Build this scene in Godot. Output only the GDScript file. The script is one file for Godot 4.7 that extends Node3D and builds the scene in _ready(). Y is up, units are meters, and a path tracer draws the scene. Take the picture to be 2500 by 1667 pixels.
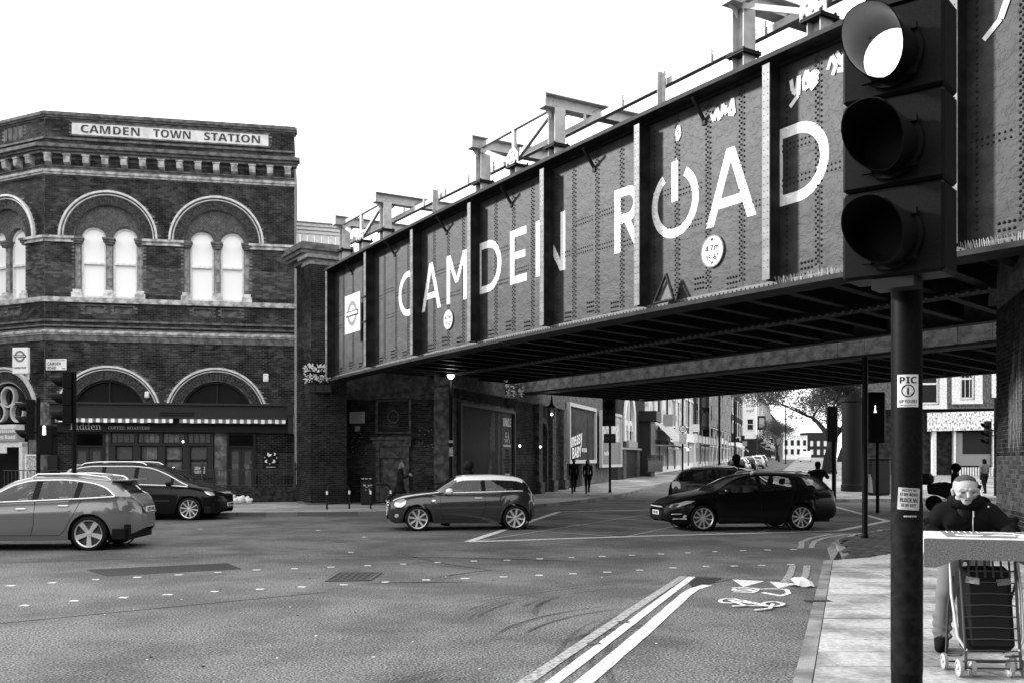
extends Node3D
# A junction under a railway bridge: station building on the left, riveted girder across, street beyond.
# Metres; the viewer stands at the origin looking along -z. "d" below means distance ahead (z = -d).
const FOCAL := 2400.0
const EYE := 1.78
var rng := RandomNumberGenerator.new()
var mats := {}
var texs := {}
var names := {}
var sans: SystemFont
var bold: SystemFont
var serif: SystemFont

class MB:
	var v := PackedVector3Array()
	var n := PackedVector3Array()
	var c := PackedColorArray()
	var col := Color.WHITE
	var xf := Transform3D.IDENTITY
	func put(p: Vector3, nn: Vector3) -> void:
		v.append(xf * p)
		n.append((xf.basis * nn).normalized())
		c.append(col)
	func tri(a: Vector3, b: Vector3, d: Vector3) -> void:
		var nn := (b - a).cross(d - a)
		if nn.length_squared() < 1e-16:
			return
		put(a, nn); put(d, nn); put(b, nn)
	func quad(a: Vector3, b: Vector3, d: Vector3, e: Vector3) -> void:
		tri(a, b, d); tri(a, d, e)
	func stri(a: Vector3, b: Vector3, d: Vector3, na: Vector3, nb: Vector3, nd: Vector3) -> void:
		put(a, na); put(d, nd); put(b, nb)
	func squad(a, b, d, e, na, nb, nd, ne) -> void:
		stri(a, b, d, na, nb, nd); stri(a, d, e, na, nd, ne)
	func bx(x0: float, y0: float, z0: float, x1: float, y1: float, z1: float) -> void:
		var a := Vector3(x0, y0, z0); var b := Vector3(x1, y0, z0); var d := Vector3(x1, y1, z0); var e := Vector3(x0, y1, z0)
		var f := Vector3(x0, y0, z1); var g := Vector3(x1, y0, z1); var h := Vector3(x1, y1, z1); var i := Vector3(x0, y1, z1)
		quad(f, g, h, i); quad(b, a, e, d); quad(a, f, i, e); quad(g, b, d, h); quad(i, h, d, e); quad(a, b, g, f)
	func box(p: Vector3, s: Vector3) -> void:
		bx(p.x - s.x / 2, p.y - s.y / 2, p.z - s.z / 2, p.x + s.x / 2, p.y + s.y / 2, p.z + s.z / 2)
	func cb(p: Vector3, s: Vector3, w: float) -> void: # box with chamfered edges
		var h := s / 2
		w = minf(w, minf(h.x, minf(h.y, h.z)) * 0.9)
		for ax in 3:
			var u := (ax + 1) % 3; var t := (ax + 2) % 3
			for sg in [-1.0, 1.0]:
				var q := []
				for k in [[-1, -1], [1, -1], [1, 1], [-1, 1]]:
					var r := Vector3.ZERO
					r[ax] = sg * h[ax]; r[u] = k[0] * (h[u] - w); r[t] = k[1] * (h[t] - w)
					q.append(p + r)
				if sg > 0: quad(q[0], q[1], q[2], q[3])
				else: quad(q[3], q[2], q[1], q[0])
			for su in [-1.0, 1.0]:
				for sv in [-1.0, 1.0]:
					var q2 := []
					for k in [[0, -1], [0, 1], [1, 1], [1, -1]]:
						var r2 := Vector3.ZERO
						r2[ax] = k[1] * (h[ax] - w)
						r2[u] = su * (h[u] - (w if k[0] == 0 else 0.0)); r2[t] = sv * (h[t] - (0.0 if k[0] == 0 else w))
						q2.append(p + r2)
					var nn: Vector3 = (q2[1] - q2[0]).cross(q2[2] - q2[0])
					var o := Vector3.ZERO; o[u] = su; o[t] = sv
					if nn.dot(o) > 0: quad(q2[0], q2[1], q2[2], q2[3])
					else: quad(q2[3], q2[2], q2[1], q2[0])
		for sx in [-1.0, 1.0]:
			for sy in [-1.0, 1.0]:
				for sz in [-1.0, 1.0]:
					var s3 := Vector3(sx, sy, sz)
					var a := p + s3 * Vector3(h.x, h.y - w, h.z - w)
					var b := p + s3 * Vector3(h.x - w, h.y, h.z - w)
					var d := p + s3 * Vector3(h.x - w, h.y - w, h.z)
					if (b - a).cross(d - a).dot(s3) > 0: tri(a, b, d)
					else: tri(a, d, b)
	func bar(a: Vector3, b: Vector3, w: float, h: float, up := Vector3.UP) -> void: # square bar from a to b
		var old := xf
		var f := (b - a).normalized()
		if absf(f.dot(up)) > 0.98: up = Vector3(0.3, 0, 1).normalized()
		var r := f.cross(up).normalized()
		var u := r.cross(f)
		xf = old * Transform3D(Basis(r, u, -f), (a + b) / 2)
		box(Vector3.ZERO, Vector3(w, h, a.distance_to(b)))
		xf = old
	func prism(poly: PackedVector2Array, z0: float, z1: float) -> void: # front faces +z
		if Geometry2D.is_polygon_clockwise(poly):
			poly = poly.duplicate(); poly.reverse()
		var ix := Geometry2D.triangulate_polygon(poly)
		for k in range(0, ix.size(), 3):
			var p := [poly[ix[k]], poly[ix[k + 1]], poly[ix[k + 2]]]
			if (p[1] - p[0]).cross(p[2] - p[0]) < 0: p.reverse()
			tri(Vector3(p[0].x, p[0].y, z1), Vector3(p[1].x, p[1].y, z1), Vector3(p[2].x, p[2].y, z1))
			tri(Vector3(p[2].x, p[2].y, z0), Vector3(p[1].x, p[1].y, z0), Vector3(p[0].x, p[0].y, z0))
		for k in poly.size():
			var a := poly[k]; var b := poly[(k + 1) % poly.size()]
			quad(Vector3(a.x, a.y, z0), Vector3(b.x, b.y, z0), Vector3(b.x, b.y, z1), Vector3(a.x, a.y, z1))
	func slab(poly: PackedVector2Array, y0: float, y1: float) -> void: # (x, d) polygon lying on the ground
		var q := PackedVector2Array()
		for p in poly: q.append(Vector2(p.x, p.y))
		var old := xf
		xf = old * Transform3D(Basis(Vector3(1, 0, 0), Vector3(0, 0, -1), Vector3(0, 1, 0)), Vector3.ZERO)
		prism(q, y0, y1)
		xf = old
	func ring(cx: float, cy: float, r0: float, r1: float, a0: float, a1: float, z0: float, z1: float, segs := 24) -> void:
		for k in segs:
			var t0 := deg_to_rad(lerpf(a0, a1, float(k) / segs)); var t1 := deg_to_rad(lerpf(a0, a1, float(k + 1) / segs))
			var p := PackedVector2Array([Vector2(cx + r0 * cos(t0), cy + r0 * sin(t0)), Vector2(cx + r1 * cos(t0), cy + r1 * sin(t0)), Vector2(cx + r1 * cos(t1), cy + r1 * sin(t1)), Vector2(cx + r0 * cos(t1), cy + r0 * sin(t1))])
			var f := func(q: Vector2, z: float) -> Vector3: return Vector3(q.x, q.y, z)
			if a1 < a0: p.reverse()
			if r0 > 0.0:
				quad(f.call(p[0], z1), f.call(p[1], z1), f.call(p[2], z1), f.call(p[3], z1))
				quad(f.call(p[3], z0), f.call(p[0], z0), f.call(p[0], z1), f.call(p[3], z1))
			else:
				tri(f.call(p[0], z1), f.call(p[1], z1), f.call(p[2], z1))
			quad(f.call(p[1], z0), f.call(p[2], z0), f.call(p[2], z1), f.call(p[1], z1))
			quad(f.call(p[3], z0), f.call(p[2], z0), f.call(p[1], z0), f.call(p[0], z0))
	func tube(pts: Array, r, segs := 8, caps := true) -> void: # r: number or one per point
		var m := pts.size()
		var rows := []
		var nrm := []
		var up := Vector3(0.13, 0.97, 0.21).normalized()
		for i in m:
			var f: Vector3 = ((pts[mini(i + 1, m - 1)] as Vector3) - (pts[maxi(i - 1, 0)] as Vector3)).normalized()
			if absf(f.dot(up)) > 0.95: up = Vector3(0.9, 0.1, 0.35).normalized()
			var s := f.cross(up).normalized()
			var u := s.cross(f).normalized()
			up = u
			var rr: float = r[i] if r is Array else r
			var row := []; var rn := []
			for k in segs:
				var a := TAU * k / segs
				var dd := s * cos(a) + u * sin(a)
				rn.append(dd); row.append((pts[i] as Vector3) + dd * rr)
			rows.append(row); nrm.append(rn)
		for i in m - 1:
			for k in segs:
				var k2 := (k + 1) % segs
				squad(rows[i][k2], rows[i][k], rows[i + 1][k], rows[i + 1][k2], nrm[i][k2], nrm[i][k], nrm[i + 1][k], nrm[i + 1][k2])
		if caps:
			for k in range(1, segs - 1):
				tri(rows[0][0], rows[0][k], rows[0][k + 1])
				tri(rows[m - 1][0], rows[m - 1][k + 1], rows[m - 1][k])
	func lathe(prof: Array, segs := 16) -> void: # (radius, height) pairs going up, round the y axis
		for i in prof.size() - 1:
			var a: Vector2 = prof[i]; var b: Vector2 = prof[i + 1]
			var e := b - a
			if e.length_squared() < 1e-12: continue
			var nn := Vector2(e.y, -e.x).normalized()
			for k in segs:
				var t0 := TAU * k / segs; var t1 := TAU * (k + 1) / segs
				var c0 := Vector3(cos(t0), 0, -sin(t0)); var c1 := Vector3(cos(t1), 0, -sin(t1))
				var n0 := c0 * nn.x + Vector3.UP * nn.y; var n1 := c1 * nn.x + Vector3.UP * nn.y
				var ua := Vector3.UP * a.y; var ub := Vector3.UP * b.y
				if a.x < 1e-6: stri(ua, c1 * b.x + ub, c0 * b.x + ub, n0, n1, n0)
				elif b.x < 1e-6: stri(c0 * a.x + ua, c1 * a.x + ua, ub, n0, n1, n0)
				else: squad(c0 * a.x + ua, c1 * a.x + ua, c1 * b.x + ub, c0 * b.x + ub, n0, n1, n1, n0)
	func ell(p: Vector3, r: Vector3, segs := 12, rows := 8) -> void:
		for i in rows:
			var e0 := -PI / 2 + PI * i / rows; var e1 := -PI / 2 + PI * (i + 1) / rows
			for k in segs:
				var q := []; var m := []
				for s in [[k, e0], [k + 1, e0], [k + 1, e1], [k, e1]]:
					var t: float = TAU * s[0] / segs
					var dd := Vector3(cos(s[1]) * cos(t), sin(s[1]), -cos(s[1]) * sin(t))
					q.append(p + dd * r); m.append((dd / r).normalized())
				squad(q[0], q[1], q[2], q[3], m[0], m[1], m[2], m[3])
	func mesh() -> ArrayMesh:
		var a := []
		a.resize(Mesh.ARRAY_MAX)
		a[Mesh.ARRAY_VERTEX] = v; a[Mesh.ARRAY_NORMAL] = n; a[Mesh.ARRAY_COLOR] = c
		var m := ArrayMesh.new()
		m.add_surface_from_arrays(Mesh.PRIMITIVE_TRIANGLES, a)
		return m

func at(x: float, v: float, d: float) -> Vector3: # the point seen at (x, v) of the 2500-wide photograph, d metres ahead
	return Vector3((x - 1250.0) / FOCAL * d, EYE + (1122.0 - v) / FOCAL * d, -d)
func v2(a: Array) -> PackedVector2Array:
	var p := PackedVector2Array()
	for k in a: p.append(Vector2(k[0], k[1]))
	return p
func grey(g: float, a := 1.0) -> Color:
	var c := Color(g, g, g).linear_to_srgb()
	c.a = a
	return c

func noise_tex(key: String, freq: float, lo: float, hi: float, o := {}) -> NoiseTexture2D:
	if texs.has(key): return texs[key]
	var nz := FastNoiseLite.new()
	nz.seed = hash(key) % 10000
	nz.noise_type = o.get("type", FastNoiseLite.TYPE_SIMPLEX_SMOOTH)
	nz.frequency = freq
	nz.fractal_octaves = o.get("oct", 4)
	nz.fractal_gain = o.get("gain", 0.55)
	if nz.noise_type == FastNoiseLite.TYPE_CELLULAR:
		nz.cellular_return_type = FastNoiseLite.RETURN_CELL_VALUE if o.get("cell", true) else FastNoiseLite.RETURN_DISTANCE
	var t := NoiseTexture2D.new()
	t.width = o.get("size", 512); t.height = o.get("high", o.get("size", 512))
	t.seamless = true
	t.noise = nz
	var g := Gradient.new()
	g.set_color(0, Color(lo, lo, lo)); g.set_color(1, Color(hi, hi, hi))
	var p: Array = o.get("at", [0.25, 0.75])
	g.set_offset(0, p[0]); g.set_offset(1, p[1])
	t.color_ramp = g
	texs[key] = t
	return t

func mat(key: String, g: float, rough := 0.8, o := {}) -> StandardMaterial3D:
	if mats.has(key): return mats[key]
	var m := StandardMaterial3D.new()
	m.resource_name = key
	m.albedo_color = grey(g, o.get("alpha", 1.0))
	m.roughness = rough
	m.metallic = o.get("metal", 0.0)
	m.metallic_specular = o.get("spec", 0.2 if g < 0.12 and rough >= 0.4 else 0.5)
	if o.has("alpha"): m.transparency = BaseMaterial3D.TRANSPARENCY_ALPHA
	if o.has("tex"):
		m.albedo_texture = o.tex
	if o.has("rtex"): m.roughness_texture = o.rtex
	if o.has("bump"):
		m.heightmap_enabled = true; m.heightmap_texture = o.bump; m.heightmap_scale = o.get("bs", 1.0)
	if o.has("tex") or o.has("bump") or o.has("rtex"):
		m.uv1_triplanar = true
		m.uv1_world_triplanar = o.get("world", true)
		var s = o.get("ts", 0.5)
		m.uv1_scale = s if s is Vector3 else Vector3(s, s, s)
	if o.has("tex2"):
		m.detail_enabled = true; m.detail_albedo = o.tex2; m.detail_blend_mode = BaseMaterial3D.BLEND_MODE_MUL
		m.detail_uv_layer = BaseMaterial3D.DETAIL_UV_2
		m.uv2_triplanar = true; m.uv2_world_triplanar = true
		var s2 = o.get("ts2", 0.08)
		m.uv2_scale = Vector3(s2, s2, s2)
	if o.has("coat"):
		m.clearcoat_enabled = true; m.clearcoat = o.coat; m.clearcoat_roughness = o.get("coatr", 0.03)
	if o.has("emit"):
		m.emission_enabled = true; m.emission = Color(1, 1, 1); m.emission_energy_multiplier = o.emit
	if o.get("vc", false): m.vertex_color_use_as_albedo = true
	if o.has("back"):
		m.backlight_enabled = true; m.backlight = grey(o.back)
	mats[key] = m
	return m

func numbered(nm: String) -> String:
	names[nm] = names.get(nm, -1) + 1
	return nm if names[nm] == 0 else "%s_%03d" % [nm, names[nm]]
func metas(o: Node, label: String, cat: String, group := "") -> void:
	o.set_meta("label", label); o.set_meta("category", cat)
	if group: o.set_meta("group", group)
func thing(nm: String, label: String, cat: String, pos := Vector3.ZERO, turn := 0.0, group := "") -> Node3D:
	var o := Node3D.new()
	o.name = numbered(nm)
	add_child(o)
	o.position = pos; o.rotation.y = turn
	metas(o, label, cat, group)
	return o
func part(par: Node, nm: String, mb: MB, m: Material) -> MeshInstance3D:
	return mpart(par, nm, mb.mesh(), m)
func mpart(par: Node, nm: String, me: Mesh, m: Material) -> MeshInstance3D:
	var o := MeshInstance3D.new()
	o.name = nm if par != self else numbered(nm)
	o.mesh = me
	o.material_override = m
	par.add_child(o, true)
	return o
func solo(nm: String, mb: MB, m: Material, label: String, cat: String, group := "") -> MeshInstance3D:
	var o := part(self, nm, mb, m)
	metas(o, label, cat, group)
	return o
func structure(nm: String, mb: MB, m: Material) -> MeshInstance3D:
	var o := part(self, nm, mb, m)
	o.set_meta("kind", "structure")
	return o
func framed(o: Node3D, p: Vector3, dx: float, dz: float) -> void: # local x runs along (dx, dz) on the ground, local z points to the viewer's side
	var e := Vector3(dx, 0, dz).normalized()
	o.transform = Transform3D(Basis(e, Vector3.UP, e.cross(Vector3.UP)), p)
func dup(o: Node3D, label := "") -> Node3D:
	var r: Node3D = o.duplicate()
	r.name = numbered(String(o.name).rstrip("0123456789").trim_suffix("_"))
	add_child(r)
	if label: r.set_meta("label", label)
	return r

func text(par: Node, nm: String, s: String, h: float, p: Vector3, m: Material, o := {}) -> MeshInstance3D:
	var t := TextMesh.new()
	t.text = s
	t.font = o.get("font", bold)
	t.font_size = 48
	t.pixel_size = h / (48.0 * 0.714)
	t.depth = o.get("depth", 0.004)
	t.curve_step = 2.0
	t.horizontal_alignment = o.get("align", HORIZONTAL_ALIGNMENT_CENTER)
	t.vertical_alignment = VERTICAL_ALIGNMENT_CENTER
	var r := mpart(par, nm, t, m)
	var wide: float = o.get("wide", 1.0)
	if o.has("fit"):
		wide = o.fit / maxf(0.001, t.get_aabb().size.x)
	r.transform = Transform3D(Basis(Vector3(0, 1, 0), o.get("turn", 0.0)) * Basis(Vector3(0, 0, 1), o.get("roll", 0.0)), p)
	r.scale = Vector3(wide, 1, 1)
	if o.has("basis"): r.basis = (o.basis as Basis) * Basis.from_scale(Vector3(wide, 1, 1))
	return r

# bricks: real blocks standing proud of the mortar. spots: [x, y, length] in the wall's own frame.
func bricks(par: Node3D, spots: Array, z: float, deep: float, hi: float, tones: Array, singles := 300, turned := false) -> void:
	var base := MB.new()
	base.bx(-0.5, -0.5, -1, 0.5, 0.5, 0)
	var unit := base.mesh()
	var ms := []
	for k in tones.size():
		ms.append(mat("brick %.3f" % tones[k], tones[k], 0.9, {"tex": noise_tex("brick grain", 0.05, 0.55, 1.0), "ts": 3.0}))
	var order := range(spots.size())
	var few := mini(singles, spots.size())
	# the ones nearest the eye's height show largest
	if singles > 0:
		order.sort_custom(func(a, b): return absf(spots[a][1] - spots[a].back()) < absf(spots[b][1] - spots[b].back()))
	for i in few:
		var s: Array = spots[order[i]]
		var o := mpart(par, "brick", unit, ms[rng.randi() % ms.size()])
		o.transform = Transform3D(Basis.from_scale(Vector3(s[2], hi, deep)), Vector3(s[0], s[1], z + rng.randf_range(-0.002, 0.003)))
	if spots.size() > few:
		var mm := MultiMesh.new()
		mm.transform_format = MultiMesh.TRANSFORM_3D
		mm.use_colors = true
		mm.mesh = unit
		mm.instance_count = spots.size() - few
		for i in range(few, spots.size()):
			var s: Array = spots[order[i]]
			mm.set_instance_transform(i - few, Transform3D(Basis.from_scale(Vector3(s[2], hi, deep)), Vector3(s[0], s[1], z + rng.randf_range(-0.003, 0.003))))
			var g: float = tones[rng.randi() % tones.size()] * rng.randf_range(0.8, 1.2) / 0.1
			mm.set_instance_color(i - few, Color(g, g, g))
		var mi := MultiMeshInstance3D.new()
		mi.name = "brickwork"
		mi.multimesh = mm
		mi.material_override = mat("brickwork", 0.1, 0.9, {"tex": noise_tex("brick grain", 0.05, 0.55, 1.0), "ts": 3.0, "vc": true, "bump": noise_tex("brick bump", 0.08, 0.0, 1.0), "bs": 0.4, "tex2": noise_tex("soot", 0.012, 0.55, 1.0, {"oct": 6, "gain": 0.62}), "ts2": 0.16})
		mi.set_meta("kind", "stuff")
		par.add_child(mi, true)
func courses(x0: float, x1: float, y0: float, y1: float, keep: Callable, eye := 6.0) -> Array:
	var out := []
	var row := 0
	var y := y0 + 0.0375
	while y < y1 - 0.03:
		var x := x0 - (0.1125 if row % 2 else 0.0)
		while x < x1:
			# flemish bond: a long brick, then a short one
			var ln := 0.225 if (int((x - x0) / 0.05) + row) % 2 else 0.225
			var a := maxf(x, x0); var b := minf(x + ln, x1)
			if b - a > 0.04 and keep.call((a + b) / 2, y):
				out.append([(a + b) / 2, y, b - a - 0.012, eye])
			x += ln
		y += 0.075
		row += 1
	return out
func _ready() -> void:
	rng.seed = 20240
	# ---- camera: level, with the lens shifted up
	var cam := Camera3D.new()
	cam.name = "camera"
	cam.projection = Camera3D.PROJECTION_FRUSTUM
	cam.near = 0.1
	cam.far = 2000.0
	cam.size = 1667.0 / FOCAL * cam.near
	cam.frustum_offset = Vector2(0, (1122.0 - 833.5) / FOCAL * cam.near)
	cam.position = Vector3(0, EYE, 0)
	add_child(cam)
	cam.current = true
	# ---- sky: bright even haze
	var sky := ProceduralSkyMaterial.new()
	sky.sky_top_color = Color(0.96, 0.96, 0.96)
	sky.sky_horizon_color = Color(1, 1, 1)
	sky.sky_curve = 0.15
	sky.ground_bottom_color = Color(0.2, 0.2, 0.2)
	sky.ground_horizon_color = Color(0.45, 0.45, 0.45)
	sky.sun_angle_max = 1.0
	sky.sky_energy_multiplier = 1.12
	var env := Environment.new()
	env.background_mode = Environment.BG_SKY
	env.sky = Sky.new()
	env.sky.sky_material = sky
	env.tonemap_mode = Environment.TONE_MAPPER_LINEAR
	env.tonemap_exposure = 2.0
	env.sdfgi_enabled = true
	env.ssao_enabled = true
	env.ssil_enabled = true
	var we := WorldEnvironment.new()
	we.name = "world"
	we.environment = env
	add_child(we)
	# ---- hazy sun, low on the left and a little ahead
	var sun := DirectionalLight3D.new()
	sun.name = "sun"
	sun.light_energy = 1.0
	sun.light_angular_distance = 5.0
	sun.light_color = Color(1, 1, 1)
	sun.shadow_enabled = true
	add_child(sun)
	var el := deg_to_rad(24.0)
	var to := Vector3(-0.963 * cos(el), sin(el), -0.267 * cos(el))
	sun.look_at_from_position(to * 50.0, Vector3.ZERO, Vector3.UP)
	sans = SystemFont.new(); sans.font_names = PackedStringArray(["Droid Sans"])
	bold = SystemFont.new(); bold.font_names = PackedStringArray(["Droid Sans"]); bold.font_weight = 700
	serif = SystemFont.new(); serif.font_names = PackedStringArray(["Droid Serif"])
	textures()
	ground()
	station()
	towers()
	bridge()
	under_bridge()
	far_street()
	vehicles()
	people()
	furniture()

func textures() -> void:
	noise_tex("fine", 0.06, 0.6, 1.0)
	noise_tex("blotch", 0.012, 0.55, 1.0, {"oct": 5})
	noise_tex("relief", 0.02, 0.0, 1.0, {"oct": 5})
	noise_tex("grit", 0.33, 0.42, 1.0, {"size": 1024, "oct": 2, "gain": 0.7, "at": [0.36, 0.66]})
	noise_tex("gritb", 0.25, 0.0, 1.0, {"size": 1024, "oct": 3})
	noise_tex("streak", 0.015, 0.45, 1.0, {"oct": 4})
	mat("mortar", 0.2, 0.95, {"tex": texs["blotch"], "ts": 0.4})
	mat("stone", 0.5, 0.85, {"tex": noise_tex("weather", 0.012, 0.62, 1.0, {"oct": 6, "gain": 0.6, "at": [0.25, 0.65]}), "ts": 0.5, "bump": texs["relief"], "bs": 0.5})
	mat("stone dark", 0.14, 0.9, {"tex": texs["weather"], "ts": 0.5, "bump": texs["relief"], "bs": 0.5})
	mat("white paint", 0.78, 0.5, {"tex": noise_tex("scuff", 0.02, 0.86, 1.0, {"oct": 5}), "ts": 0.6})
	mat("black metal", 0.018, 0.45)
	mat("dark paint", 0.035, 0.4, {"tex": texs["fine"], "ts": 1.5})
	mat("black", 0.008, 0.6)
	mat("letter black", 0.015, 0.7)
	mat("letter white", 0.8, 0.7)
	mat("dark glass", 0.012, 0.06)
	mat("far glass", 0.02, 0.5)
	mat("glass", 0.5, 0.02, {"alpha": 0.08})
	mat("road paint", 0.62, 0.7, {"tex": noise_tex("worn", 0.04, 0.62, 1.0, {"oct": 5, "at": [0.2, 0.55]}), "ts": 0.8})
	mat("old paint", 0.3, 0.75, {"tex": noise_tex("worn2", 0.035, 0.66, 1.0, {"oct": 5, "at": [0.25, 0.6]}), "ts": 0.8})
# ---------------------------------------------------------------- ground
func rise(d: float) -> float: # the street beyond the bridge climbs a little
	return clampf((d - 48.0) / 117.0, 0.0, 3.0) * 1.35
func ground() -> void:
	var asph := mat("asphalt", 0.23, 0.85, {"spec": 0.3, "tex": texs["grit"], "ts": 0.11, "tex2": noise_tex("road blotch", 0.011, 0.78, 1.0, {"oct": 7, "gain": 0.66, "at": [0.3, 0.7]}), "ts2": 0.06, "bump": texs["gritb"], "bs": 0.7})
	var g := MB.new()
	for k in [[-300, -60, 300, 48], [-300, 48, 300, 165], [-300, 165, 300, 900]]:
		var y0 := rise(k[1]); var y1 := rise(minf(k[3], 400))
		g.quad(Vector3(k[0], y0, -k[1]), Vector3(k[2], y0, -k[1]), Vector3(k[2], y1, -k[3]), Vector3(k[0], y1, -k[3]))
	var road := structure("road", g, asph)
	# crossing studs: two rows of painted squares
	var ra := [[-7.08, 13.87], [-6.65, 14.21], [-6.18, 14.58], [-5.67, 14.86], [-5.16, 15.18], [-4.65, 15.52], [-4.13, 15.87], [-3.56, 16.07], [-3.0, 16.27], [-2.43, 16.51], [-1.86, 16.76], [-1.29, 17.02], [-0.67, 17.25], [-0.09, 17.41], [0.5, 17.65], [1.08, 17.88], [1.66, 18.1], [2.24, 18.33], [2.82, 18.55], [3.37, 18.8], [3.93, 19.02], [4.53, 19.25], [5.05, 19.39], [5.59, 19.49],
		[-5.94, 11.98], [-5.52, 12.38], [-5.02, 12.67], [-4.54, 12.94], [-4.02, 13.26], [-3.46, 13.49], [-2.94, 13.73], [-2.39, 13.97], [-1.84, 14.28], [-1.27, 14.53], [-0.7, 14.72], [-0.13, 14.92], [0.42, 15.13], [0.95, 15.34], [1.51, 15.55], [2.06, 15.84], [2.66, 16.16], [3.24, 16.4], [3.72, 16.45], [4.22, 16.57], [4.75, 16.69], [-3.4, 22.6], [-3.1, 18.9], [-4.9, 24.8], [-8.0, 25.2]]
	for p in ra:
		var s := MB.new()
		var w := rng.randf_range(0.05, 0.065); var h := rng.randf_range(0.035, 0.05)
		var q := PackedVector2Array()
		for k in 8:
			var e := Vector2([-1, 0, 1, 1, 1, 0, -1, -1][k] * w, [-1, -1, -1, 0, 1, 1, 1, 0][k] * h)
			q.append(Vector2(p[0], p[1]) + e * rng.randf_range(0.82, 1.1))
		s.slab(q, 0.001, 0.006)
		part(road, "crossing_stud", s, mats["road paint"])
	# painted lines
	stripe(road, "edge_line", [[-1.26, 4.0], [0.105, 7.84], [1.36, 11.45], [2.62, 14.98]], 0.125, "old paint")
	stripe(road, "lane_line", [[-1.03, 4.0], [0.325, 7.84], [1.53, 11.4], [2.73, 14.91]], 0.115, "road paint")
	stripe(road, "lane_line", [[-0.8, 4.0], [0.59, 7.87], [1.45, 10.4], [2.29, 12.95], [2.5, 13.5], [2.77, 13.94]], 0.15, "road paint")
	stripe(road, "kerb_line", [[3.96, 14.3], [4.3, 15.2], [4.72, 16.51]], 0.11, "old paint")
	stripe(road, "kerb_line", [[4.2, 14.25], [4.55, 15.2], [4.96, 16.51]], 0.11, "old paint")
	stripe(road, "kerb_line", [[5.78, 19.7], [5.94, 20.16], [6.25, 21.2], [6.78, 22.31], [7.69, 23.57]], 0.12, "old paint")
	stripe(road, "kerb_line", [[6.05, 19.8], [6.2, 20.3], [6.6, 21.4], [7.1, 22.35], [7.95, 23.4]], 0.12, "old paint")
	# box junction
	var A := Vector2(-0.99, 21.2); var B := Vector2(10.9, 28.5); var C := Vector2(12.4, 38.2); var D := Vector2(1.6, 33.5)
	A = Vector2(-0.95, 21.3)
	for e in [[A, Vector2(3.57, 23.07)], [Vector2(3.57, 23.07), Vector2(8.1, 24.5)], [Vector2(8.1, 24.5), B], [B, C], [C, D], [D, A]]:
		stripe(road, "box_line", [[e[0].x, e[0].y], [e[1].x, e[1].y]], 0.2, "road paint")
	var zone := PackedVector2Array([A, Vector2(3.57, 23.07), Vector2(8.1, 24.5), B, C, D])
	for f in [[Vector2(0.44, 0.9), 2.5], [Vector2(0.72, -0.69), 2.7]]:
		var dr: Vector2 = (f[0] as Vector2).normalized(); var nn := Vector2(-dr.y, dr.x)
		for k in range(-6, 7):
			var c: Vector2 = Vector2(3.4, 28.0) + nn * f[1] * (k + 0.35)
			for ln in Geometry2D.intersect_polyline_with_polygon(PackedVector2Array([c - dr * 20, c + dr * 20]), zone):
				if ln[0].distance_to(ln[1]) > 0.8: stripe(road, "box_line", [[ln[0].x, ln[0].y], [ln[1].x, ln[1].y]], 0.1, "old paint", 0.005)
	# give-way teeth and cycle symbol
	for t in [[[3.28, 14.58], [3.69, 14.37], [3.24, 13.72]], [[3.76, 14.32], [4.1, 14.05], [3.69, 13.58]]]:
		var m := MB.new(); m.slab(v2(t), 0.001, 0.007)
		part(road, "give_way_triangle", m, mats["road paint"])
	ink(road, "painted_numeral", [[[2.98, 13.22], [3.22, 13.14], [3.31, 13.3], [3.22, 13.48], [3.07, 13.5], [3.02, 13.38], [3.15, 13.27], [3.3, 13.3]], [[3.31, 13.3], [3.38, 13.5], [3.24, 13.62], [3.07, 13.6]]], 0.06)
	ink(road, "painted_letter", [[[3.36, 13.14], [3.52, 12.82], [3.68, 13.05], [3.76, 13.45], [3.6, 13.5], [3.44, 13.47]]], 0.065)
	var bw := []
	for cc in [[2.74, 12.35], [3.2, 12.03]]:
		var loop := []
		for k in 17: loop.append([cc[0] + 0.125 * cos(TAU * k / 16) + 0.05 * sin(TAU * k / 16), cc[1] + 0.2 * sin(TAU * k / 16)])
		bw.append(loop)
	bw.append_array([[[2.74, 12.35], [2.82, 11.9], [3.1, 11.85], [2.9, 12.3], [2.74, 12.35]], [[2.66, 11.83], [2.8, 11.87]], [[3.2, 12.03], [3.06, 11.65], [2.86, 11.52]], [[3.1, 11.85], [2.82, 12.2]]])
	ink(road, "cycle_symbol", bw, 0.05)
	# ironwork
	var mh := MB.new()
	mh.slab(v2([[-2.72, 14.36], [-2.72, 15.42], [-2.06, 15.42], [-2.1, 14.45]]), 0.0, 0.005)
	var cover := part(road, "manhole_cover", mh, mat("iron", 0.05, 0.5, {"metal": 0.4, "tex": texs["fine"], "ts": 2.0}))
	var ribs := MB.new()
	for k in 10:
		for j in 6:
			var x := -2.66 + j * 0.098; var d := 14.46 + k * 0.096
			ribs.box(Vector3(x + 0.02 + (0.02 if k % 2 else 0.0), 0.009, -d), Vector3(0.055, 0.01, 0.05))
	for e in [[[-2.72, 14.36], [-2.72, 15.42]], [[-2.06, 15.42], [-2.1, 14.45]], [[-2.72, 15.42], [-2.06, 15.42]], [[-2.72, 14.36], [-2.1, 14.45]]]:
		ribs.bar(Vector3(e[0][0], 0.009, -e[0][1]), Vector3(e[1][0], 0.009, -e[1][1]), 0.04, 0.014)
	part(cover, "tread", ribs, mat("iron worn", 0.14, 0.45, {"metal": 0.5, "tex": texs["fine"], "ts": 2.0}))
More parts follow.
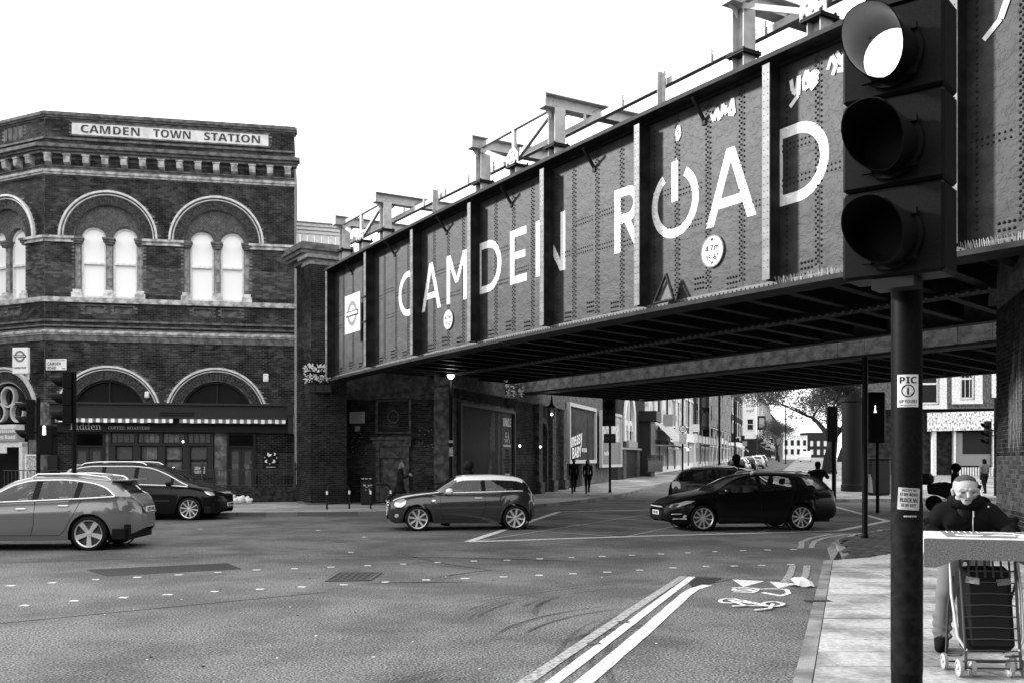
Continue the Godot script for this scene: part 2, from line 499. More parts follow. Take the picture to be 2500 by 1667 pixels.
	for q in [[0.79, 9.5, 0.07], [1.22, 10.75, 0.07]]:
		var cv := MB.new(); cv.xf.origin = Vector3(q[0], 0.008, -q[1])
		cv.lathe([Vector2(q[2], -0.006), Vector2(q[2], 0.001), Vector2(q[2] - 0.02, 0.002), Vector2(q[2] - 0.03, -0.001), Vector2(0, -0.001)], 18)
		part(road, "stopcock_cover", cv, mats["iron worn"])
	# rubber left by turning tyres, thin dark arcs with their own outline
	var rub := mat("tyre rubber", 0.012, 0.8, {"alpha": 0.2})
	for a in [[3.1, 10.6, 3.6, 140, 184, 0.3, 5], [3.0, 9.3, 3.1, 118, 172, 0.4, 7], [2.6, 8.6, 2.2, 108, 172, 0.4, 6], [2.9, 11.4, 2.7, 148, 186, 0.3, 5], [1.2, 6.2, 2.6, 118, 165, 0.4, 5], [-1.0, 8.0, 6.2, 80, 104, 0.3, 4], [3.3, 12.0, 5.2, 130, 152, 0.35, 5], [-4.0, 4.0, 14.0, 62, 92, 0.5, 5], [9.0, 4.0, 12.5, 112, 150, 0.7, 6], [6.0, 22.0, 9.0, 195, 232, 0.5, 5], [8.0, 8.0, 7.4, 150, 200, 0.5, 5]]:
		for j in a[6]: # a bundle of thin tread streaks, each with its own start and end
			var pts := []
			var rr: float = a[2] + rng.randf_range(-0.5, 0.5) * a[5]
			var t0: float = lerpf(a[3], a[4], rng.randf_range(0.0, 0.45)); var t1: float = lerpf(a[3], a[4], rng.randf_range(0.55, 1.0))
			for k in 13:
				var t := deg_to_rad(lerpf(t0, t1, k / 12.0))
				pts.append([a[0] + rr * cos(t), a[1] + rr * sin(t)])
			stripe(road, "tyre_mark", pts, rng.randf_range(0.02, 0.09), "tyre rubber", 0.002 + 0.0004 * j)
	# seams of old trench repairs
	for q in [[[-9, 16.9], [-4, 18.6], [0, 19.6], [3, 20.4]], [[2.78, 14.9], [3.2, 14.75]], [[2.75, 14.0], [3.3, 14.65], [4.2, 14.45]], [[-7, 9.5], [-2.5, 13.2]]]:
		stripe(road, "repair_seam", q, 0.022, "black", 0.0032)
	mat("patch tar", 0.05, 0.85, {"tex": texs["grit"], "ts": 0.13, "spec": 0.3})
	for q in [[[2.5, 13.4], [3.15, 14.7], [3.05, 14.85], [2.8, 14.88], [2.55, 14.2]], [[-6.2, 15.0], [-4.4, 16.0], [-4.9, 16.9], [-6.9, 15.9]]]:
		var pm := MB.new(); pm.slab(v2(q), 0.0, 0.0028)
		part(road, "tar_patch", pm, mats["patch tar"])
	# litter specks
	for k in 26:
		var p := Vector2(rng.randf_range(-5, 3.2), rng.randf_range(7.6, 15))
		if p.x > p.y * 0.3 - 0.6: continue
		var m := MB.new()
		m.xf = Transform3D(Basis(Vector3.UP, rng.randf() * TAU), Vector3(p.x, 0.006, -p.y))
		m.box(Vector3.ZERO, Vector3(rng.randf_range(0.01, 0.03), 0.006, rng.randf_range(0.008, 0.016)))
		part(road, "grit_chip", m, mats["letter white"] if k % 3 else mats["black"])
	pavement_right()
	pavement_left()

func stripe(par: Node, nm: String, pts: Array, w: float, m: String, y := 0.006) -> void:
	var l := PackedVector2Array(); var r := PackedVector2Array()
	var n := pts.size()
	var dense := []
	for i in n - 1:
		var a := Vector2(pts[i][0], pts[i][1]); var b := Vector2(pts[i + 1][0], pts[i + 1][1])
		var steps := maxi(1, int(a.distance_to(b) / 0.35))
		for k in steps: dense.append(a.lerp(b, float(k) / steps))
	dense.append(Vector2(pts[n - 1][0], pts[n - 1][1]))
	for i in dense.size():
		var f: Vector2 = (dense[mini(i + 1, dense.size() - 1)] - dense[maxi(i - 1, 0)]).normalized()
		var s := Vector2(-f.y, f.x) * w / 2
		var edge := minf(1.0, minf(i, dense.size() - 1 - i) / 2.0) if nm == "tyre_mark" else 1.0
		l.append(dense[i] + s * (rng.randf_range(0.92, 1.05)) * edge)
		r.append(dense[i] - s * (rng.randf_range(0.92, 1.05)) * edge)
	var m2 := MB.new()
	for i in dense.size() - 1:
		var q := [l[i], r[i], r[i + 1], l[i + 1]]
		var p := []
		for k in q: p.append(Vector3(k.x, y + rise(k.y), -k.y))
		if (p[1] - p[0]).cross(p[2] - p[0]).y < 0: p.reverse()
		m2.quad(p[0], p[1], p[2], p[3])
	part(par, nm, m2, mats[m])
func ink(par: Node, nm: String, lines: Array, w: float) -> void:
	var m := MB.new()
	var y := 0.006
	for ln in lines:
		for i in ln.size() - 1:
			m.bar(Vector3(ln[i][0], y, -ln[i][1]), Vector3(ln[i + 1][0], y, -ln[i + 1][1]), w, 0.005)
			m.xf = Transform3D(Basis.IDENTITY, Vector3(ln[i + 1][0], y, -ln[i + 1][1]))
			m.lathe([Vector2(w / 2, -0.0025), Vector2(w / 2, 0.0024), Vector2(0, 0.0024)], 8)
			m.xf = Transform3D.IDENTITY
			y += 0.0004
	part(par, nm, m, mats["road paint"])

func kerb_x(d: float) -> float: return 2.09 + (d - 7.31) * 0.3437 # outer top edge of the near kerb
func pavement_right() -> void:
	var bed := MB.new()
	var seam := [[5.3, 16.3], [6.1, 16.78], [6.95, 17.7], [9.2, 19.5]]
	bed.slab(v2([[kerb_x(2.0) + 0.14, 2.0], [kerb_x(16.3) + 0.14, 16.3], [6.25, 18.7], [6.6, 19.8], [7.1, 20.9], [7.95, 22.4], [9.0, 23.5], [14, 24.5], [14, 2.0]]), 0.0, 0.095)
	var pav := structure("pavement", bed, mat("slab bed", 0.03, 0.95, {"tex": texs["fine"], "ts": 2.0}))
	var tones := [0.42, 0.45, 0.48, 0.39]
	var ms := []
	for t in tones: ms.append(mat("slab %.2f" % t, t, 0.75, {"tex": noise_tex("slab", 0.03, 0.8, 1.0, {"oct": 6, "gain": 0.65}), "ts": 0.7, "tex2": noise_tex("slab stain", 0.008, 0.72, 1.0, {"oct": 5, "at": [0.2, 0.6]}), "ts2": 0.2, "bump": texs["gritb"], "bs": 0.25}))
	var d := 3.1
	var row := 0
	while d < 20.0:
		var d1 := d + 0.594
		var x0 := minf(kerb_x(d), kerb_x(d1)) + 0.15
		var x := x0 - fposmod(x0, 0.9) - 0.9 + (0.45 if row % 2 else 0.0) + 0.12 * sin(row * 2.3)
		while x < 8.9:
			var wd := 0.9
			var poly := v2([[x + 0.007, d + 0.008], [x + wd - 0.007, d + 0.008], [x + wd - 0.007, d1 - 0.004], [x + 0.007, d1 - 0.004]])
			var zone := v2([[kerb_x(2.0) + 0.15, 2.0], [kerb_x(16.28) + 0.15, 16.28], [6.1, 16.76], [6.93, 17.68], [9.2, 19.48], [9.3, 2.0]])
			for q in Geometry2D.intersect_polygons(poly, zone):
				if absf(area2(q)) < 0.01: continue
				var m := MB.new()
				m.slab(q, 0.06, 0.12 + rng.randf_range(-0.0035, 0.0035))
				part(pav, "paving_slab", m, ms[rng.randi() % ms.size()])
			x += wd
		d += 0.6
		row += 1
	# kerb stones
	var kd := 2.2
	while kd < 16.2:
		var e := minf(kd + 0.93, 16.3)
		var m := MB.new()
		m.slab(v2([[kerb_x(kd + 0.006), kd + 0.006], [kerb_x(e), e], [kerb_x(e) + 0.14, e], [kerb_x(kd + 0.006) + 0.14, kd + 0.006]]), 0.0, 0.118 + rng.randf_range(-0.003, 0.003))
		part(pav, "kerb_stone", m, mat("kerb %d" % (rng.randi() % 3), [0.42, 0.47, 0.38][rng.randi() % 3], 0.8, {"tex": texs["grit"], "ts": 0.8, "tex2": texs["slab stain"], "ts2": 0.3}))
		kd = e
	# dropped kerb by the tactile paving
	var arc := [[5.33, 16.33], [5.6, 17.2], [5.95, 18.4], [6.3, 19.6], [6.8, 20.8], [7.65, 22.3], [8.7, 23.4], [10.2, 24.3], [13, 25.0]]
	for i in arc.size() - 1:
		var a := Vector2(arc[i][0], arc[i][1]); var b := Vector2(arc[i + 1][0], arc[i + 1][1])
		var f := (b - a).normalized(); var s := Vector2(f.y, -f.x)
		for t in 2:
			var m := MB.new()
			var p := a.lerp(b, t * 0.5) + f * 0.006; var q := a.lerp(b, t * 0.5 + 0.5)
			m.slab(PackedVector2Array([p, q, q + s * 0.15, p + s * 0.15]), 0.0, lerpf(0.03, 0.12, clampf((i - 3) / 3.0, 0, 1)) if i > 0 else 0.06)
			part(pav, "kerb_stone", m, mat("kerb %d" % ((i + t) % 3), 0.42, 0.8))
			if i < 3:
				var m3 := MB.new()
				m3.slab(PackedVector2Array([p + s * 0.16, q + s * 0.16, q + s * 0.3, p + s * 0.3]), 0.0, 0.112)
				part(pav, "kerb_stone", m3, mats["kerb %d" % ((i + t) % 3)])
	# small dark block paving under the bridge
	var zone := v2([[5.62, 16.5], [6.1, 16.8], [6.93, 17.72], [9.0, 19.4], [9.0, 23.2], [8.0, 22.3], [7.15, 20.9], [6.65, 19.8], [6.28, 18.5]])
	var bs := []
	var bd := 16.5
	var r := 0
	while bd < 23.2:
		var x := 5.6 + (0.11 if r % 2 else 0.0)
		while x < 9.0:
			if Geometry2D.is_point_in_polygon(Vector2(x + 0.1, bd + 0.1), zone): bs.append([x, bd])
			x += 0.225
		bd += 0.225
		r += 1
	var unit := MB.new()
	unit.cb(Vector3(0.107, 0.09, -0.107), Vector3(0.214, 0.06, 0.214), 0.008)
	for k in 2:
		for j in 5: unit.box(Vector3(0.03 + j * 0.038, 0.122, -0.107), Vector3(0.017, 0.008, 0.2))
		break
	var um := unit.mesh()
	for k in bs.size():
		if k >= 400: break
		var o := mpart(pav, "tactile_block", um, mat("block %d" % (k % 3), [0.06, 0.075, 0.05][k % 3], 0.85, {"tex": texs["fine"], "ts": 2.0}))
		o.position = Vector3(bs[k][0], rng.randf_range(-0.003, 0.002), -bs[k][1])
	for q in [[3.6, 11.55, 0.3, 0.14], [8.1, 17.2, 0.42, 0.3]]:
		var m := MB.new(); m.box(Vector3(q[0], 0.119, -q[1]), Vector3(q[2], 0.012, q[3]))
		var c := part(pav, "access_cover", m, mats["iron"])
		var b := MB.new()
		for j in 6: b.box(Vector3(q[0] - q[2] / 2 + q[2] * (j + 0.5) / 6, 0.127, -q[1]), Vector3(0.012, 0.008, q[3] * 0.9))
		part(c, "grating", b, mats["iron worn"])
func area2(q: PackedVector2Array) -> float:
	var s := 0.0
	for i in q.size(): s += q[i].cross(q[(i + 1) % q.size()])
	return s / 2

func pavement_left() -> void:
	var edge := [[-60, 27.5], [-20, 30.0], [-10.6, 30.65], [-5.84, 31.1], [-4.0, 31.6], [-1.4, 33.3], [0.75, 36.0], [2.38, 39.2], [3.92, 42.9], [4.98, 45.9], [7.3, 55.0], [13.0, 74], [31, 134], [60, 230]]
	var bed := MB.new()
	var poly := v2(edge)
	poly.append_array(v2([[40, 235], [-10, 70], [-60, 60]]))
	var low := PackedVector2Array(); 
	bed.slab(v2([[-60, 27.5], [-20, 30.0], [-10.6, 30.65], [-5.84, 31.1], [-4.0, 31.6], [-1.4, 33.3], [0.75, 36.0], [2.38, 39.2], [3.92, 42.9], [4.98, 45.9], [5.5, 48], [-60, 48]]), 0.0, 0.115)
	var pv := structure("far_pavement", bed, mat("far slab", 0.3, 0.8, {"tex": texs["slab"], "ts": 0.4, "tex2": texs["slab stain"], "ts2": 0.1}))
	var up := MB.new()
	for k in [[5.5, 48.0, 7.3, 55.0], [7.3, 55.0, 13, 74], [13, 74, 31, 134], [31, 134, 60, 230]]:
		var y0: float = rise(k[1]) + 0.12; var y1: float = rise(k[3]) + 0.12
		up.quad(Vector3(k[0] - 9, y0, -k[1]), Vector3(k[0], y0, -k[1]), Vector3(k[2], y1, -k[3]), Vector3(k[2] - 9, y1, -k[3]))
		up.quad(Vector3(k[0], y0 - 0.12, -k[1]), Vector3(k[2], y1 - 0.12, -k[3]), Vector3(k[2], y1, -k[3]), Vector3(k[0], y0, -k[1]))
	structure("street_pavement", up, mats["far slab"])
	# slabs big enough to tell apart, along the kerb
	var ms := []
	for t in [0.26, 0.32, 0.38]: ms.append(mat("fslab %.2f" % t, t, 0.75, {"tex": texs["slab"], "ts": 0.7}))
	var zone := v2([[-17, 30.4], [-10.6, 30.85], [-5.84, 31.3], [-4.0, 31.8], [-1.5, 33.5], [0.6, 36.1], [2.2, 39.3], [3.7, 43], [-1, 43], [-2.4, 37.5], [-9, 37.5], [-17, 36]])
	var d := 30.5
	var row := 0
	while d < 42.5:
		var x := -17.0 + (0.6 if row % 2 else 0.0)
		while x < 4.0:
			for q in Geometry2D.intersect_polygons(v2([[x + 0.014, d + 0.02], [x + 1.186, d + 0.02], [x + 1.186, d + 0.88], [x + 0.014, d + 0.88]]), zone):
				if absf(area2(q)) < 0.05: continue
				var m := MB.new(); m.slab(q, 0.08, 0.122 + rng.randf_range(-0.004, 0.004))
				part(pv, "paving_slab", m, ms[rng.randi() % 3])
			x += 1.2
		d += 0.9
		row += 1
	for i in range(1, 10):
		var a := Vector2(edge[i][0], edge[i][1]); var b := Vector2(edge[i + 1][0], edge[i + 1][1])
		var n := maxi(1, int(a.distance_to(b) / 0.95))
		if n > 14: n = 14
		var f := (b - a).normalized(); var s := Vector2(-f.y, f.x)
		for k in n:
			var p := a.lerp(b, float(k) / n) + f * 0.01; var q := a.lerp(b, (k + 1.0) / n)
			var m := MB.new()
			m.slab(PackedVector2Array([p - s * 0.02, q - s * 0.02, q + s * 0.16, p + s * 0.16]), 0.0, 0.127)
			part(pv, "kerb_stone", m, mat("far kerb %d" % (k % 2), 0.1 + 0.03 * (k % 2), 0.85))
	# corner across the junction on the right
	var rp := MB.new()
	rp.slab(v2([[11.6, 46.5], [13.14, 41.2], [15.8, 41.6], [24, 43.5], [60, 48], [60, 75], [28, 75], [14.3, 56]]), 0.0, 0.12)
	var rc := structure("corner_pavement", rp, mats["far slab"])
	var slope := MB.new()
	slope.quad(Vector3(15, 0.13, -49), Vector3(60, 0.13, -52), Vector3(60, 0.85, -66), Vector3(18, 0.85, -66))
	part(rc, "ramp", slope, mats["far slab"])
	for i in 12:
		var a := Vector2(13.1, 41.0).lerp(Vector2(24, 43.3), i / 12.0); var b := Vector2(13.1, 41.0).lerp(Vector2(24, 43.3), (i + 0.98) / 12.0)
		var m := MB.new()
		m.slab(PackedVector2Array([a, b, b + Vector2(0, 0.2), a + Vector2(0, 0.2)]), 0.0, 0.13)
		part(rc, "kerb_stone", m, mats["kerb %d" % (i % 3)])
	for i in 14:
		var m := MB.new()
		var p := at(2020 + i * 4.0, 1214 - i * 0.7, 44.0 + i * 0.1)
		m.box(Vector3(p.x, 0.124, p.z), Vector3(0.035, 0.012, 0.9))
		part(rc, "tactile_strip", m, mats["road paint"])
	# street beyond: right-hand pavement
	var r2 := MB.new()
	for k in [[14.3, 56.0, 24, 88], [24, 88, 70, 240]]:
		var y0 := rise(k[1]) + 0.12; var y1 := rise(k[3]) + 0.12
		r2.quad(Vector3(k[0], y0, -k[1]), Vector3(k[0] + 14, y0, -k[1]), Vector3(k[2] + 14, y1, -k[3]), Vector3(k[2], y1, -k[3]))
	structure("verge_pavement", r2, mats["far slab"])
# ---------------------------------------------------------------- station building
func arch_poly(cx: float, cy: float, r: float, y0: float, segs := 20) -> PackedVector2Array:
	var p := PackedVector2Array([Vector2(cx + r, y0)])
	for k in segs + 1:
		var t := PI * k / segs
		p.append(Vector2(cx + r * cos(t), cy + r * sin(t)))
	p.append(Vector2(cx - r, y0))
	return p
func holed(mb: MB, rect: Rect2, cuts: Array, splits: Array, z0: float, z1: float) -> void: # a wall with openings, built in vertical strips so that no strip holds a hole
	var xs := [rect.position.x]
	xs.append_array(splits)
	xs.append(rect.end.x)
	for i in xs.size() - 1:
		var polys := [v2([[xs[i], rect.position.y], [xs[i + 1], rect.position.y], [xs[i + 1], rect.end.y], [xs[i], rect.end.y]])]
		for c in cuts:
			var nx := []
			for p in polys: nx.append_array(Geometry2D.clip_polygons(p, c))
			polys = nx
		for p in polys:
			if absf(area2(p)) > 0.0005: mb.prism(p, z0, z1)

func station_face(par: Node3D, wide: float, bays: Array, x_sign: Vector2, corb0: float, seed_dx: float) -> void:
	var stone: Material = mats["stone"]
	# wall with its openings
	var cuts := []
	var splits := []
	for c in bays:
		cuts.append(arch_poly(c, 10.7, 1.3, 8.22)); cuts.append(arch_poly(c, 3.54, 1.46, -0.1))
		for k in [[c - 0.95, c - 0.12], [c + 0.15, c + 0.98]]: cuts.append(v2([[k[0], 7.64], [k[1], 7.64], [k[1], 7.97], [k[0], 7.97]]))
		splits.append_array([c - 0.5, c, c + 0.55])
	var w := MB.new()
	holed(w, Rect2(0, 0, wide, 15.4), cuts, splits, -0.5, -0.012)
	part(par, "wall", w, mats["mortar"])
	var tones := [0.085, 0.105, 0.13, 0.07, 0.16, 0.115]
	var sp := courses(0.005, wide - 0.005, 0.1, 15.38, func(x, y):
		if (y > 13.1 and y < 13.32) or (y > 13.78 and y < 14.22) or (y > 10.42 and y < 10.7) or (y > 8.03 and y < 8.28) or (y > 6.72 and y < 6.95): return false
		if x > x_sign.x - 0.06 and x < x_sign.y + 0.06 and y > 14.7 and y < 15.27: return false
		for c in bays:
			var r := Vector2(x - c, y - 10.7).length()
			if (y >= 10.65 and r < 1.9) or (absf(x - c) < 1.34 and y < 10.75 and y > 8.2): return false
			r = Vector2(x - c, y - 3.52).length()
			if (y > 3.5 and r < 2.08) or (y < 4.06): return false
			if y > 7.62 and y < 7.99 and ((x > c - 1.0 and x < c - 0.07) or (x > c + 0.1 and x < c + 1.03)): return false
		return true, 9.0)
	bricks(par, sp, 0.0, 0.03, 0.064, tones)
	# parapet coping, panel, cornice and string courses
	var m := MB.new()
	m.bx(-0.06, 15.38, -0.55, wide + 0.06, 15.46, 0.07); m.bx(-0.1, 15.46, -0.58, wide + 0.1, 15.56, 0.12); m.bx(-0.04, 15.56, -0.5, wide + 0.04, 15.62, 0.06)
	part(par, "coping", m, mats["stone dark"])
	m = MB.new()
	m.bx(-0.02, 14.52, -0.02, wide + 0.03, 14.6, 0.05); m.bx(-0.02, 14.3, -0.02, wide + 0.03, 14.36, 0.04)
	part(par, "string_course", m, mats["stone dark"])
	m = MB.new()
	m.bx(-0.2, 14.08, -0.02, wide + 0.22, 14.22, 0.5); m.bx(-0.1, 13.98, -0.02, wide + 0.14, 14.08, 0.38); m.bx(-0.06, 13.88, -0.02, wide + 0.1, 13.98, 0.28)
	part(par, "cornice", m, mats["stone dark"])
	m = MB.new()
	m.bx(0, 13.42, -0.02, wide, 13.47, 0.09); m.bx(0, 13.32, -0.02, wide, 13.42, 0.05)
	part(par, "frieze", m, mats["stone dark"])
	m = MB.new()
	m.bx(-0.06, 13.2, -0.02, wide + 0.08, 13.3, 0.12); m.bx(-0.04, 13.12, -0.02, wide + 0.05, 13.2, 0.07)
	part(par, "string_course", m, stone)
	var cm := MB.new()
	cm.prism(v2([[0, 0], [0.24, 0.1], [0.27, 0.2], [0.27, 0.36], [0, 0.36]]), -0.12, 0.12)
	cm.bx(0, 0.36, -0.15, 0.3, 0.42, 0.15)
	var turned := cm.mesh()
	var x := corb0
	while x < wide:
		var o := mpart(par, "corbel", turned, stone)
		o.transform = Transform3D(Basis(Vector3(0, 0, 1), Vector3(0, 1, 0), Vector3(-1, 0, 0)), Vector3(x, 13.47, 0.0))
		x += 0.713
	m = MB.new()
	m.bx(-0.05, 8.05, -0.3, wide + 0.06, 8.2, 0.1); m.bx(-0.03, 8.2, -0.3, wide + 0.03, 8.25, 0.06)
	part(par, "sill_course", m, stone)
	m = MB.new()
	m.bx(-0.05, 6.82, -0.02, wide + 0.06, 6.93, 0.14); m.bx(-0.03, 6.75, -0.02, wide + 0.04, 6.82, 0.08)
	part(par, "string_course", m, stone)
	m = MB.new()
	m.bx(0, 7.28, -0.02, wide, 7.36, 0.06); m.bx(0, 7.08, -0.02, wide, 7.14, 0.07); m.bx(0, 6.95, -0.02, wide, 7.0, 0.09); m.bx(0, 6.5, -0.02, wide, 6.73, 0.05)
	part(par, "brick_band", m, mats["stone dark"])
	# impost bands between the bays
	var ends := [0.0]
	for c in bays: ends.append_array([c - 1.3, c + 1.3])
	ends.append(wide)
	for k in range(0, ends.size(), 2):
		if ends[k + 1] - ends[k] < 0.1: continue
		m = MB.new()
		m.bx(ends[k] - 0.02, 10.58, -0.05, ends[k + 1] + 0.02, 10.68, 0.11); m.bx(ends[k], 10.44, -0.05, ends[k + 1], 10.49, 0.07); m.bx(ends[k], 10.49, -0.05, ends[k + 1], 10.58, 0.04)
		part(par, "impost_band", m, stone)
	for c in bays: station_bay(par, c)

func station_bay(par: Node3D, c: float) -> void:
	var stone: Material = mats["stone"]
	var m := MB.new()
	m.ring(c, 10.68, 1.8, 1.88, 0, 180, -0.02, 0.12, 32); m.ring(c, 10.68, 1.7, 1.74, 0, 180, -0.02, 0.06, 32)
	part(par, "hood_mould", m, mat("pale stone", 0.62, 0.8, {"tex": texs["scuff"], "ts": 0.35}))
	m = MB.new()
	for k in 44: # radial bricks of the big arch
		var t0 := 180.0 * k / 44.0
		m.ring(c, 10.68, 1.32, 1.66, t0 + 0.25, t0 + 3.85, -0.2, 0.0 + 0.012 * float(k % 2), 1)
	var vs := part(par, "voussoirs", m, mat("voussoir", 0.075, 0.9, {"tex": texs["blotch"], "ts": 1.2}))
	vs.set_meta("kind", "stuff")
	# recessed head and jambs
	m = MB.new()
	var cut := [arch_poly(c - 0.6, 10.67, 0.47, 8.2), arch_poly(c + 0.6, 10.67, 0.47, 8.2)]
	var head := arch_poly(c, 10.7, 1.31, 8.25)
	var strips := [c - 1.31, c - 0.6, c, c + 0.6, c + 1.31]
	for i in 4:
		for p in Geometry2D.intersect_polygons(head, v2([[strips[i], 8.2], [strips[i + 1], 8.2], [strips[i + 1], 12.2], [strips[i], 12.2]])):
			for q in Geometry2D.clip_polygons(p, cut[0]):
				for q2 in Geometry2D.clip_polygons(q, cut[1]):
					if absf(area2(q2)) > 0.001: m.prism(q2, -0.5, -0.16)
	part(par, "tympanum", m, mats["mortar"])
	m = MB.new()
	for y in 30:
		for x in 26:
			var p := Vector2(c - 1.3 + 0.1 * x + (0.05 if y % 2 else 0.0), 10.45 + 0.06 * y)
			if Vector2(p.x - c, p.y - 10.7).length() > 1.27 or minf(Vector2(p.x - c - 0.6, p.y - 10.67).length(), Vector2(p.x - c + 0.6, p.y - 10.67).length()) < 0.7 or p.y < 10.7: continue
			var old := m.xf
			m.xf = Transform3D(Basis(Vector3(0, 0, 1), 0.785), Vector3(p.x, p.y, -0.155))
			m.box(Vector3.ZERO, Vector3(0.075, 0.05, 0.02))
			m.xf = old
	for s in [-0.6, 0.6]:
		for k in 22:
			var t0 := 180.0 * k / 22.0
			m.ring(c + s, 10.67, 0.5, 0.69, t0 + 0.4, t0 + 7.7, -0.2, -0.13 + 0.008 * (k % 2), 1)
	var tb := part(par, "diaper_bricks", m, mat("pale brick", 0.13, 0.9, {"tex": texs["blotch"], "ts": 1.5}))
	tb.set_meta("kind", "stuff")
	for s in [-0.6, 0.6]:
		var f := MB.new()
		f.ring(c + s, 10.67, 0.39, 0.47, 0, 180, -0.4, -0.27, 18)
		for e in [-1, 1]: f.bx(c + s + e * 0.43 - 0.04, 8.33, -0.4, c + s + e * 0.43 + 0.04, 10.67, -0.27)
		f.bx(c + s - 0.42, 9.64, -0.4, c + s + 0.42, 9.72, -0.25); f.bx(c + s - 0.47, 8.25, -0.4, c + s + 0.47, 8.37, -0.22)
		var win := part(par, "window", f, mats["white paint"])
		var bl := MB.new()
		bl.prism(arch_poly(c + s, 10.67, 0.4, 9.7), -0.36, -0.33)
		part(win, "blind", bl, mat("blind", 0.86, 0.6))
		bl = MB.new()
		bl.bx(c + s - 0.4, 8.36, -0.39, c + s + 0.4, 9.66, -0.37)
		part(win, "blind", bl, mats["blind"])
	for k in [[0.0, 0.13], [-1.2, 0.1], [1.2, 0.1]]: # column shafts
		var cl := MB.new()
		for j in [-0.06, 0.0, 0.06]:
			cl.xf = Transform3D(Basis.IDENTITY, Vector3(c + k[0] + j, 8.55, -0.16))
			cl.lathe([Vector2(0.055, 0), Vector2(0.05, 1.9)], 10)
		cl.xf = Transform3D.IDENTITY
		var col := part(par, "column", cl, mat("shaft", 0.3, 0.8, {"tex": texs["weather"], "ts": 0.6}))
		var cp := MB.new()
		cp.bx(c + k[0] - 0.15, 10.42, -0.3, c + k[0] + 0.15, 10.5, 0.02); cp.bx(c + k[0] - 0.2, 10.5, -0.3, c + k[0] + 0.2, 10.6, 0.06); cp.bx(c + k[0] - 0.23, 10.6, -0.3, c + k[0] + 0.23, 10.68, 0.1)
		part(col, "capital", cp, mats["stone dark"])
		cp = MB.new()
		cp.bx(c + k[0] - 0.2, 8.25, -0.3, c + k[0] + 0.2, 8.45, 0.07); cp.bx(c + k[0] - 0.15, 8.45, -0.3, c + k[0] + 0.15, 8.58, 0.02)
		part(col, "column_base", cp, mat("column base", 0.7, 0.8, {"tex": texs["weather"], "ts": 0.3}))
	for x0 in [c - 0.95, c + 0.15]:
		var fr := MB.new()
		for e in [[x0, 7.64, x0 + 0.83, 7.68], [x0, 7.93, x0 + 0.83, 7.97], [x0, 7.68, x0 + 0.04, 7.93], [x0 + 0.79, 7.68, x0 + 0.83, 7.93]]: fr.bx(e[0], e[1], -0.1, e[2], e[3], 0.015)
		fr.bx(x0 + 0.04, 7.68, -0.2, x0 + 0.79, 7.93, -0.1)
		part(par, "sunk_panel", fr, mats["stone dark"])
	# ground-floor arch
	m = MB.new()
	m.ring(c, 3.52, 1.95, 2.03, 14, 166, -0.02, 0.12, 32); m.ring(c, 3.52, 1.86, 1.9, 14, 166, -0.02, 0.06, 32)
	part(par, "hood_mould", m, mats["pale stone"])
	m = MB.new()
	for k in 40:
		var t0 := 10 + 160.0 * k / 40.0
		m.ring(c, 3.52, 1.5, 1.84, t0 + 0.2, t0 + 3.8, -0.3, 0.006 * (k % 3), 1)
	vs = part(par, "voussoirs", m, mats["voussoir"])
	vs.set_meta("kind", "stuff")
	m = MB.new()
	m.ring(c, 3.54, 1.38, 1.47, 0, 180, -0.35, -0.12, 28); m.bx(c - 0.03, 3.54, -0.35, c + 0.03, 5.0, -0.2); m.bx(c - 1.45, 3.98, -0.35, c + 1.45, 4.06, -0.15)
	var fan := part(par, "fanlight", m, mats["dark paint"])
	m = MB.new(); m.prism(arch_poly(c, 3.54, 1.44, 3.3), -0.34, -0.3)
	part(fan, "pane", m, mats["dark glass"])

func cafe_window(par: Node3D, x0: float, x1: float, y0: float, y1: float, z: float, bars: int) -> void:
	var f := MB.new()
	f.bx(x0, y0, z - 0.05, x1, y0 + 0.05, z); f.bx(x0, y1 - 0.05, z - 0.05, x1, y1, z)
	f.bx(x0, y0, z - 0.05, x0 + 0.05, y1, z); f.bx(x1 - 0.05, y0, z - 0.05, x1, y1, z)
	for k in bars: 
		var x := lerpf(x0, x1, (k + 1.0) / (bars + 1.0))
		f.bx(x - 0.012, y0 + 0.05, z - 0.05, x + 0.012, y1 - 0.05, z - 0.01)
	var w := part(par, "window", f, mats["shop paint"])
	var g := MB.new()
	g.bx(x0 + 0.05, y0 + 0.05, z - 0.035, x1 - 0.05, y1 - 0.05, z - 0.03)
	part(w, "pane", g, mats["glass"])

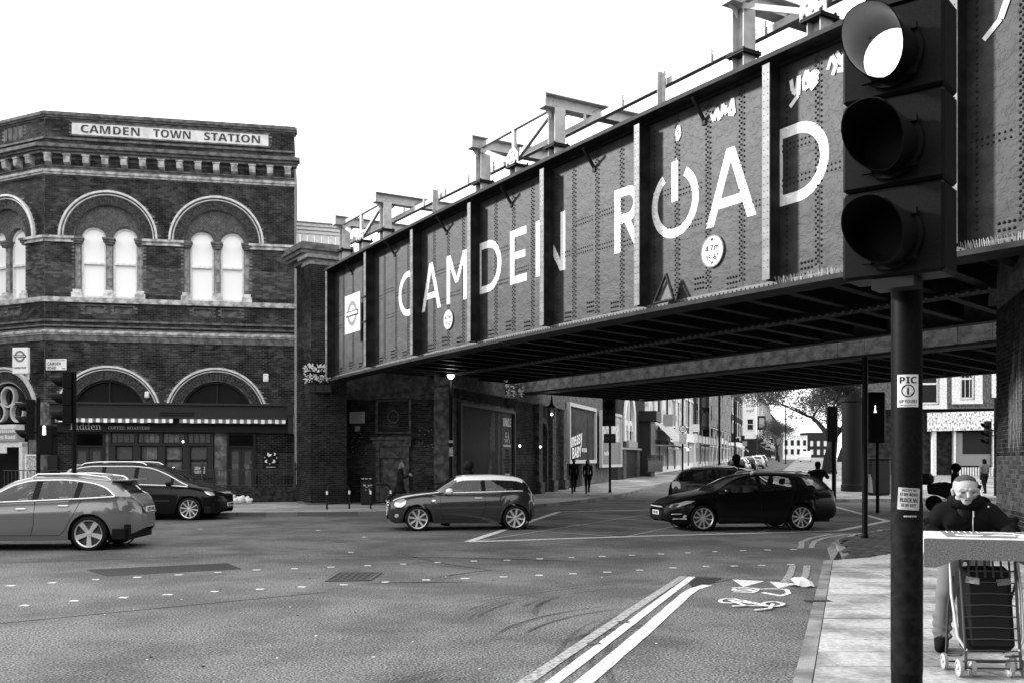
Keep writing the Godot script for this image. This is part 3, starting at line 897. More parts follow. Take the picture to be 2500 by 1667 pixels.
func station() -> void:
	var st := thing("station_building", "Victorian brick station with arched white windows and painted name panel on its parapet", "building")
	framed(st, Vector3(-18.57, 0, -39.0), 9.63, -1.95)
	station_face(st, 9.7, [2.4, 6.58], Vector2(1.02, 8.64), 0.16, 0.0)
	var side := MB.new()
	side.bx(-9, 0, -0.6, -0.02, 15.4, -0.52)
	var sw := part(st, "side_wall", side, mats["mortar"])
	var world := Node3D.new()
	framed(world, Vector3(-23.3, 0, -41.4), 4.73, 2.4)
	sw.transform = st.transform.inverse() * world.transform
	world.free()
	station_face(sw, 5.3, [2.9], Vector2(2.85, 4.0), 1.05, 0.0)
	# flank wall towards the bridge, roof behind the parapet, unseen rear block deepened to shade the street
	var fl := MB.new()
	fl.bx(9.18, 0, -9, 9.69, 15.4, -0.5); fl.bx(0.3, 0, -28, 9.15, 14.2, -6.2); fl.bx(0.3, 13.9, -6.2, 9.15, 14.2, -0.5)
	part(st, "flank_wall", fl, mats["mortar"])
	# name panel
	var np := MB.new()
	np.bx(1.02, 14.75, -0.02, 8.64, 15.22, 0.03)
	var panel := part(st, "name_panel", np, mat("old sign", 0.68, 0.8, {"tex": texs["scuff"], "ts": 0.2}))
	var fr := MB.new()
	fr.bx(0.95, 15.22, -0.02, 8.71, 15.28, 0.05); fr.bx(0.95, 14.69, -0.02, 8.71, 14.75, 0.05)
	part(panel, "surround", fr, mats["stone dark"])
	var ltr := mat("faded letters", 0.11, 0.9, {"tex": texs["blotch"], "ts": 1.0})
	for k in [["CAMDEN", 1.37, 3.6], ["TOWN", 4.13, 5.58], ["STATION", 6.1, 8.32]]:
		text(panel, "lettering", k[0], 0.31, Vector3((k[1] + k[2]) / 2, 14.985, 0.034), ltr, {"fit": k[2] - k[1], "depth": 0.006})
	# slots in the side parapet
	var sl := MB.new()
	for x in [3.0, 3.32, 3.64, 3.96]: sl.bx(x - 0.07, 14.75, 0.0, x + 0.07, 15.24, 0.012)
	part(sw, "parapet_slot", sl, mats["black"])
	# traceried fanlight of the side entrance
	var tr := MB.new()
	for q in [[2.9, 4.35, 0.42], [2.33, 3.72, 0.4], [3.47, 3.72, 0.4]]: tr.ring(q[0], q[1], q[2] - 0.07, q[2] + 0.02, 0, 360, -0.3, -0.12, 28)
	tr.ring(2.9, 3.54, 1.38, 1.46, 0, 180, -0.3, -0.1, 30)
	part(sw, "tracery", tr, mat("tracery", 0.45, 0.7))
	var tg := MB.new()
	tg.prism(arch_poly(2.9, 3.54, 1.46, -0.1), -0.44, -0.4)
	part(sw, "doorway", tg, mats["dark glass"])
	var en := MB.new()
	en.bx(1.2, 3.02, -0.05, 4.05, 3.2, 0.35); en.bx(1.2, 2.9, -0.05, 4.05, 3.02, 0.3)
	for k in 22: en.bx(1.25 + k * 0.13, 2.86, 0.28, 1.31 + k * 0.13, 2.98, 0.34)
	var canopy := part(sw, "entrance_canopy", en, mats["white paint"])
	var en2 := MB.new()
	en2.bx(1.2, 2.52, -0.05, 4.05, 2.86, 0.28)
	var board := part(sw, "entrance_sign", en2, mat("sign grey", 0.3, 0.5))
	text(board, "lettering", "Camden Road", 0.17, Vector3(3.05, 2.7, 0.284), mats["letter white"], {"font": bold, "fit": 1.75})
	var dj := MB.new()
	dj.bx(4.05, 0.1, -0.05, 4.25, 2.45, 0.2); dj.bx(1.2, 2.3, -0.05, 4.25, 2.5, 0.22); dj.bx(2.7, 2.05, 0.22, 3.35, 2.32, 0.25)
	part(sw, "door_frame", dj, mats["white paint"])
	# ---- shopfront of the ground floor
	var sp := mat("shop paint", 0.032, 0.45, {"tex": texs["fine"], "ts": 1.2})
	var frame_m := mat("shop frame", 0.05, 0.45, {"tex": texs["fine"], "ts": 1.2})
	var rm := MB.new() # room behind: floor, back wall and ceiling
	rm.bx(0.4, 0.05, -6, 9.4, 0.12, -0.5); rm.bx(0.4, 0.1, -6.1, 9.4, 3.4, -6.0); rm.bx(0.4, 3.3, -6, 9.4, 3.4, 0.1); rm.bx(0.3, 0.1, -6, 0.4, 3.4, 0.1); rm.bx(9.4, 0.1, -6, 9.5, 3.4, 0.1)
	part(st, "cafe_room", rm, mat("room", 0.06, 0.8))
	var fa := MB.new()
	fa.bx(0.3, 3.5, -0.05, 9.6, 3.98, 0.5); fa.bx(0.25, 3.98, -0.05, 9.68, 4.06, 0.6); fa.bx(0.3, 3.45, -0.05, 9.6, 3.5, 0.55)
	var fascia := part(st, "shop_cornice", fa, frame_m)
	var eb := MB.new()
	eb.bx(9.45, 2.85, 0.0, 9.68, 3.6, 0.62); eb.bx(9.42, 3.6, 0.0, 9.71, 3.98, 0.66)
	part(fascia, "end_bracket", eb, frame_m)
	eb = MB.new(); eb.bx(4.45, 3.56, 0.5, 5.75, 3.6, 0.54); eb.bx(4.45, 3.66, 0.5, 5.75, 3.7, 0.54)
	part(fascia, "vent_bar", eb, mats["black metal"])
	var fs := MB.new()
	fs.bx(0.3, 2.9, -0.05, 9.45, 3.45, 0.3)
	var sb := part(st, "shop_fascia", fs, sp)
	text(sb, "lettering", "hidden", 0.24, Vector3(1.6, 3.1, 0.304), mat("cream letter", 0.42, 0.6), {"font": serif, "fit": 1.15})
	text(sb, "lettering", "COFFEE", 0.11, Vector3(2.75, 3.06, 0.304), mats["cream letter"], {"font": serif, "fit": 0.62})
	text(sb, "lettering", "ROASTERS", 0.11, Vector3(3.58, 3.06, 0.304), mats["cream letter"], {"font": serif, "fit": 0.85})
	# striped awning valances, rolled in
	for a in [[0.55, 4.95, 32], [5.2, 9.35, 30]]:
		var cas := MB.new()
		cas.cb(Vector3((a[0] + a[1]) / 2, 3.45, 0.62), Vector3(a[1] - a[0], 0.06, 0.16), 0.02)
		var aw := part(st, "awning", cas, frame_m)
		for k in a[2]:
			var x0: float = lerpf(a[0], a[1], float(k) / a[2]); var x1: float = lerpf(a[0], a[1], (k + 1.0) / a[2])
			var v := MB.new()
			v.bx(x0, 3.26 + 0.008 * sin(k * 1.3), 0.66 + 0.006 * (k % 2), x1, 3.43, 0.672 + 0.006 * (k % 2))
			part(aw, "stripe", v, mat("canvas pale", 0.85, 0.8) if k % 2 else mat("canvas dark", 0.17, 0.8))
	# window bay
	var mu := MB.new()
	for x in [[2.43, 2.69], [3.36, 3.64], [4.32, 4.59], [5.28, 5.54], [6.24, 6.46]]: mu.bx(x[0], 1.1, -0.05, x[1], 2.36, 0.2)
	mu.bx(2.43, 2.36, -0.05, 6.46, 2.43, 0.24); mu.bx(2.35, 1.05, -0.05, 6.5, 1.18, 0.3)
	for x in [2.43, 3.44, 4.4, 5.36, 6.38]: mu.bx(x, 2.43, -0.05, x + 0.08, 2.9, 0.18)
	var wb := part(st, "window_bay", mu, frame_m)
	for x in [[2.69, 3.36], [3.64, 4.32], [4.59, 5.28], [5.54, 6.24]]:
		cafe_window(st, x[0], x[1], 1.75, 2.36, 0.12, 0)
		cafe_window(st, x[0], x[1], 1.18, 1.75, 0.1, 0)
	for x in [[2.51, 3.44], [3.52, 4.4], [4.48, 5.36], [5.44, 6.38]]: cafe_window(st, x[0], x[1], 2.43, 2.9, 0.12, 3)
	var sr := MB.new()
	sr.bx(2.35, 0.1, -0.05, 6.5, 1.05, 0.22)
	for k in 6: sr.bx(2.5 + k * 0.66, 0.3, 0.22, 3.05 + k * 0.66, 0.95, 0.235)
	part(st, "stall_riser", sr, frame_m)
	var nt := MB.new(); nt.bx(5.72, 1.22, 0.12, 6.13, 1.5, 0.126)
	part(st, "window_notice", nt, mat("paper", 0.62, 0.8, {"tex": texs["blotch"], "ts": 2.0}))
	# doors
	for d in [[1.15, 2.2], [7.08, 8.04]]:
		var df := MB.new()
		df.bx(d[0] - 0.1, 0.1, -0.05, d[0], 2.9, 0.16); df.bx(d[1], 0.1, -0.05, d[1] + 0.1, 2.9, 0.16); df.bx(d[0], 2.28, -0.05, d[1], 2.36, 0.14); df.bx(d[0], 2.82, -0.05, d[1], 2.9, 0.14)
		var door := part(st, "door", df, sp)
		var mid: float = (d[0] + d[1]) / 2
		for lf in [[d[0], mid - 0.01], [mid + 0.01, d[1]]]:
			var l := MB.new()
			l.bx(lf[0], 0.12, 0.02, lf[0] + 0.1, 2.28, 0.07); l.bx(lf[1] - 0.1, 0.12, 0.02, lf[1], 2.28, 0.07); l.bx(lf[0] + 0.1, 0.12, 0.02, lf[1] - 0.1, 0.75, 0.06); l.bx(lf[0] + 0.1, 2.15, 0.02, lf[1] - 0.1, 2.28, 0.07)
			part(door, "leaf", l, frame_m)
			var gl := MB.new(); gl.bx(lf[0] + 0.1, 0.75, 0.035, lf[1] - 0.1, 2.15, 0.04)
			part(door, "pane", gl, mats["glass"])
	# brick piers between
	for q in [[0.2, 1.05], [2.3, 2.43], [6.5, 6.98], [8.14, 9.68]]:
		var bp := MB.new(); bp.bx(q[0], 0.1, -0.3, q[1], 2.9, 0.1)
		var pier := part(st, "pier", bp, mats["mortar"])
		if q[1] - q[0] > 0.6:
			var old := courses(q[0], q[1], 0.1, 2.9, func(_x, _y): return true, 1.6)
			bricks(pier, old, 0.112, 0.03, 0.064, [0.04, 0.05, 0.065, 0.032], 90)
	var po := MB.new(); po.bx(8.42, 1.43, 0.11, 9.05, 2.23, 0.13)
	var post := part(st, "poster", po, mat("poster black", 0.012, 0.5))
	var bl := MB.new()
	for q in [[8.68, 2.0, 0.1], [8.9, 2.02, 0.06], [8.56, 1.72, 0.07], [8.86, 1.72, 0.08], [8.7, 1.62, 0.03], [8.5, 1.88, 0.025], [8.98, 1.86, 0.03]]:
		bl.xf = Transform3D(Basis(Vector3(0, 0, 1), q[0] * 9), Vector3(q[0], q[1], 0.132))
		bl.prism(v2([[-q[2], -q[2] * 0.6], [0, -q[2] * 0.2], [q[2], -q[2] * 0.7], [q[2] * 0.7, q[2] * 0.5], [0, q[2] * 0.9], [-q[2] * 0.8, q[2] * 0.4]]), -0.001, 0.002)
	part(post, "print", bl, mats["letter white"])
	text(post, "lettering", "COFFEE AND FOOD", 0.03, Vector3(8.74, 1.48, 0.133), mats["letter white"])
	# lamps inside the cafe
	for q in [[4.98, 2.62, -1.0], [5.06, 2.55, -1.6], [4.87, 2.2, -1.2]]:
		var lm := MB.new(); lm.ell(Vector3(q[0], q[1], q[2]), Vector3(0.035, 0.06, 0.035), 8, 6)
		part(st, "cafe_bulb", lm, mat("bulb", 0.9, 0.5, {"emit": 4.0}))
		var ol := OmniLight3D.new()
		ol.name = "cafe_light"
		ol.light_energy = 0.25; ol.omni_range = 12.0; ol.light_size = 0.05; ol.shadow_enabled = true; ol.omni_attenuation = 2.0
		ol.position = Vector3(q[0], q[1] - 0.12, q[2] + 0.1)
		st.add_child(ol, true)
	# small fittings on the wall
	var al := MB.new(); al.cb(Vector3(3.88, 4.4, 0.12), Vector3(0.17, 0.27, 0.2), 0.04)
	solo_at(al, st, "alarm_box", "white alarm box below the left ground-floor arch of the station", "alarm box")
	al = MB.new(); al.cb(Vector3(8.54, 5.17, 0.06), Vector3(0.22, 0.34, 0.1), 0.03)
	solo_at(al, st, "junction_box", "white box high on the station wall beside the right arch", "alarm box")
	al = MB.new(); al.cb(Vector3(-0.55, 5.05, 0.3), Vector3(0.14, 0.3, 0.12), 0.03)
	solo_at(al, st, "camera_box", "small white box on a pole top at the station corner", "alarm box")
	# plinth with railings in front
	var pl := MB.new()
	pl.cb(Vector3(4.6, 0.4, 1.85), Vector3(11.4, 0.58, 0.3), 0.02)
	var wall := thing("railing_wall", "low dark plinth wall with iron railings in front of the cafe", "railing")
	wall.transform = st.transform
	part(wall, "plinth", pl, mat("plinth", 0.045, 0.8, {"tex": texs["blotch"], "ts": 0.6}))
	pl = MB.new(); pl.cb(Vector3(4.6, 0.22, 2.0), Vector3(11.4, 0.2, 0.12), 0.015)
	part(wall, "kerb", pl, mats["plinth"])
	var iron := mat("rail iron", 0.05, 0.5)
	var rl := MB.new()
	rl.tube([Vector3(-1, 1.38, 1.85), Vector3(10.2, 1.38, 1.85)], 0.016, 6); rl.tube([Vector3(-1, 0.78, 1.85), Vector3(10.2, 0.78, 1.85)], 0.014, 6)
	part(wall, "rail", rl, iron)
	for x in [2.2, 4.2, 6.2, 8.05, 9.75]:
		var p := MB.new()
		p.xf.origin = Vector3(x, 0.69, 1.85)
		p.lathe([Vector2(0.07, 0), Vector2(0.07, 0.08), Vector2(0.045, 0.1), Vector2(0.04, 0.7), Vector2(0.075, 0.73), Vector2(0.07, 0.8), Vector2(0.04, 0.82), Vector2(0.055, 0.88), Vector2(0.06, 0.94), Vector2(0.04, 1.0), Vector2(0, 1.04)], 10)
		part(wall, "post", p, iron)
	for k in 84:
		var x := -0.95 + k * 0.133
		var b := MB.new(); b.bx(x - 0.008, 0.69, 1.842, x + 0.008, 1.38, 1.858)
		part(wall, "baluster", b, iron)
func solo_at(mb: MB, like: Node3D, nm: String, label: String, cat: String, m: Material = null) -> MeshInstance3D:
	var o := solo(nm, mb, m if m else mats["white paint"], label, cat)
	o.transform = like.transform
	return o

func towers() -> void: # brick pier towers between station and bridge, square to the girder
	mat("pier mortar", 0.11, 0.95)
	var t := thing("pier_tower", "tall brick pier with heavy stone cornice between station and bridge", "pier")
	framed(t, Vector3(-7.69, 0, -37.0), 12.8, 21.2)
	# [right end x, left end x, front z, depth, height]
	for q in [[0.0, -1.3, 0.0, 1.2, 9.2], [0.95, 0.2, 0.22, 1.4, 8.95]]:
		var m := MB.new(); m.bx(q[1] + 0.012, 0.1, q[2] - q[3], q[0] - 0.012, q[4], q[2] - 0.012)
		var w := part(t, "shaft", m, mats["pier mortar"])
		bricks(w, courses(q[1], q[0], 0.2, q[4], func(_x, _y): return true, 6.5), q[2], 0.03, 0.064, [0.055, 0.07, 0.09, 0.045], 70)
		var mi := MB.new(); mi.bx(-q[2] + 0.012, 0.1, -0.06, q[3] - q[2], q[4], -0.02)
		var rt := part(t, "return_face", mi, mats["pier mortar"])
		rt.transform = Transform3D(Basis(Vector3(0, 0, -1), Vector3.UP, Vector3(1, 0, 0)), Vector3(q[0], 0, 0))
		bricks(rt, courses(-q[2], q[3] - q[2], 0.2, q[4], func(_x, _y): return true, 6.5), 0.0, 0.03, 0.064, [0.055, 0.07, 0.09, 0.045], 70)
	var c := MB.new()
	c.bx(-1.4, 9.2, -1.3, 0.1, 9.35, 0.12); c.bx(-1.6, 9.35, -1.5, 0.3, 9.47, 0.3); c.bx(-1.7, 9.47, -1.6, 0.38, 9.62, 0.38); c.bx(-1.8, 9.62, -1.7, 0.46, 9.72, 0.46); c.bx(-1.7, 9.72, -1.7, 0.36, 9.9, 0.36)
	part(t, "cornice", c, mats["stone dark"])
	c = MB.new()
	c.bx(0.12, 8.95, -1.2, 1.03, 9.03, 0.3); c.bx(0.16, 9.03, -1.2, 1.0, 9.17, 0.27); c.bx(0.05, 9.17, -1.3, 1.15, 9.3, 0.42)
	part(t, "cap", c, mat("cap stone", 0.3, 0.9, {"tex": texs["weather"], "ts": 1.2}))
	# platform canopy edge above the pier
	var cp := thing("platform_canopy", "pale boarded platform canopy showing above the brick pier", "canopy")
	framed(cp, at(715, 590, 46), 1.0, -0.35)
	for k in 7:
		var b := MB.new(); b.bx(k * 0.33, -0.9, -0.03, k * 0.33 + 0.315, 0.42, 0.0)
		part(cp, "board", b, mats["white paint"])
	var e := MB.new()
	for k in 3: e.bx(-0.1, 0.42 + k * 0.16, -0.3, 2.4 + k * 0.08, 0.56 + k * 0.16, 0.05 + k * 0.07)
	e.bx(-0.1, 0.9, -0.4, 2.65, 0.94, 0.3)
	part(cp, "cornice", e, mats["white paint"])
# ---------------------------------------------------------------- railway bridge
func camber(x: float) -> float: return 0.14 * (1.0 - pow((x - 12.7) / 12.7, 2.0))
func poly_in(polys: Array, x: float, y: float) -> bool:
	for p in polys:
		if Geometry2D.is_point_in_polygon(Vector2(x, y), p): return true
	return false
func arc_poly(cx: float, cy: float, r0: float, r1: float, a0: float, a1: float, sx := 1.0) -> PackedVector2Array:
	var p := PackedVector2Array()
	for k in 29:
		var t := deg_to_rad(lerpf(a0, a1, k / 28.0)); p.append(Vector2(cx + r1 * cos(t) * sx, cy + r1 * sin(t)))
	for k in 29:
		var t := deg_to_rad(lerpf(a1, a0, k / 28.0)); p.append(Vector2(cx + r0 * cos(t) * sx, cy + r0 * sin(t)))
	return p
func rect(x0: float, y0: float, x1: float, y1: float) -> PackedVector2Array: return v2([[x0, y0], [x1, y0], [x1, y1], [x0, y1]])
func dome(m: MB, x: float, y: float, z: float, r: float) -> void: # rivet head
	var a := []; var b := []
	for k in 6:
		var t := TAU * k / 6.0
		a.append(Vector3(x + r * cos(t), y + r * sin(t), z)); b.append(Vector3(x + r * 0.55 * cos(t), y + r * 0.55 * sin(t), z + r * 0.6))
	var top := Vector3(x, y, z + r * 0.75)
	for k in 6:
		var k2 := (k + 1) % 6
		m.quad(a[k], a[k2], b[k2], b[k]); m.tri(b[k], b[k2], top)

func bridge() -> void:
	var steel := mat("bridge paint", 0.033, 0.55, {"spec": 0.4, "tex": noise_tex("paint patch", 0.012, 0.6, 1.0, {"oct": 5}), "ts": 0.35, "bump": noise_tex("peeling", 0.011, 0.0, 1.0, {"oct": 6, "gain": 0.62, "at": [0.48, 0.56], "size": 1024}), "bs": 0.35})
	var steel2 := mat("bridge paint plain", 0.026, 0.55, {"tex": texs["paint patch"], "ts": 0.35, "bump": texs["relief"], "bs": 0.3})
	var dark := steel2
	var P1 := Vector3(-5.82, 0, -34.6)
	var g := thing("bridge_girder", "deep riveted dark girder painted CAMDEN ROAD in tall white letters", "girder")
	framed(g, P1, 12.8, 21.2)
	var x1 := 27.0
	# letters: outlines in the plane of the girder
	var L := {
		"C": [arc_poly(5.11, 6.88, 0.5, 0.69, 48, 312)],
		"A": [v2([[6.07, 6.17], [6.27, 6.17], [6.79, 7.55], [6.58, 7.55]]), v2([[6.62, 7.55], [6.8, 7.55], [7.33, 6.17], [7.12, 6.17]]), rect(6.3, 6.5, 7.08, 6.68)],
		"M": [rect(7.69, 6.19, 7.9, 7.55), rect(8.7, 6.19, 8.89, 7.55), v2([[7.69, 7.55], [7.92, 7.55], [8.38, 6.73], [8.22, 6.73]]), v2([[8.22, 6.73], [8.38, 6.73], [8.89, 7.55], [8.69, 7.55]])],
		"D": [rect(9.51, 6.2, 9.71, 7.56), arc_poly(10.08, 6.88, 0.49, 0.68, -90, 90), rect(9.71, 7.37, 10.09, 7.56), rect(9.71, 6.2, 10.09, 6.39)],
		"E": [rect(11.2, 6.21, 11.41, 7.57), rect(11.41, 7.38, 11.98, 7.57), rect(11.41, 6.82, 11.93, 7.0), rect(11.41, 6.21, 12.0, 6.4)],
		"N": [rect(12.42, 6.22, 12.61, 7.57), rect(13.5, 6.2, 13.69, 7.57), v2([[12.5, 7.57], [12.68, 7.57], [13.69, 6.2], [13.48, 6.2]])],
		"R": [rect(15.59, 6.22, 15.8, 7.58), arc_poly(16.05, 7.2, 0.19, 0.38, -90, 90), rect(15.8, 7.39, 16.06, 7.58), rect(15.8, 6.82, 16.06, 7.01), v2([[15.95, 6.82], [16.16, 6.82], [16.55, 6.22], [16.32, 6.22]])],
		"O": [arc_poly(17.56, 6.9, 0.53, 0.71, 60, -238), rect(17.47, 6.91, 17.66, 7.71)],
		"A2": [v2([[18.48, 6.18], [18.68, 6.18], [19.24, 7.56], [19.03, 7.56]]), v2([[19.05, 7.56], [19.24, 7.56], [19.79, 6.18], [19.57, 6.18]]), rect(18.75, 6.48, 19.5, 6.66)],
		"D2": [rect(20.24, 6.19, 20.42, 7.54), arc_poly(20.76, 6.865, 0.49, 0.675, -90, 90), rect(20.42, 7.355, 20.77, 7.54), rect(20.42, 6.19, 20.77, 6.375)],
	}
	var all := []
	for k in L: all.append_array(L[k])
	var lp := mat("letter paint", 0.8, 0.45, {"tex": texs["scuff"], "ts": 0.8})
	for k in L:
		var m := MB.new()
		var z := 0.0215
		for p in L[k]:
			m.prism(p, 0.0, z); z += 0.0006
		var o := part(g, "painted_letter", m, lp)
		o.set_meta("label", "white painted %s on the girder" % ("power symbol standing for the letter O" if k == "O" else "letter " + k.substr(0, 1)))
	# web plates, four to a bay
	var fins := []
	for k in range(-1, 8): fins.append(2.46 + 3.577 * k)
	var rv := MB.new(); var rvw := MB.new()
	var x := -1.117
	var idx := 0
	while x < x1:
		var xe := x + 3.577 / 4.0
		var m := MB.new()
		var c := camber(x + 0.45)
		var z := 0.018
		var ys := [4.9 + c - 0.14, rng.randf_range(6.25, 6.6), rng.randf_range(6.95, 7.2), 8.62]
		m.bx(x + 0.007, ys[0], -0.01, xe - 0.007, 8.66, z)
		part(g, "web_plate", m, steel)
		# rivet rows along the joint, and short splices across
		var y := 5.05
		while y < 8.55:
			for dx in ([-0.085, -0.04, 0.04] if idx % 4 else [-0.17, 0.17]):
				var px: float = x + dx
				var into := rvw if poly_in(all, px, y) else rv
				dome(into, px, y + (0.04 if dx == -0.04 else 0.0), 0.0225 if into == rvw else 0.018, 0.025)
			y += 0.098
		for sy in [ys[1], ys[2]]:
			if rng.randf() < 0.72:
				var spl := MB.new(); spl.bx(x + 0.02, sy - 0.09, 0.0, xe - 0.1, sy + 0.09, 0.0205)
				part(g, "splice_plate", spl, steel)
				var rx := x + 0.08
				while rx < xe - 0.14:
					for dy in [-0.05, 0.045]:
						var into := rvw if poly_in(all, rx, sy + dy) else rv
						dome(into, rx, sy + dy, 0.0225 if into == rvw else 0.02, 0.023)
					rx += 0.085
		for r in 4:
			for q in 3: dome(rv, x + 0.5 + r * 0.075, 4.98 + c - 0.14 + 0.1 * q + 0.12 * (idx % 2), 0.022, 0.026)
		x = xe
		idx += 1
	var ro := part(g, "rivets", rv, steel2); ro.set_meta("kind", "stuff")
	ro = part(g, "painted_rivets", rvw, lp); ro.set_meta("kind", "stuff")
	# tee stiffeners
	for f in fins:
		var m := MB.new()
		m.bx(f - 0.008, 4.92 + camber(f) - 0.14, 0.0, f + 0.008, 8.62, 0.335)
		var st := part(g, "stiffener", m, steel2)
		m = MB.new(); m.bx(f - 0.085, 4.94 + camber(f) - 0.14, 0.335, f + 0.085, 8.62, 0.352)
		part(st, "flange", m, mat("stiffener paint", 0.15, 0.5, {"tex": texs["paint patch"], "ts": 0.5}))  # lighter than the webs: light falling on the flanges put into the paint
		var b := MB.new()
		var y := 5.1
		while y < 8.5:
			dome(b, f - 0.045, y, 0.352, 0.012); dome(b, f + 0.045, y, 0.352, 0.012)
			y += 0.12
		part(st, "rivet_row", b, steel2)
		# diagonal bracket under the flange at mid bay
		m = MB.new()
		m.bar(Vector3(f + 1.7, 8.64, 0.36), Vector3(f + 1.66, 8.27, 0.03), 0.06, 0.05)
		m.box(Vector3(f + 1.66, 8.24, 0.03), Vector3(0.1, 0.12, 0.04))
		part(g, "bracket", m, dark)
	# flanges follow the camber, in short lengths
	var tf := MB.new(); var bf := MB.new(); var tr := MB.new(); var ba := MB.new()
	x = -1.1
	while x < x1:
		var xe := x + 0.9
		for k in [[tf, 8.62, 8.70, -0.35, 0.42], [tf, 8.56, 8.62, 0.0, 0.1], [bf, 4.76, 4.84, -0.3, 0.3], [ba, 4.84, 4.95, 0.0, 0.1]]:
			var m: MB = k[0]
			var c0 := camber(x) - 0.14 + (0.1 if k[1] > 8 else 0.0); var c1 := camber(xe) - 0.14 + (0.1 if k[1] > 8 else 0.0)
			var a := []
			for e in [[x, k[1] + c0, k[3]], [xe, k[1] + c1, k[3]], [xe, k[2] + c1, k[3]], [x, k[2] + c0, k[3]], [x, k[1] + c0, k[4]], [xe, k[1] + c1, k[4]], [xe, k[2] + c1, k[4]], [x, k[2] + c0, k[4]]]: a.append(Vector3(e[0], e[1], e[2]))
			m.quad(a[4], a[5], a[6], a[7]); m.quad(a[1], a[0], a[3], a[2]); m.quad(a[7], a[6], a[2], a[3]); m.quad(a[0], a[1], a[5], a[4])
		for j in 8:
			var xx := x + 0.1125 * j
			tr.xf = Transform3D(Basis(Vector3(1, 0, 0), -PI / 2), Vector3(xx, 8.70 + camber(xx) - 0.04, 0.3))
			dome(tr, 0, 0, 0, 0.03)
			tr.xf.origin = Vector3(xx + 0.05, 4.84 + camber(xx) - 0.14, 0.2)
			dome(tr, 0, 0, 0, 0.022)
			tr.xf = Transform3D(Basis.IDENTITY, Vector3.ZERO)
			dome(tr, xx, 4.9 + camber(xx) - 0.14, 0.1, 0.018)
		x = xe
	part(g, "top_flange", tf, mat("flange paint", 0.025, 0.55, {"tex": texs["blotch"], "ts": 0.6}))
	part(g, "bottom_flange", bf, dark)
	part(g, "flange_angle", ba, mat("worn edge", 0.13, 0.6, {"tex": texs["weather"], "ts": 1.5}))
	ro = part(g, "flange_rivets", tr, mats["flange paint"]); ro.set_meta("kind", "stuff")
	# bird spikes
	var bs := MB.new()
	x = 20.5
	while x < x1:
		for j in 3:
			var p := Vector3(x, 4.85 + camber(x) - 0.14, 0.12 + 0.06 * j)
			bs.bar(p, p + Vector3(rng.randf_range(-0.02, 0.02), 0.12, rng.randf_range(0.0, 0.06)), 0.006, 0.006)
		x += 0.07
	ro = part(g, "bird_spikes", bs, mat("wire", 0.5, 0.4, {"metal": 0.6})); ro.set_meta("kind", "stuff")
	# spray paint near the top edge
	var sg := mat("spray paint", 0.78, 0.7, {"tex": texs["scuff"], "ts": 1.0})
	for k in [[[20.62, 8.32], [20.66, 8.12], [20.74, 8.05], [20.8, 8.33]], [[20.8, 8.33], [20.78, 8.0], [20.6, 7.86]], [[20.9, 8.2], [20.98, 8.36], [21.02, 8.1], [20.92, 8.05], [20.9, 8.2]], [[21.0, 8.25], [21.16, 8.3], [21.2, 8.12], [21.05, 8.02]], [[21.42, 8.22], [21.5, 8.42], [21.6, 8.25], [21.52, 8.1]], [[21.6, 8.45], [21.75, 8.2], [21.9, 8.45], [21.8, 8.1], [21.62, 8.15]], [[17.62, 8.3], [17.7, 8.38], [17.74, 8.2], [17.66, 8.1], [17.62, 8.3]], [[18.6, 8.36], [18.7, 8.18], [18.78, 8.4], [18.86, 8.15]], [[18.9, 8.2], [18.95, 8.42], [19.02, 8.2]], [[19.1, 8.2], [19.2, 8.45], [19.25, 8.15], [19.1, 8.2]], [[24.2, 7.7], [24.45, 7.9], [24.6, 8.25], [24.62, 8.5]], [[24.9, 8.4], [25.1, 8.0], [25.3, 8.05], [25.35, 8.5]]]:
		var m := MB.new()
		var zz := 0.031
		for i in k.size() - 1:
			m.bar(Vector3(k[i][0], k[i][1], zz), Vector3(k[i + 1][0], k[i + 1][1], zz), 0.003, rng.randf_range(0.055, 0.1), Vector3(-(k[i + 1][1] - k[i][1]), k[i + 1][0] - k[i][0], 0).normalized())
			zz += 0.0007
		part(g, "spray_tag", m, sg)
	for q in [[21.1, 8.18, 0.16], [21.74, 8.28, 0.15], [18.98, 8.3, 0.1]]:
		var p := PackedVector2Array()
		for k in 18: 
			var r: float = q[2] * rng.randf_range(0.6, 1.15)
			p.append(Vector2(q[0] + r * cos(TAU * k / 18), q[1] + 0.9 * r * sin(TAU * k / 18)))
		var m := MB.new(); m.prism(p, 0.01, 0.0295)
		part(g, "spray_tag", m, sg)
	# headroom signs
	for q in [[18.67, 5.72, 0.285], [7.83, 5.75, 0.265]]:
		var s := thing("headroom_sign", "round white 4.7m 15'-6\" headroom disc under the %s" % ("A of ROAD" if q[0] > 10 else "M of CAMDEN"), "sign")
		s.transform = g.transform * Transform3D(Basis.IDENTITY, Vector3(q[0], q[1], 0.05))
		var d := MB.new(); d.ring(0, 0, 0, q[2], 0, 360, -0.02, 0.0, 36)
		part(s, "disc", d, lp)
		d = MB.new(); d.ring(0, 0, q[2] * 0.99, q[2] * 1.09, 0, 360, -0.02, 0.004, 36)
		part(s, "rim", d, mat("rim grey", 0.2, 0.7, {"tex": texs["weather"], "ts": 3.0}))
		text(s, "lettering", "4.7m", 0.11, Vector3(0, 0.06, 0.002), mats["letter black"], {"fit": 0.36})
		text(s, "lettering", "15'-6\"", 0.11, Vector3(0, -0.12, 0.002), mats["letter black"], {"fit": 0.33})
		for e in [1, -1]:
			var tm := MB.new(); tm.prism(v2([[-0.04, e * 0.24], [0.04, e * 0.24], [0, e * 0.17]]), -0.001, 0.003)
			part(s, "arrow", tm, mats["letter black"])
	# roundel board on the left end
	var ov := thing("roundel_board", "white board with OVERGROUND roundel on the left end of the girder", "sign")
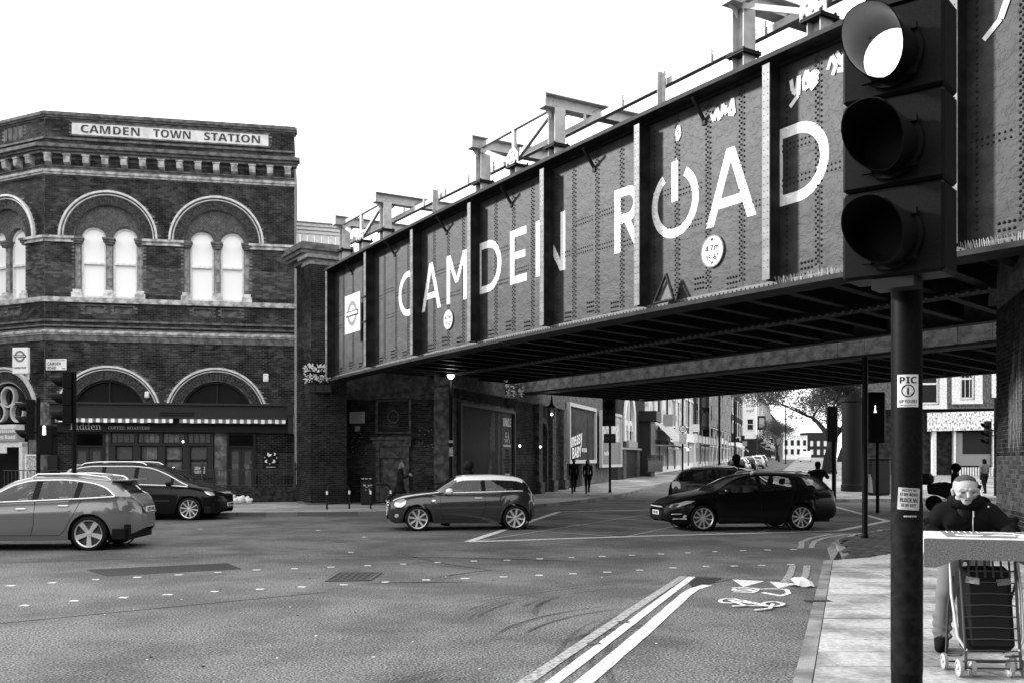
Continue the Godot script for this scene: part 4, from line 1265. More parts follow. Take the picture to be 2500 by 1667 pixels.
	ov.transform = g.transform * Transform3D(Basis.IDENTITY, Vector3(1.55, 6.69, 0.42))
	var om := MB.new(); om.cb(Vector3(0, 0, -0.02), Vector3(1.32, 1.3, 0.05), 0.01)
	part(ov, "board", om, mat("board white", 0.6, 0.5))
	om = MB.new(); om.ring(0, 0, 0.28, 0.42, 0, 360, 0.004, 0.012, 40)
	part(ov, "ring", om, mat("roundel grey", 0.14, 0.5))
	om = MB.new(); om.bx(-0.55, -0.09, 0.01, 0.55, 0.09, 0.018)
	part(ov, "bar", om, mat("roundel bar", 0.02, 0.5))
	text(ov, "lettering", "OVERGROUND", 0.11, Vector3(0, 0, 0.02), mats["letter white"], {"fit": 1.0})
	om = MB.new()
	for y in [-0.4, 0.42]: om.bar(Vector3(-0.5, y, -0.05), Vector3(1.0, y + 0.02, -0.07), 0.05, 0.05)
	part(ov, "bracket", om, dark)
	# folded triangular plate on the lower flange
	var tp := thing("warning_triangle", "dark triangular metal plate standing on the girder's lower flange below the O", "sign")
	tp.transform = g.transform * Transform3D(Basis(Vector3(1, 0, 0), -0.12), Vector3(17.56, 4.9, 0.3))
	om = MB.new()
	var tri_o := [Vector3(-0.3, 0, 0), Vector3(0.3, 0, 0), Vector3(0, 0.55, 0)]
	om.prism(v2([[-0.28, 0.01], [0.28, 0.01], [0, 0.52]]), -0.06, -0.05)
	part(tp, "plate", om, mat("dull plate", 0.09, 0.4, {"tex": texs["weather"], "ts": 2.0}))
	om = MB.new()
	for k in 3: om.tube([tri_o[k], tri_o[(k + 1) % 3]], 0.03, 8)
	part(tp, "rim", om, steel2)

	# ---- deck behind the girder: cross beams, second girder, and the far bridge
	deck("bridge_deck", "dark underside of the near bridge with closely set cross beams", g.transform, -0.3, -7.9, 5.0, 5.0, -0.5, 30.0, dark, false)
	var fg := thing("back_girder", "rear girder of the near bridge with rivets and spikes along its bottom flange", "girder")
	fg.transform = g.transform
	var m2 := MB.new()
	m2.bx(-2.5, 5.0, -8.2, 34, 8.5, -8.1); m2.bx(-2.5, 4.93, -8.3, 34, 5.0, -7.95)
	part(fg, "web", m2, dark)
	m2 = MB.new(); m2.bx(-2.5, 4.9, -4.3, 34, 4.96, -3.9)
	part(fg, "inner_flange", m2, dark)
	m2 = MB.new()
	x = 2.0
	while x < 30.0:
		m2.xf = Transform3D(Basis(Vector3(1, 0, 0), PI / 2), Vector3(x, 4.9, -4.0))
		dome(m2, 0, 0, 0, 0.035); dome(m2, 0, 0.2, 0, 0.035)
		x += 0.22
	ro = part(fg, "rivets", m2, mat("worn rivets", 0.12, 0.6)); ro.set_meta("kind", "stuff")
	var f2 := thing("far_girder", "pale riveted girder of the second bridge seen beneath the first", "girder")
	f2.transform = g.transform
	x = -6.0
	idx = 0
	var rv2 := MB.new()
	var pale := mat("pale girder", 0.27, 0.7, {"tex": texs["weather"], "ts": 0.4})
	while x < 34.0:
		m2 = MB.new()
		m2.bx(x + 0.01, 4.87, -11.1, x + 1.0, 8.3, -11.0 + (0.012 if idx % 2 else 0.0))
		part(f2, "web_plate", m2, pale)
		for k in 14:
			dome(rv2, x + 0.08, 4.95 + k * 0.11, -10.985, 0.024); dome(rv2, x + 0.92, 4.95 + k * 0.11, -10.985, 0.024)
		x += 1.01
		idx += 1
	ro = part(f2, "rivets", rv2, pale); ro.set_meta("kind", "stuff")
	m2 = MB.new(); m2.bx(-6, 4.78, -11.5, 34, 4.86, -10.8)
	part(f2, "bottom_flange", m2, dark)
	deck("far_deck", "underside of the second bridge with pale-edged cross beams", g.transform, -11.4, -19.4, 4.95, 4.88, -6.0, 38.0, mat("far soffit", 0.026, 0.75, {"tex": texs["blotch"], "ts": 0.5}), true)
	portals(g.transform)

func deck(nm: String, label: String, tf: Transform3D, z0: float, z1: float, y_top: float, y_beam: float, x0: float, x1: float, m: Material, edged: bool) -> void:
	var d := thing(nm, label, "bridge deck")
	d.transform = tf
	var s := MB.new(); s.bx(x0 - 2, y_top + 0.42, z1, x1, y_top + 0.6, z0)
	part(d, "deck_plate", s, m)
	var x := x0
	var k := 0
	while x < x1:
		var b := MB.new()
		# beams run skew, square to the street's abutments
		var a := Vector3(x, y_beam + 0.2, z0); var e := Vector3(x - 2.0, y_beam + 0.2, z1)
		b.bar(a, e, 0.02, 0.4)
		b.bar(a + Vector3(0, -0.2, 0), e + Vector3(0, -0.2, 0), 0.2, 0.03)
		part(d, "cross_beam", b, m)
		x += 1.05
		k += 1
	if edged:
		s = MB.new(); s.bx(x0 - 2, 4.86, z1 - 0.4, x1, 6.5, z1 - 0.3); s.bx(x0 - 2, 4.84, z1 - 0.5, x1, 4.9, z1 - 0.1)
		part(d, "edge_girder", s, m)

func portals(tf: Transform3D) -> void:
	var st := mat("galvanised", 0.42, 0.55, {"tex": texs["scuff"], "ts": 0.5})
	var lb := ["leftmost", "middle", "right-hand"]
	for k in 3:
		var p := thing("catenary_portal", "%s of the three braced steel frames standing on the bridge" % lb[k], "steel frame", Vector3.ZERO, 0, "steel frames on the bridge")
		p.transform = tf * Transform3D(Basis.IDENTITY, Vector3([-0.55, 9.5, 19.3][k], 0, -0.15))
		for q in [[0.0, 10.12], [3.58, 10.12], [1.79, 9.2]]:
			var m := MB.new()
			var w := 0.15
			m.bx(q[0] - w, 8.6, -0.15, q[0] - w + 0.02, q[1], 0.15); m.bx(q[0] + w - 0.02, 8.6, -0.15, q[0] + w, q[1], 0.15); m.bx(q[0] - w + 0.02, 8.6, -0.01, q[0] + w - 0.02, q[1], 0.01)
			var post := part(p, "post", m, st)
			m = MB.new()
			m.box(Vector3(q[0], 9.22 if q[1] > 9.5 else 9.2, 0), Vector3(0.46, 0.025, 0.46)); m.box(Vector3(q[0], 9.26 if q[1] > 9.5 else 9.235, 0), Vector3(0.46, 0.025, 0.46))
			for e in [[-1, -1], [1, -1], [1, 1], [-1, 1]]: m.box(Vector3(q[0] + e[0] * 0.18, 9.24, e[1] * 0.18), Vector3(0.035, 0.14, 0.035))
			part(post, "base_plate", m, mats["flange paint"])
		for x in [0.0, 3.58]:
			var m := MB.new()
			m.bx(x - 0.15, 10.42, -8, x + 0.15, 10.44, 0.42); m.bx(x - 0.15, 10.12, -8, x + 0.15, 10.14, 0.42); m.bx(x - 0.01, 10.14, -8, x + 0.01, 10.42, 0.42); m.bx(x - 0.15, 10.14, 0.4, x + 0.15, 10.42, 0.42)
			var bm := part(p, "beam", m, st)
			m = MB.new()
			for e in [-1, 1]:
				m.xf = Transform3D(Basis(Vector3(0, 1, 0), PI / 2), Vector3(x - 0.012, 0, 0))
				m.prism(v2([[e * 0.15, 9.9], [e * 0.15, 10.12], [e * 0.36, 10.12]]), -0.01, 0.01)
				m.xf = Transform3D.IDENTITY
			for j in 3:
				for r in 2: m.box(Vector3(x + 0.012, 10.22 + r * 0.1, -0.1 + j * 0.1), Vector3(0.03, 0.035, 0.035))
			part(bm, "gusset", m, st)
		var tr := MB.new()
		tr.bar(Vector3(0.15, 10.2, 0.1), Vector3(3.43, 10.2, 0.1), 0.1, 0.13)
		part(p, "top_chord", tr, st)
		for e in [[[0.1, 10.1], [1.7, 9.35]], [[3.45, 10.05], [1.88, 9.35]], [[1.79, 9.3], [1.79, 10.15]]]:
			tr = MB.new(); tr.bar(Vector3(e[0][0], e[0][1], 0.1), Vector3(e[1][0], e[1][1], 0.1), 0.09, 0.1)
			part(p, "brace", tr, st)
		tr = MB.new(); tr.prism(v2([[1.5, 9.25], [2.08, 9.25], [2.08, 9.5], [1.9, 9.66], [1.68, 9.66], [1.5, 9.5]]), 0.15, 0.17)
		for e in [[1.6, 9.33], [1.79, 9.33], [1.98, 9.33], [1.66, 9.47], [1.92, 9.47], [1.79, 9.58]]: dome(tr, e[0], e[1], 0.17, 0.035)
		part(p, "joint_plate", tr, st)
	var r := thing("cable_trough", "long galvanised cable trough running along the top of the bridge", "cable trough")
	r.transform = tf
	var m := MB.new(); m.bx(-2, 9.72, -0.8, 34, 9.86, -0.66)
	part(r, "trough", m, st)
	m = MB.new()
	for k in 24: m.bx(-1 + k * 1.45, 9.7, -0.67, -0.94 + k * 1.45, 9.98, -0.63)
	part(r, "clip", m, st)
	for x in [5.9, 16.5, 27.0]:
		m = MB.new(); m.bx(x - 0.05, 8.7, -0.6, x + 0.05, 9.98, -0.55); m.bx(x - 0.05, 8.7, -0.6, x - 0.04, 9.98, -0.45)
		part(r, "upright", m, st)
	m = MB.new(); m.tube([Vector3(-2, 10.3, -1.2), Vector3(6, 10.2, -1.2), Vector3(15, 10.28, -1.2), Vector3(25, 10.1, -1.2), Vector3(34, 10.3, -1.2)], 0.008, 5)
	part(r, "wire", m, mats["black metal"])
	m = MB.new(); m.tube([Vector3(-2, 5.0, 0.5), Vector3(-2, 5.0, 0.4)], 0.008, 5)
# ---------------------------------------------------------------- walls under the bridge
func wall_x(d: float) -> float: return -0.96 + 0.3 * (d - 41.0) # the long wall along the street on the left
func under_bridge() -> void:
	# frontal abutment beside the pier
	var w := thing("abutment_wall", "dark brick abutment wall facing the junction, below the girder's left end", "wall")
	framed(w, Vector3(-7.3, 0, -38.9), 5.1, 1.6)
	var m := MB.new()
	m.bx(0, 0, -1.0, 5.35, 5.6, -0.012); m.bx(-0.3, 4.15, -0.9, 5.35, 4.25, 0.1); m.bx(-0.3, 3.35, -0.9, 0.9, 3.42, 0.06)
	part(w, "wall", m, mat("sooty mortar", 0.13, 0.95, {"tex": texs["blotch"], "ts": 0.5}))  # mortar darker than the station's: bridge shade put into the tone
	bricks(w, courses(0, 5.3, 0.12, 4.15, func(x, y): return not (x > 2.2 and x < 3.5 and y < 2.5), 1.8), 0.0, 0.03, 0.064, [0.055, 0.07, 0.09, 0.045, 0.1])  # brick tones darkened with part of the bridge's shade
	# blind niche and letter-cutting
	m = MB.new()
	m.bx(2.15, 0.12, -0.01, 2.3, 2.3, 0.14); m.bx(3.4, 0.12, -0.01, 3.55, 2.3, 0.14); m.bx(2.3, 1.85, -0.01, 3.4, 2.3, 0.1); m.bx(2.05, 2.3, -0.01, 3.65, 2.55, 0.2); m.bx(2.0, 2.55, -0.01, 3.7, 2.68, 0.28)
	m.bx(2.3, 0.12, -0.01, 3.4, 0.8, 0.1); m.bx(2.25, 0.8, -0.01, 3.45, 0.9, 0.16)
	part(w, "stone_niche", m, mat("sooty stone", 0.11, 0.9, {"tex": texs["weather"], "ts": 0.6}))  # stone colour also carries some of the shade under the bridge
	m = MB.new()
	m.bx(2.1, 2.8, 0, 2.2, 4.1, 0.06); m.bx(3.5, 2.8, 0, 3.6, 4.1, 0.06); m.bx(2.2, 2.8, 0, 3.5, 2.86, 0.05); m.bx(2.2, 4.04, 0, 3.5, 4.1, 0.05); m.ring(2.85, 3.45, 0.2, 0.26, 0, 360, 0, 0.05, 20)
	part(w, "relief_panel", m, mats["sooty stone"])
	var sgn := MB.new(); sgn.bx(0.98, 3.22, 0.01, 1.62, 3.66, 0.04)
	var nb := solo_at(sgn, w, "bylaw_notice", "white printed notice board on the dark wall left of the niche", "sign", mat("notice", 0.6, 0.6))
	for k in 7: text(nb, "lettering", ["TO WHOM IT MAY CONCERN", "THIS IS PRIVATE PROPERTY", "AND NO BILLS OR POSTERS", "MAY BE PLACED HERE", "OFFENDERS WILL BE", "PROSECUTED UNDER THE ACT", "BY ORDER"][k], 0.028, Vector3(1.3, 3.62 - k * 0.058, 0.042), mats["letter black"], {"fit": 0.52 - 0.05 * (k % 3)})
	sgn = MB.new(); sgn.bx(1.19, 2.9, 0.012, 1.41, 3.1, 0.02)
	solo_at(sgn, w, "wall_sticker", "small white sticker below the notice board on the abutment", "sticker", mats["paper"])
	for k in 34: # torn paper scraps and paint flecks left on the bricks
		var s := MB.new()
		var cx := rng.randf_range(1.0, 1.7) if k < 18 else rng.randf_range(3.9, 5.0)
		var cy := rng.randf_range(1.9, 3.0)
		var p := PackedVector2Array()
		for j in 6: p.append(Vector2(cx + rng.randf_range(0.008, 0.03) * cos(TAU * j / 6), cy + rng.randf_range(0.006, 0.025) * sin(TAU * j / 6)))
		s.prism(p, 0.004, 0.009)
		part(w, "paper_scrap", s, mats["paper"])
	# the long wall following the street
	var lw := thing("street_wall", "long dark brick wall under the bridges with posters and an arched niche", "wall")
	framed(lw, Vector3(wall_x(36.9), 0, -36.9), 0.3, -1.0)
	var len := 44.0
	m = MB.new()
	holed(m, Rect2(0, 0, 30.5, 6.2), [arch_poly(13.2, 2.9, 0.75, 0.1)], [13.2], -0.8, -0.012)
	m.bx(12.2, 0, -0.85, 14.2, 4, -0.8)
	m.bx(0, 4.5, -0.9, 30.5, 4.6, 0.1)
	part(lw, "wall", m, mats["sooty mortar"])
	bricks(lw, courses(0, 22.0, 0.12, 4.5, func(x, y): return not (absf(x - 13.2) < 1.0 and (y < 2.9 or Vector2(x - 13.2, y - 2.9).length() < 1.0)) and not (x < 7.8 and y > 0.9 and y < 4.1), 1.8), 0.0, 0.03, 0.064, [0.055, 0.07, 0.09, 0.045])  # these bricks, too, hold some bridge shade in their tones
	m = MB.new()
	for k in 24: m.ring(13.2, 2.9, 0.77, 1.0, k * 7.5 + 0.4, k * 7.5 + 7.1, -0.3, 0.01, 1)
	var vs := part(lw, "voussoirs", m, mats["sooty stone"]); vs.set_meta("kind", "stuff")
	for px in [11.9, 14.6, 17.0]:
		m = MB.new(); m.bx(px - 0.35, 0.1, 0, px + 0.35, 4.5, 0.2); m.bx(px - 0.42, 0.1, 0, px + 0.42, 0.7, 0.3)
		part(lw, "pilaster", m, mats["sooty stone"])
	billboard_one(lw)
	billboard_two(lw)
	# right-hand abutment
	var rw := thing("right_abutment", "dark brick abutment at the right edge beside the man with the trolley", "wall")
	framed(rw, Vector3(8.75, 0, -17.75), -0.3, 1.0)
	rw.transform = Transform3D(Basis(Vector3(-0.287, 0, 0.958), Vector3.UP, Vector3(-0.958, 0, -0.287)), Vector3(8.75, 0, -17.75))
	m = MB.new(); m.bx(0, 0, -6, 9, 8.6, -0.012); m.bx(-0.02, 4.55, -0.5, 9, 4.75, 0.12)
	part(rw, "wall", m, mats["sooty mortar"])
	bricks(rw, courses(0, 5.5, 0.12, 4.5, func(_x, _y): return true, 1.4), 0.0, 0.03, 0.064, [0.055, 0.07, 0.09, 0.045])  # bricks darker than the station's, with bridge shade in the colour
	m = MB.new()
	for k in 9: m.prism(v2([[1.2 + k * 0.12, 2.0 + 0.2 * (k % 3)], [1.26 + k * 0.12, 1.9], [1.28 + k * 0.12, 3.0 + 0.25 * (k % 4)], [1.23 + k * 0.12, 3.1]]), 0.004, 0.008)
	part(rw, "lime_stain", m, mat("lime", 0.16, 0.9, {"tex": texs["weather"], "ts": 2.0}))
	# column of the far bridge
	var pc := thing("bridge_column", "thick dark column carrying the second bridge at the far corner", "column", Vector3(17.4, 0, -50.2))
	m = MB.new(); m.lathe([Vector2(0.56, 0.1), Vector2(0.56, 0.5), Vector2(0.52, 0.55), Vector2(0.52, 4.7), Vector2(0.6, 4.75), Vector2(0.6, 4.95), Vector2(0, 4.95)], 20)
	part(pc, "shaft", m, mats["black"])
	# unseen terraces, right and rear ones added to cut low sky: they shade the road and stand in the reflections
	for q in [["out of view to the left of the junction", -44.0, -60.0, -34.0, -26.0, 17.0, 1], ["added out of view on the right-hand pavement to cut low sky", 10.2, -12.5, 20.0, 30.0, 12.0, -1], ["added out of view behind the viewer to cut low sky", -45.0, 24.0, 8.0, 34.0, 12.0, 0]]:
		var bl := thing("unseen_terrace_row", "brick terrace %s" % q[0], "building")
		m = MB.new(); m.bx(q[1], 0, q[2], q[3], q[5], q[4])
		part(bl, "wall", m, mat("terrace brick", 0.1, 0.9, {"tex": texs["blotch"], "ts": 0.3}))
		m = MB.new(); m.bx(q[1] - 0.2, q[5], q[2] - 0.2, q[3] + 0.2, q[5] + 0.4, q[4] + 0.2)
		part(bl, "parapet", m, mats["stone"])
		for r in int(q[5] / 3.9):
			for k in 8:
				var t := (k + 0.5) / 8.0
				m = MB.new()
				if q[6] == 1: m.bx(q[3], 1.2 + r * 3.8, lerpf(q[2], q[4], t) - 0.6, q[3] + 0.04, 3.3 + r * 3.8, lerpf(q[2], q[4], t) + 0.6)
				elif q[6] == -1: m.bx(q[1] - 0.04, 1.2 + r * 3.8, lerpf(q[2], q[4], t) - 0.6, q[1], 3.3 + r * 3.8, lerpf(q[2], q[4], t) + 0.6)
				else: m.bx(lerpf(q[1], q[3], t) - 0.6, 1.2 + r * 3.8, q[2] - 0.04, lerpf(q[1], q[3], t) + 0.6, 3.3 + r * 3.8, q[2])
				part(bl, "window", m, mats["dark glass"])

func frame_of(m: MB, x0: float, y0: float, x1: float, y1: float, w: float, z0: float, z1: float) -> void:
	m.bx(x0, y0, z0, x1, y0 + w, z1); m.bx(x0, y1 - w, z0, x1, y1, z1); m.bx(x0, y0 + w, z0, x0 + w, y1 - w, z1); m.bx(x1 - w, y0 + w, z0, x1, y1 - w, z1)
func billboard_one(lw: Node3D) -> void:
	var b := thing("billboard", "large dark music poster reading UNKLE on the wall behind the white-roofed car", "billboard", Vector3.ZERO, 0, "poster hoardings under the bridge")
	b.transform = lw.transform * Transform3D(Basis.IDENTITY, Vector3(0.4, 0, 0))
	var m := MB.new(); frame_of(m, 0, 0.9, 7.3, 3.98, 0.14, 0.0, 0.16)
	part(b, "frame", m, mat("hoarding frame", 0.045, 0.5))
	m = MB.new(); m.bx(0.14, 1.04, 0, 7.16, 3.84, 0.06)
	var s := part(b, "sheet", m, mat("poster dark", 0.01, 0.6, {"tex": texs["blotch"], "ts": 0.4}))
	m = MB.new(); m.bx(5.5, 1.04, 0.06, 6.95, 3.84, 0.064)
	part(s, "print", m, mat("poster grey", 0.055, 0.6))
	m = MB.new(); m.prism(v2([[3.7, 2.9], [4.1, 3.8], [4.5, 3.8], [4.45, 2.0], [4.2, 2.2], [3.9, 1.9]]), 0.06, 0.065); m.prism(v2([[3.4, 1.05], [3.9, 1.9], [4.1, 1.5], [3.8, 1.05]]), 0.06, 0.065); m.prism(v2([[4.9, 1.1], [5.2, 1.1], [5.3, 3.8], [4.95, 3.8]]), 0.06, 0.065)
	part(s, "print", m, mat("poster smoke", 0.09, 0.7, {"tex": texs["weather"], "ts": 0.8}))
	var wm: Material = mat("poster white", 0.8, 0.6)
	text(s, "lettering", "UNKLE", 0.36, Vector3(6.25, 3.42, 0.068), wm, {"fit": 1.15})
	m = MB.new()
	for e in [[6.0, 2.95, 6.15, 2.95], [5.95, 2.8, 6.2, 2.8], [6.07, 3.0, 6.07, 2.55], [5.93, 2.7, 5.98, 2.55], [6.18, 2.68, 6.22, 2.55], [6.45, 3.0, 6.32, 2.55], [6.45, 2.85, 6.62, 2.52]]: m.bar(Vector3(e[0], e[1], 0.068), Vector3(e[2], e[3], 0.068), 0.004, 0.035, Vector3(-(e[3] - e[1]), e[2] - e[0], 0).normalized())
	part(s, "print", m, wm)
	text(s, "lettering", "THE BRAND NEW ALBUM", 0.09, Vector3(6.25, 2.4, 0.068), wm, {"fit": 1.1})
	for k in 8: text(s, "lettering", ["FEATURING", "MARK", "LANEGAN", "ELLERY ROBERTS", "ERIC TRUFFAZ", "THE CLUB", "LILA GOLD", "SUZANNE"][k], 0.1, Vector3(6.25, 2.2 - k * 0.135, 0.068), mats["letter black"], {"fit": [0.5, 0.4, 0.6, 1.1, 1.0, 0.75, 0.7, 0.6][k]})
	text(s, "lettering", "OUT NOW", 0.1, Vector3(6.25, 1.12, 0.068), wm)
func billboard_two(lw: Node3D) -> void:
	var tm := Transform3D(Basis.IDENTITY, Vector3(17.9, 0, 0.05))
	var b := thing("billboard", "grey poster in a white frame reading UNEASY, behind the two walkers", "billboard", Vector3.ZERO, 0, "poster hoardings under the bridge")
	b.transform = lw.transform * tm
	var m := MB.new(); frame_of(m, 0, 1.58, 7.2, 4.95, 0.2, 0.0, 0.2)
	part(b, "frame", m, mat("hoarding frame pale", 0.4, 0.5))
	m = MB.new(); m.bx(0.2, 1.78, 0, 7.0, 4.75, 0.06)
	var s := part(b, "sheet", m, mat("poster mid", 0.045, 0.6, {"tex": texs["blotch"], "ts": 0.25}))
	m = MB.new()
	for k in [[1.5, 1.78, 4.1], [3.2, 1.78, 3.6], [5.2, 1.78, 4.3]]: m.prism(v2([[k[0] - 0.5, k[1]], [k[0] + 0.5, k[1]], [k[0] + 0.4, k[2] - 0.8], [k[0] + 0.1, k[2] - 0.2], [k[0], k[2]], [k[0] - 0.15, k[2] - 0.25], [k[0] - 0.45, k[2] - 0.9]]), 0.06, 0.064)
	part(s, "print", m, mats["poster dark"])
	text(s, "lettering", "uneasy", 0.7, Vector3(2.0, 2.95, 0.068), mats["poster white"], {"fit": 3.2, "roll": 0.12})
	text(s, "lettering", "BABY", 0.6, Vector3(2.2, 2.2, 0.068), mats["poster white"], {"fit": 2.2, "roll": 0.06})
	text(s, "lettering", "ON TOUR", 0.22, Vector3(4.2, 2.35, 0.068), mats["poster white"])
	b = thing("billboard", "poster half white and half grey beyond the zone sign pole", "billboard", Vector3.ZERO, 0, "poster hoardings under the bridge")
	b.transform = lw.transform * Transform3D(Basis.IDENTITY, Vector3(25.8, 0, 0.25))
	m = MB.new(); frame_of(m, 0, 1.3, 7.0, 4.9, 0.18, 0.0, 0.2)
	part(b, "frame", m, mats["hoarding frame pale"])
	m = MB.new(); m.bx(0.18, 1.48, 0, 6.82, 3.0, 0.06)
	s = part(b, "sheet", m, mat("poster grad", 0.12, 0.6))
	m = MB.new(); m.bx(0.18, 3.0, 0, 6.82, 4.72, 0.062)
	part(s, "print", m, mat("poster pale", 0.55, 0.6, {"tex": texs["weather"], "ts": 0.2}))
	text(s, "lettering", "sea of love", 0.25, Vector3(2.2, 2.2, 0.068), mats["poster white"])
# ---------------------------------------------------------------- the street beyond
func row_d(x: float) -> float: return 13.26 / (0.3 - (x - 1250.0) / 2400.0)
# one terrace house: local x recedes along the street, z faces the road
func house(nm: String, label: String, cat: String, xa: float, xb: float, hi: float, o := {}) -> Node3D:
	var d0 := row_d(xa); var d1 := row_d(xb)
	var h := thing(nm, label, cat, Vector3.ZERO, 0, "")
	framed(h, Vector3(wall_x(d0), rise(d0), -d0), 0.3, -1.0)
	var w := (d1 - d0) * 1.044
	var wm: Material = o.get("wall", mats["mortar"])
	var fl: float = o.get("ground", 4.0)
	var rows: int = o.get("rows", 2); var cols: int = o.get("cols", 3)
	var sh := (hi - fl) / rows
	# wall with real openings: piers and bands
	var m := MB.new()
	var cw := w / cols
	var ww: float = minf(o.get("ww", 1.3), cw * 0.75)
	for r in rows:
		var y := fl + r * sh
		m.bx(0, y, -8, w, y + sh * 0.18, 0); m.bx(0, y + sh * 0.82, -8, w, y + sh, 0)
		for c in cols + 1:
			var xl := 0.0 if c == 0 else (c - 0.5) * cw + ww / 2
			var xr := w if c == cols else (c + 0.5) * cw - ww / 2
			m.bx(xl, y + sh * 0.18, -8, xr, y + sh * 0.82, 0)
	part(h, "wall", m, wm)
	var fm: Material = o.get("frame", mats["white paint"])
	for r in rows:
		for c in cols:
			var x := (c + 0.5) * cw; var y := fl + r * sh + sh * 0.18; var y1 := fl + r * sh + sh * 0.82
			var f := MB.new()
			frame_of(f, x - ww / 2, y, x + ww / 2, y1, 0.1, -0.25, -0.12)
			f.bx(x - ww / 2 + 0.1, (y + y1) / 2 - 0.05, -0.25, x + ww / 2 - 0.1, (y + y1) / 2 + 0.05, -0.14)
			if o.get("surround", true):
				f.bx(x - ww / 2 - 0.22, y - 0.12, -0.05, x - ww / 2, y1 + 0.2, 0.07); f.bx(x + ww / 2, y - 0.12, -0.05, x + ww / 2 + 0.22, y1 + 0.2, 0.07); f.bx(x - ww / 2 - 0.28, y1, -0.05, x + ww / 2 + 0.28, y1 + 0.25, 0.12)
			f.bx(x - ww / 2 - 0.2, y - 0.15, -0.2, x + ww / 2 + 0.2, y, 0.14)
			var win := part(h, "window", f, fm)
			var g := MB.new(); g.bx(x - ww / 2 + 0.05, y + 0.05, -0.22, x + ww / 2 - 0.05, y1 - 0.05, -0.2)
			part(win, "pane", g, mats["far glass"])
	m = MB.new(); m.bx(-0.1, hi, -8, w + 0.1, hi + 0.35, 0.3); m.bx(-0.05, hi + 0.35, -8, w + 0.05, hi + 0.9, 0.05)
	part(h, "parapet", m, o.get("trim", wm))
	for k in o.get("stacks", 2):
		var ck := MB.new(); var cx: float = w * (float(k) + 0.15) / 2.0
		ck.bx(cx, hi + 0.5, -4.5, cx + 1.6, hi + 2.4, -3.3)
		for j in 3: ck.bx(cx + 0.2 + j * 0.5, hi + 2.4, -4.05, cx + 0.4 + j * 0.5, hi + 3.0, -3.75)
		part(h, "chimney", ck, wm)
	for k in maxi(1, int(w / 7.0)):
		var dp := MB.new(); var px: float = w * (float(k) + 1.0) / (int(w / 7.0) + 1.0)
		dp.bx(px - 0.06, 0.5, 0.0, px + 0.06, hi, 0.16)
		part(h, "downpipe", dp, mats["dark paint"])
		var sg := MB.new(); var sy := rng.randf_range(3.2, 4.6)
		sg.bx(px + 1.0, sy, 0.3, px + 1.08, sy + rng.randf_range(0.6, 1.1), rng.randf_range(1.0, 1.5))
		part(h, "hanging_sign", sg, [mats["white paint"], mats["dark paint"], mats["sill grey"]][rng.randi() % 3])
		if rng.randf() < 0.6:
			var bl := MB.new(); var bx0 := px - 2.6
			bl.quad(Vector3(bx0, 2.5, 1.5), Vector3(bx0 + 3.0, 2.5, 1.5), Vector3(bx0 + 3.0, 3.2, 0.25), Vector3(bx0, 3.2, 0.25)); bl.quad(Vector3(bx0, 2.25, 1.5), Vector3(bx0 + 3.0, 2.25, 1.5), Vector3(bx0 + 3.0, 2.5, 1.5), Vector3(bx0, 2.5, 1.5))
			part(h, "shop_blind", bl, [mats["dark paint"], mats["sill grey"], mats["white paint"]][rng.randi() % 3])
	# shopfront
	var sm: Material = o.get("shop", mats["white paint"])
	m = MB.new(); m.bx(0, fl - 0.9, -0.3, w, fl, 0.25); m.bx(0, 0, -0.3, w, 0.8, 0.05); m.bx(0, 2.5, -0.2, w, 2.62, 0.02)
	var n := maxi(2, int(w / 1.8))
	for k in n + 1: m.bx(w * k / n - 0.09, 0.8, -0.3, w * k / n + 0.09, fl - 0.9, 0.08)
	var sf := part(h, "shopfront", m, sm)
	m = MB.new(); m.bx(0, 0.5, -0.45, w, fl - 0.8, -0.3)
	part(sf, "pane", m, mats["far glass"])
	for k in [0.0, w]:
		var q := MB.new(); q.bx(k - 0.25, 0, -0.2, k + 0.25, fl - 0.9, 0.2); q.bx(k - 0.3, fl - 0.9, -0.2, k + 0.3, fl + 0.1, 0.4)
		part(sf, "pilaster", q, sm)
	return h

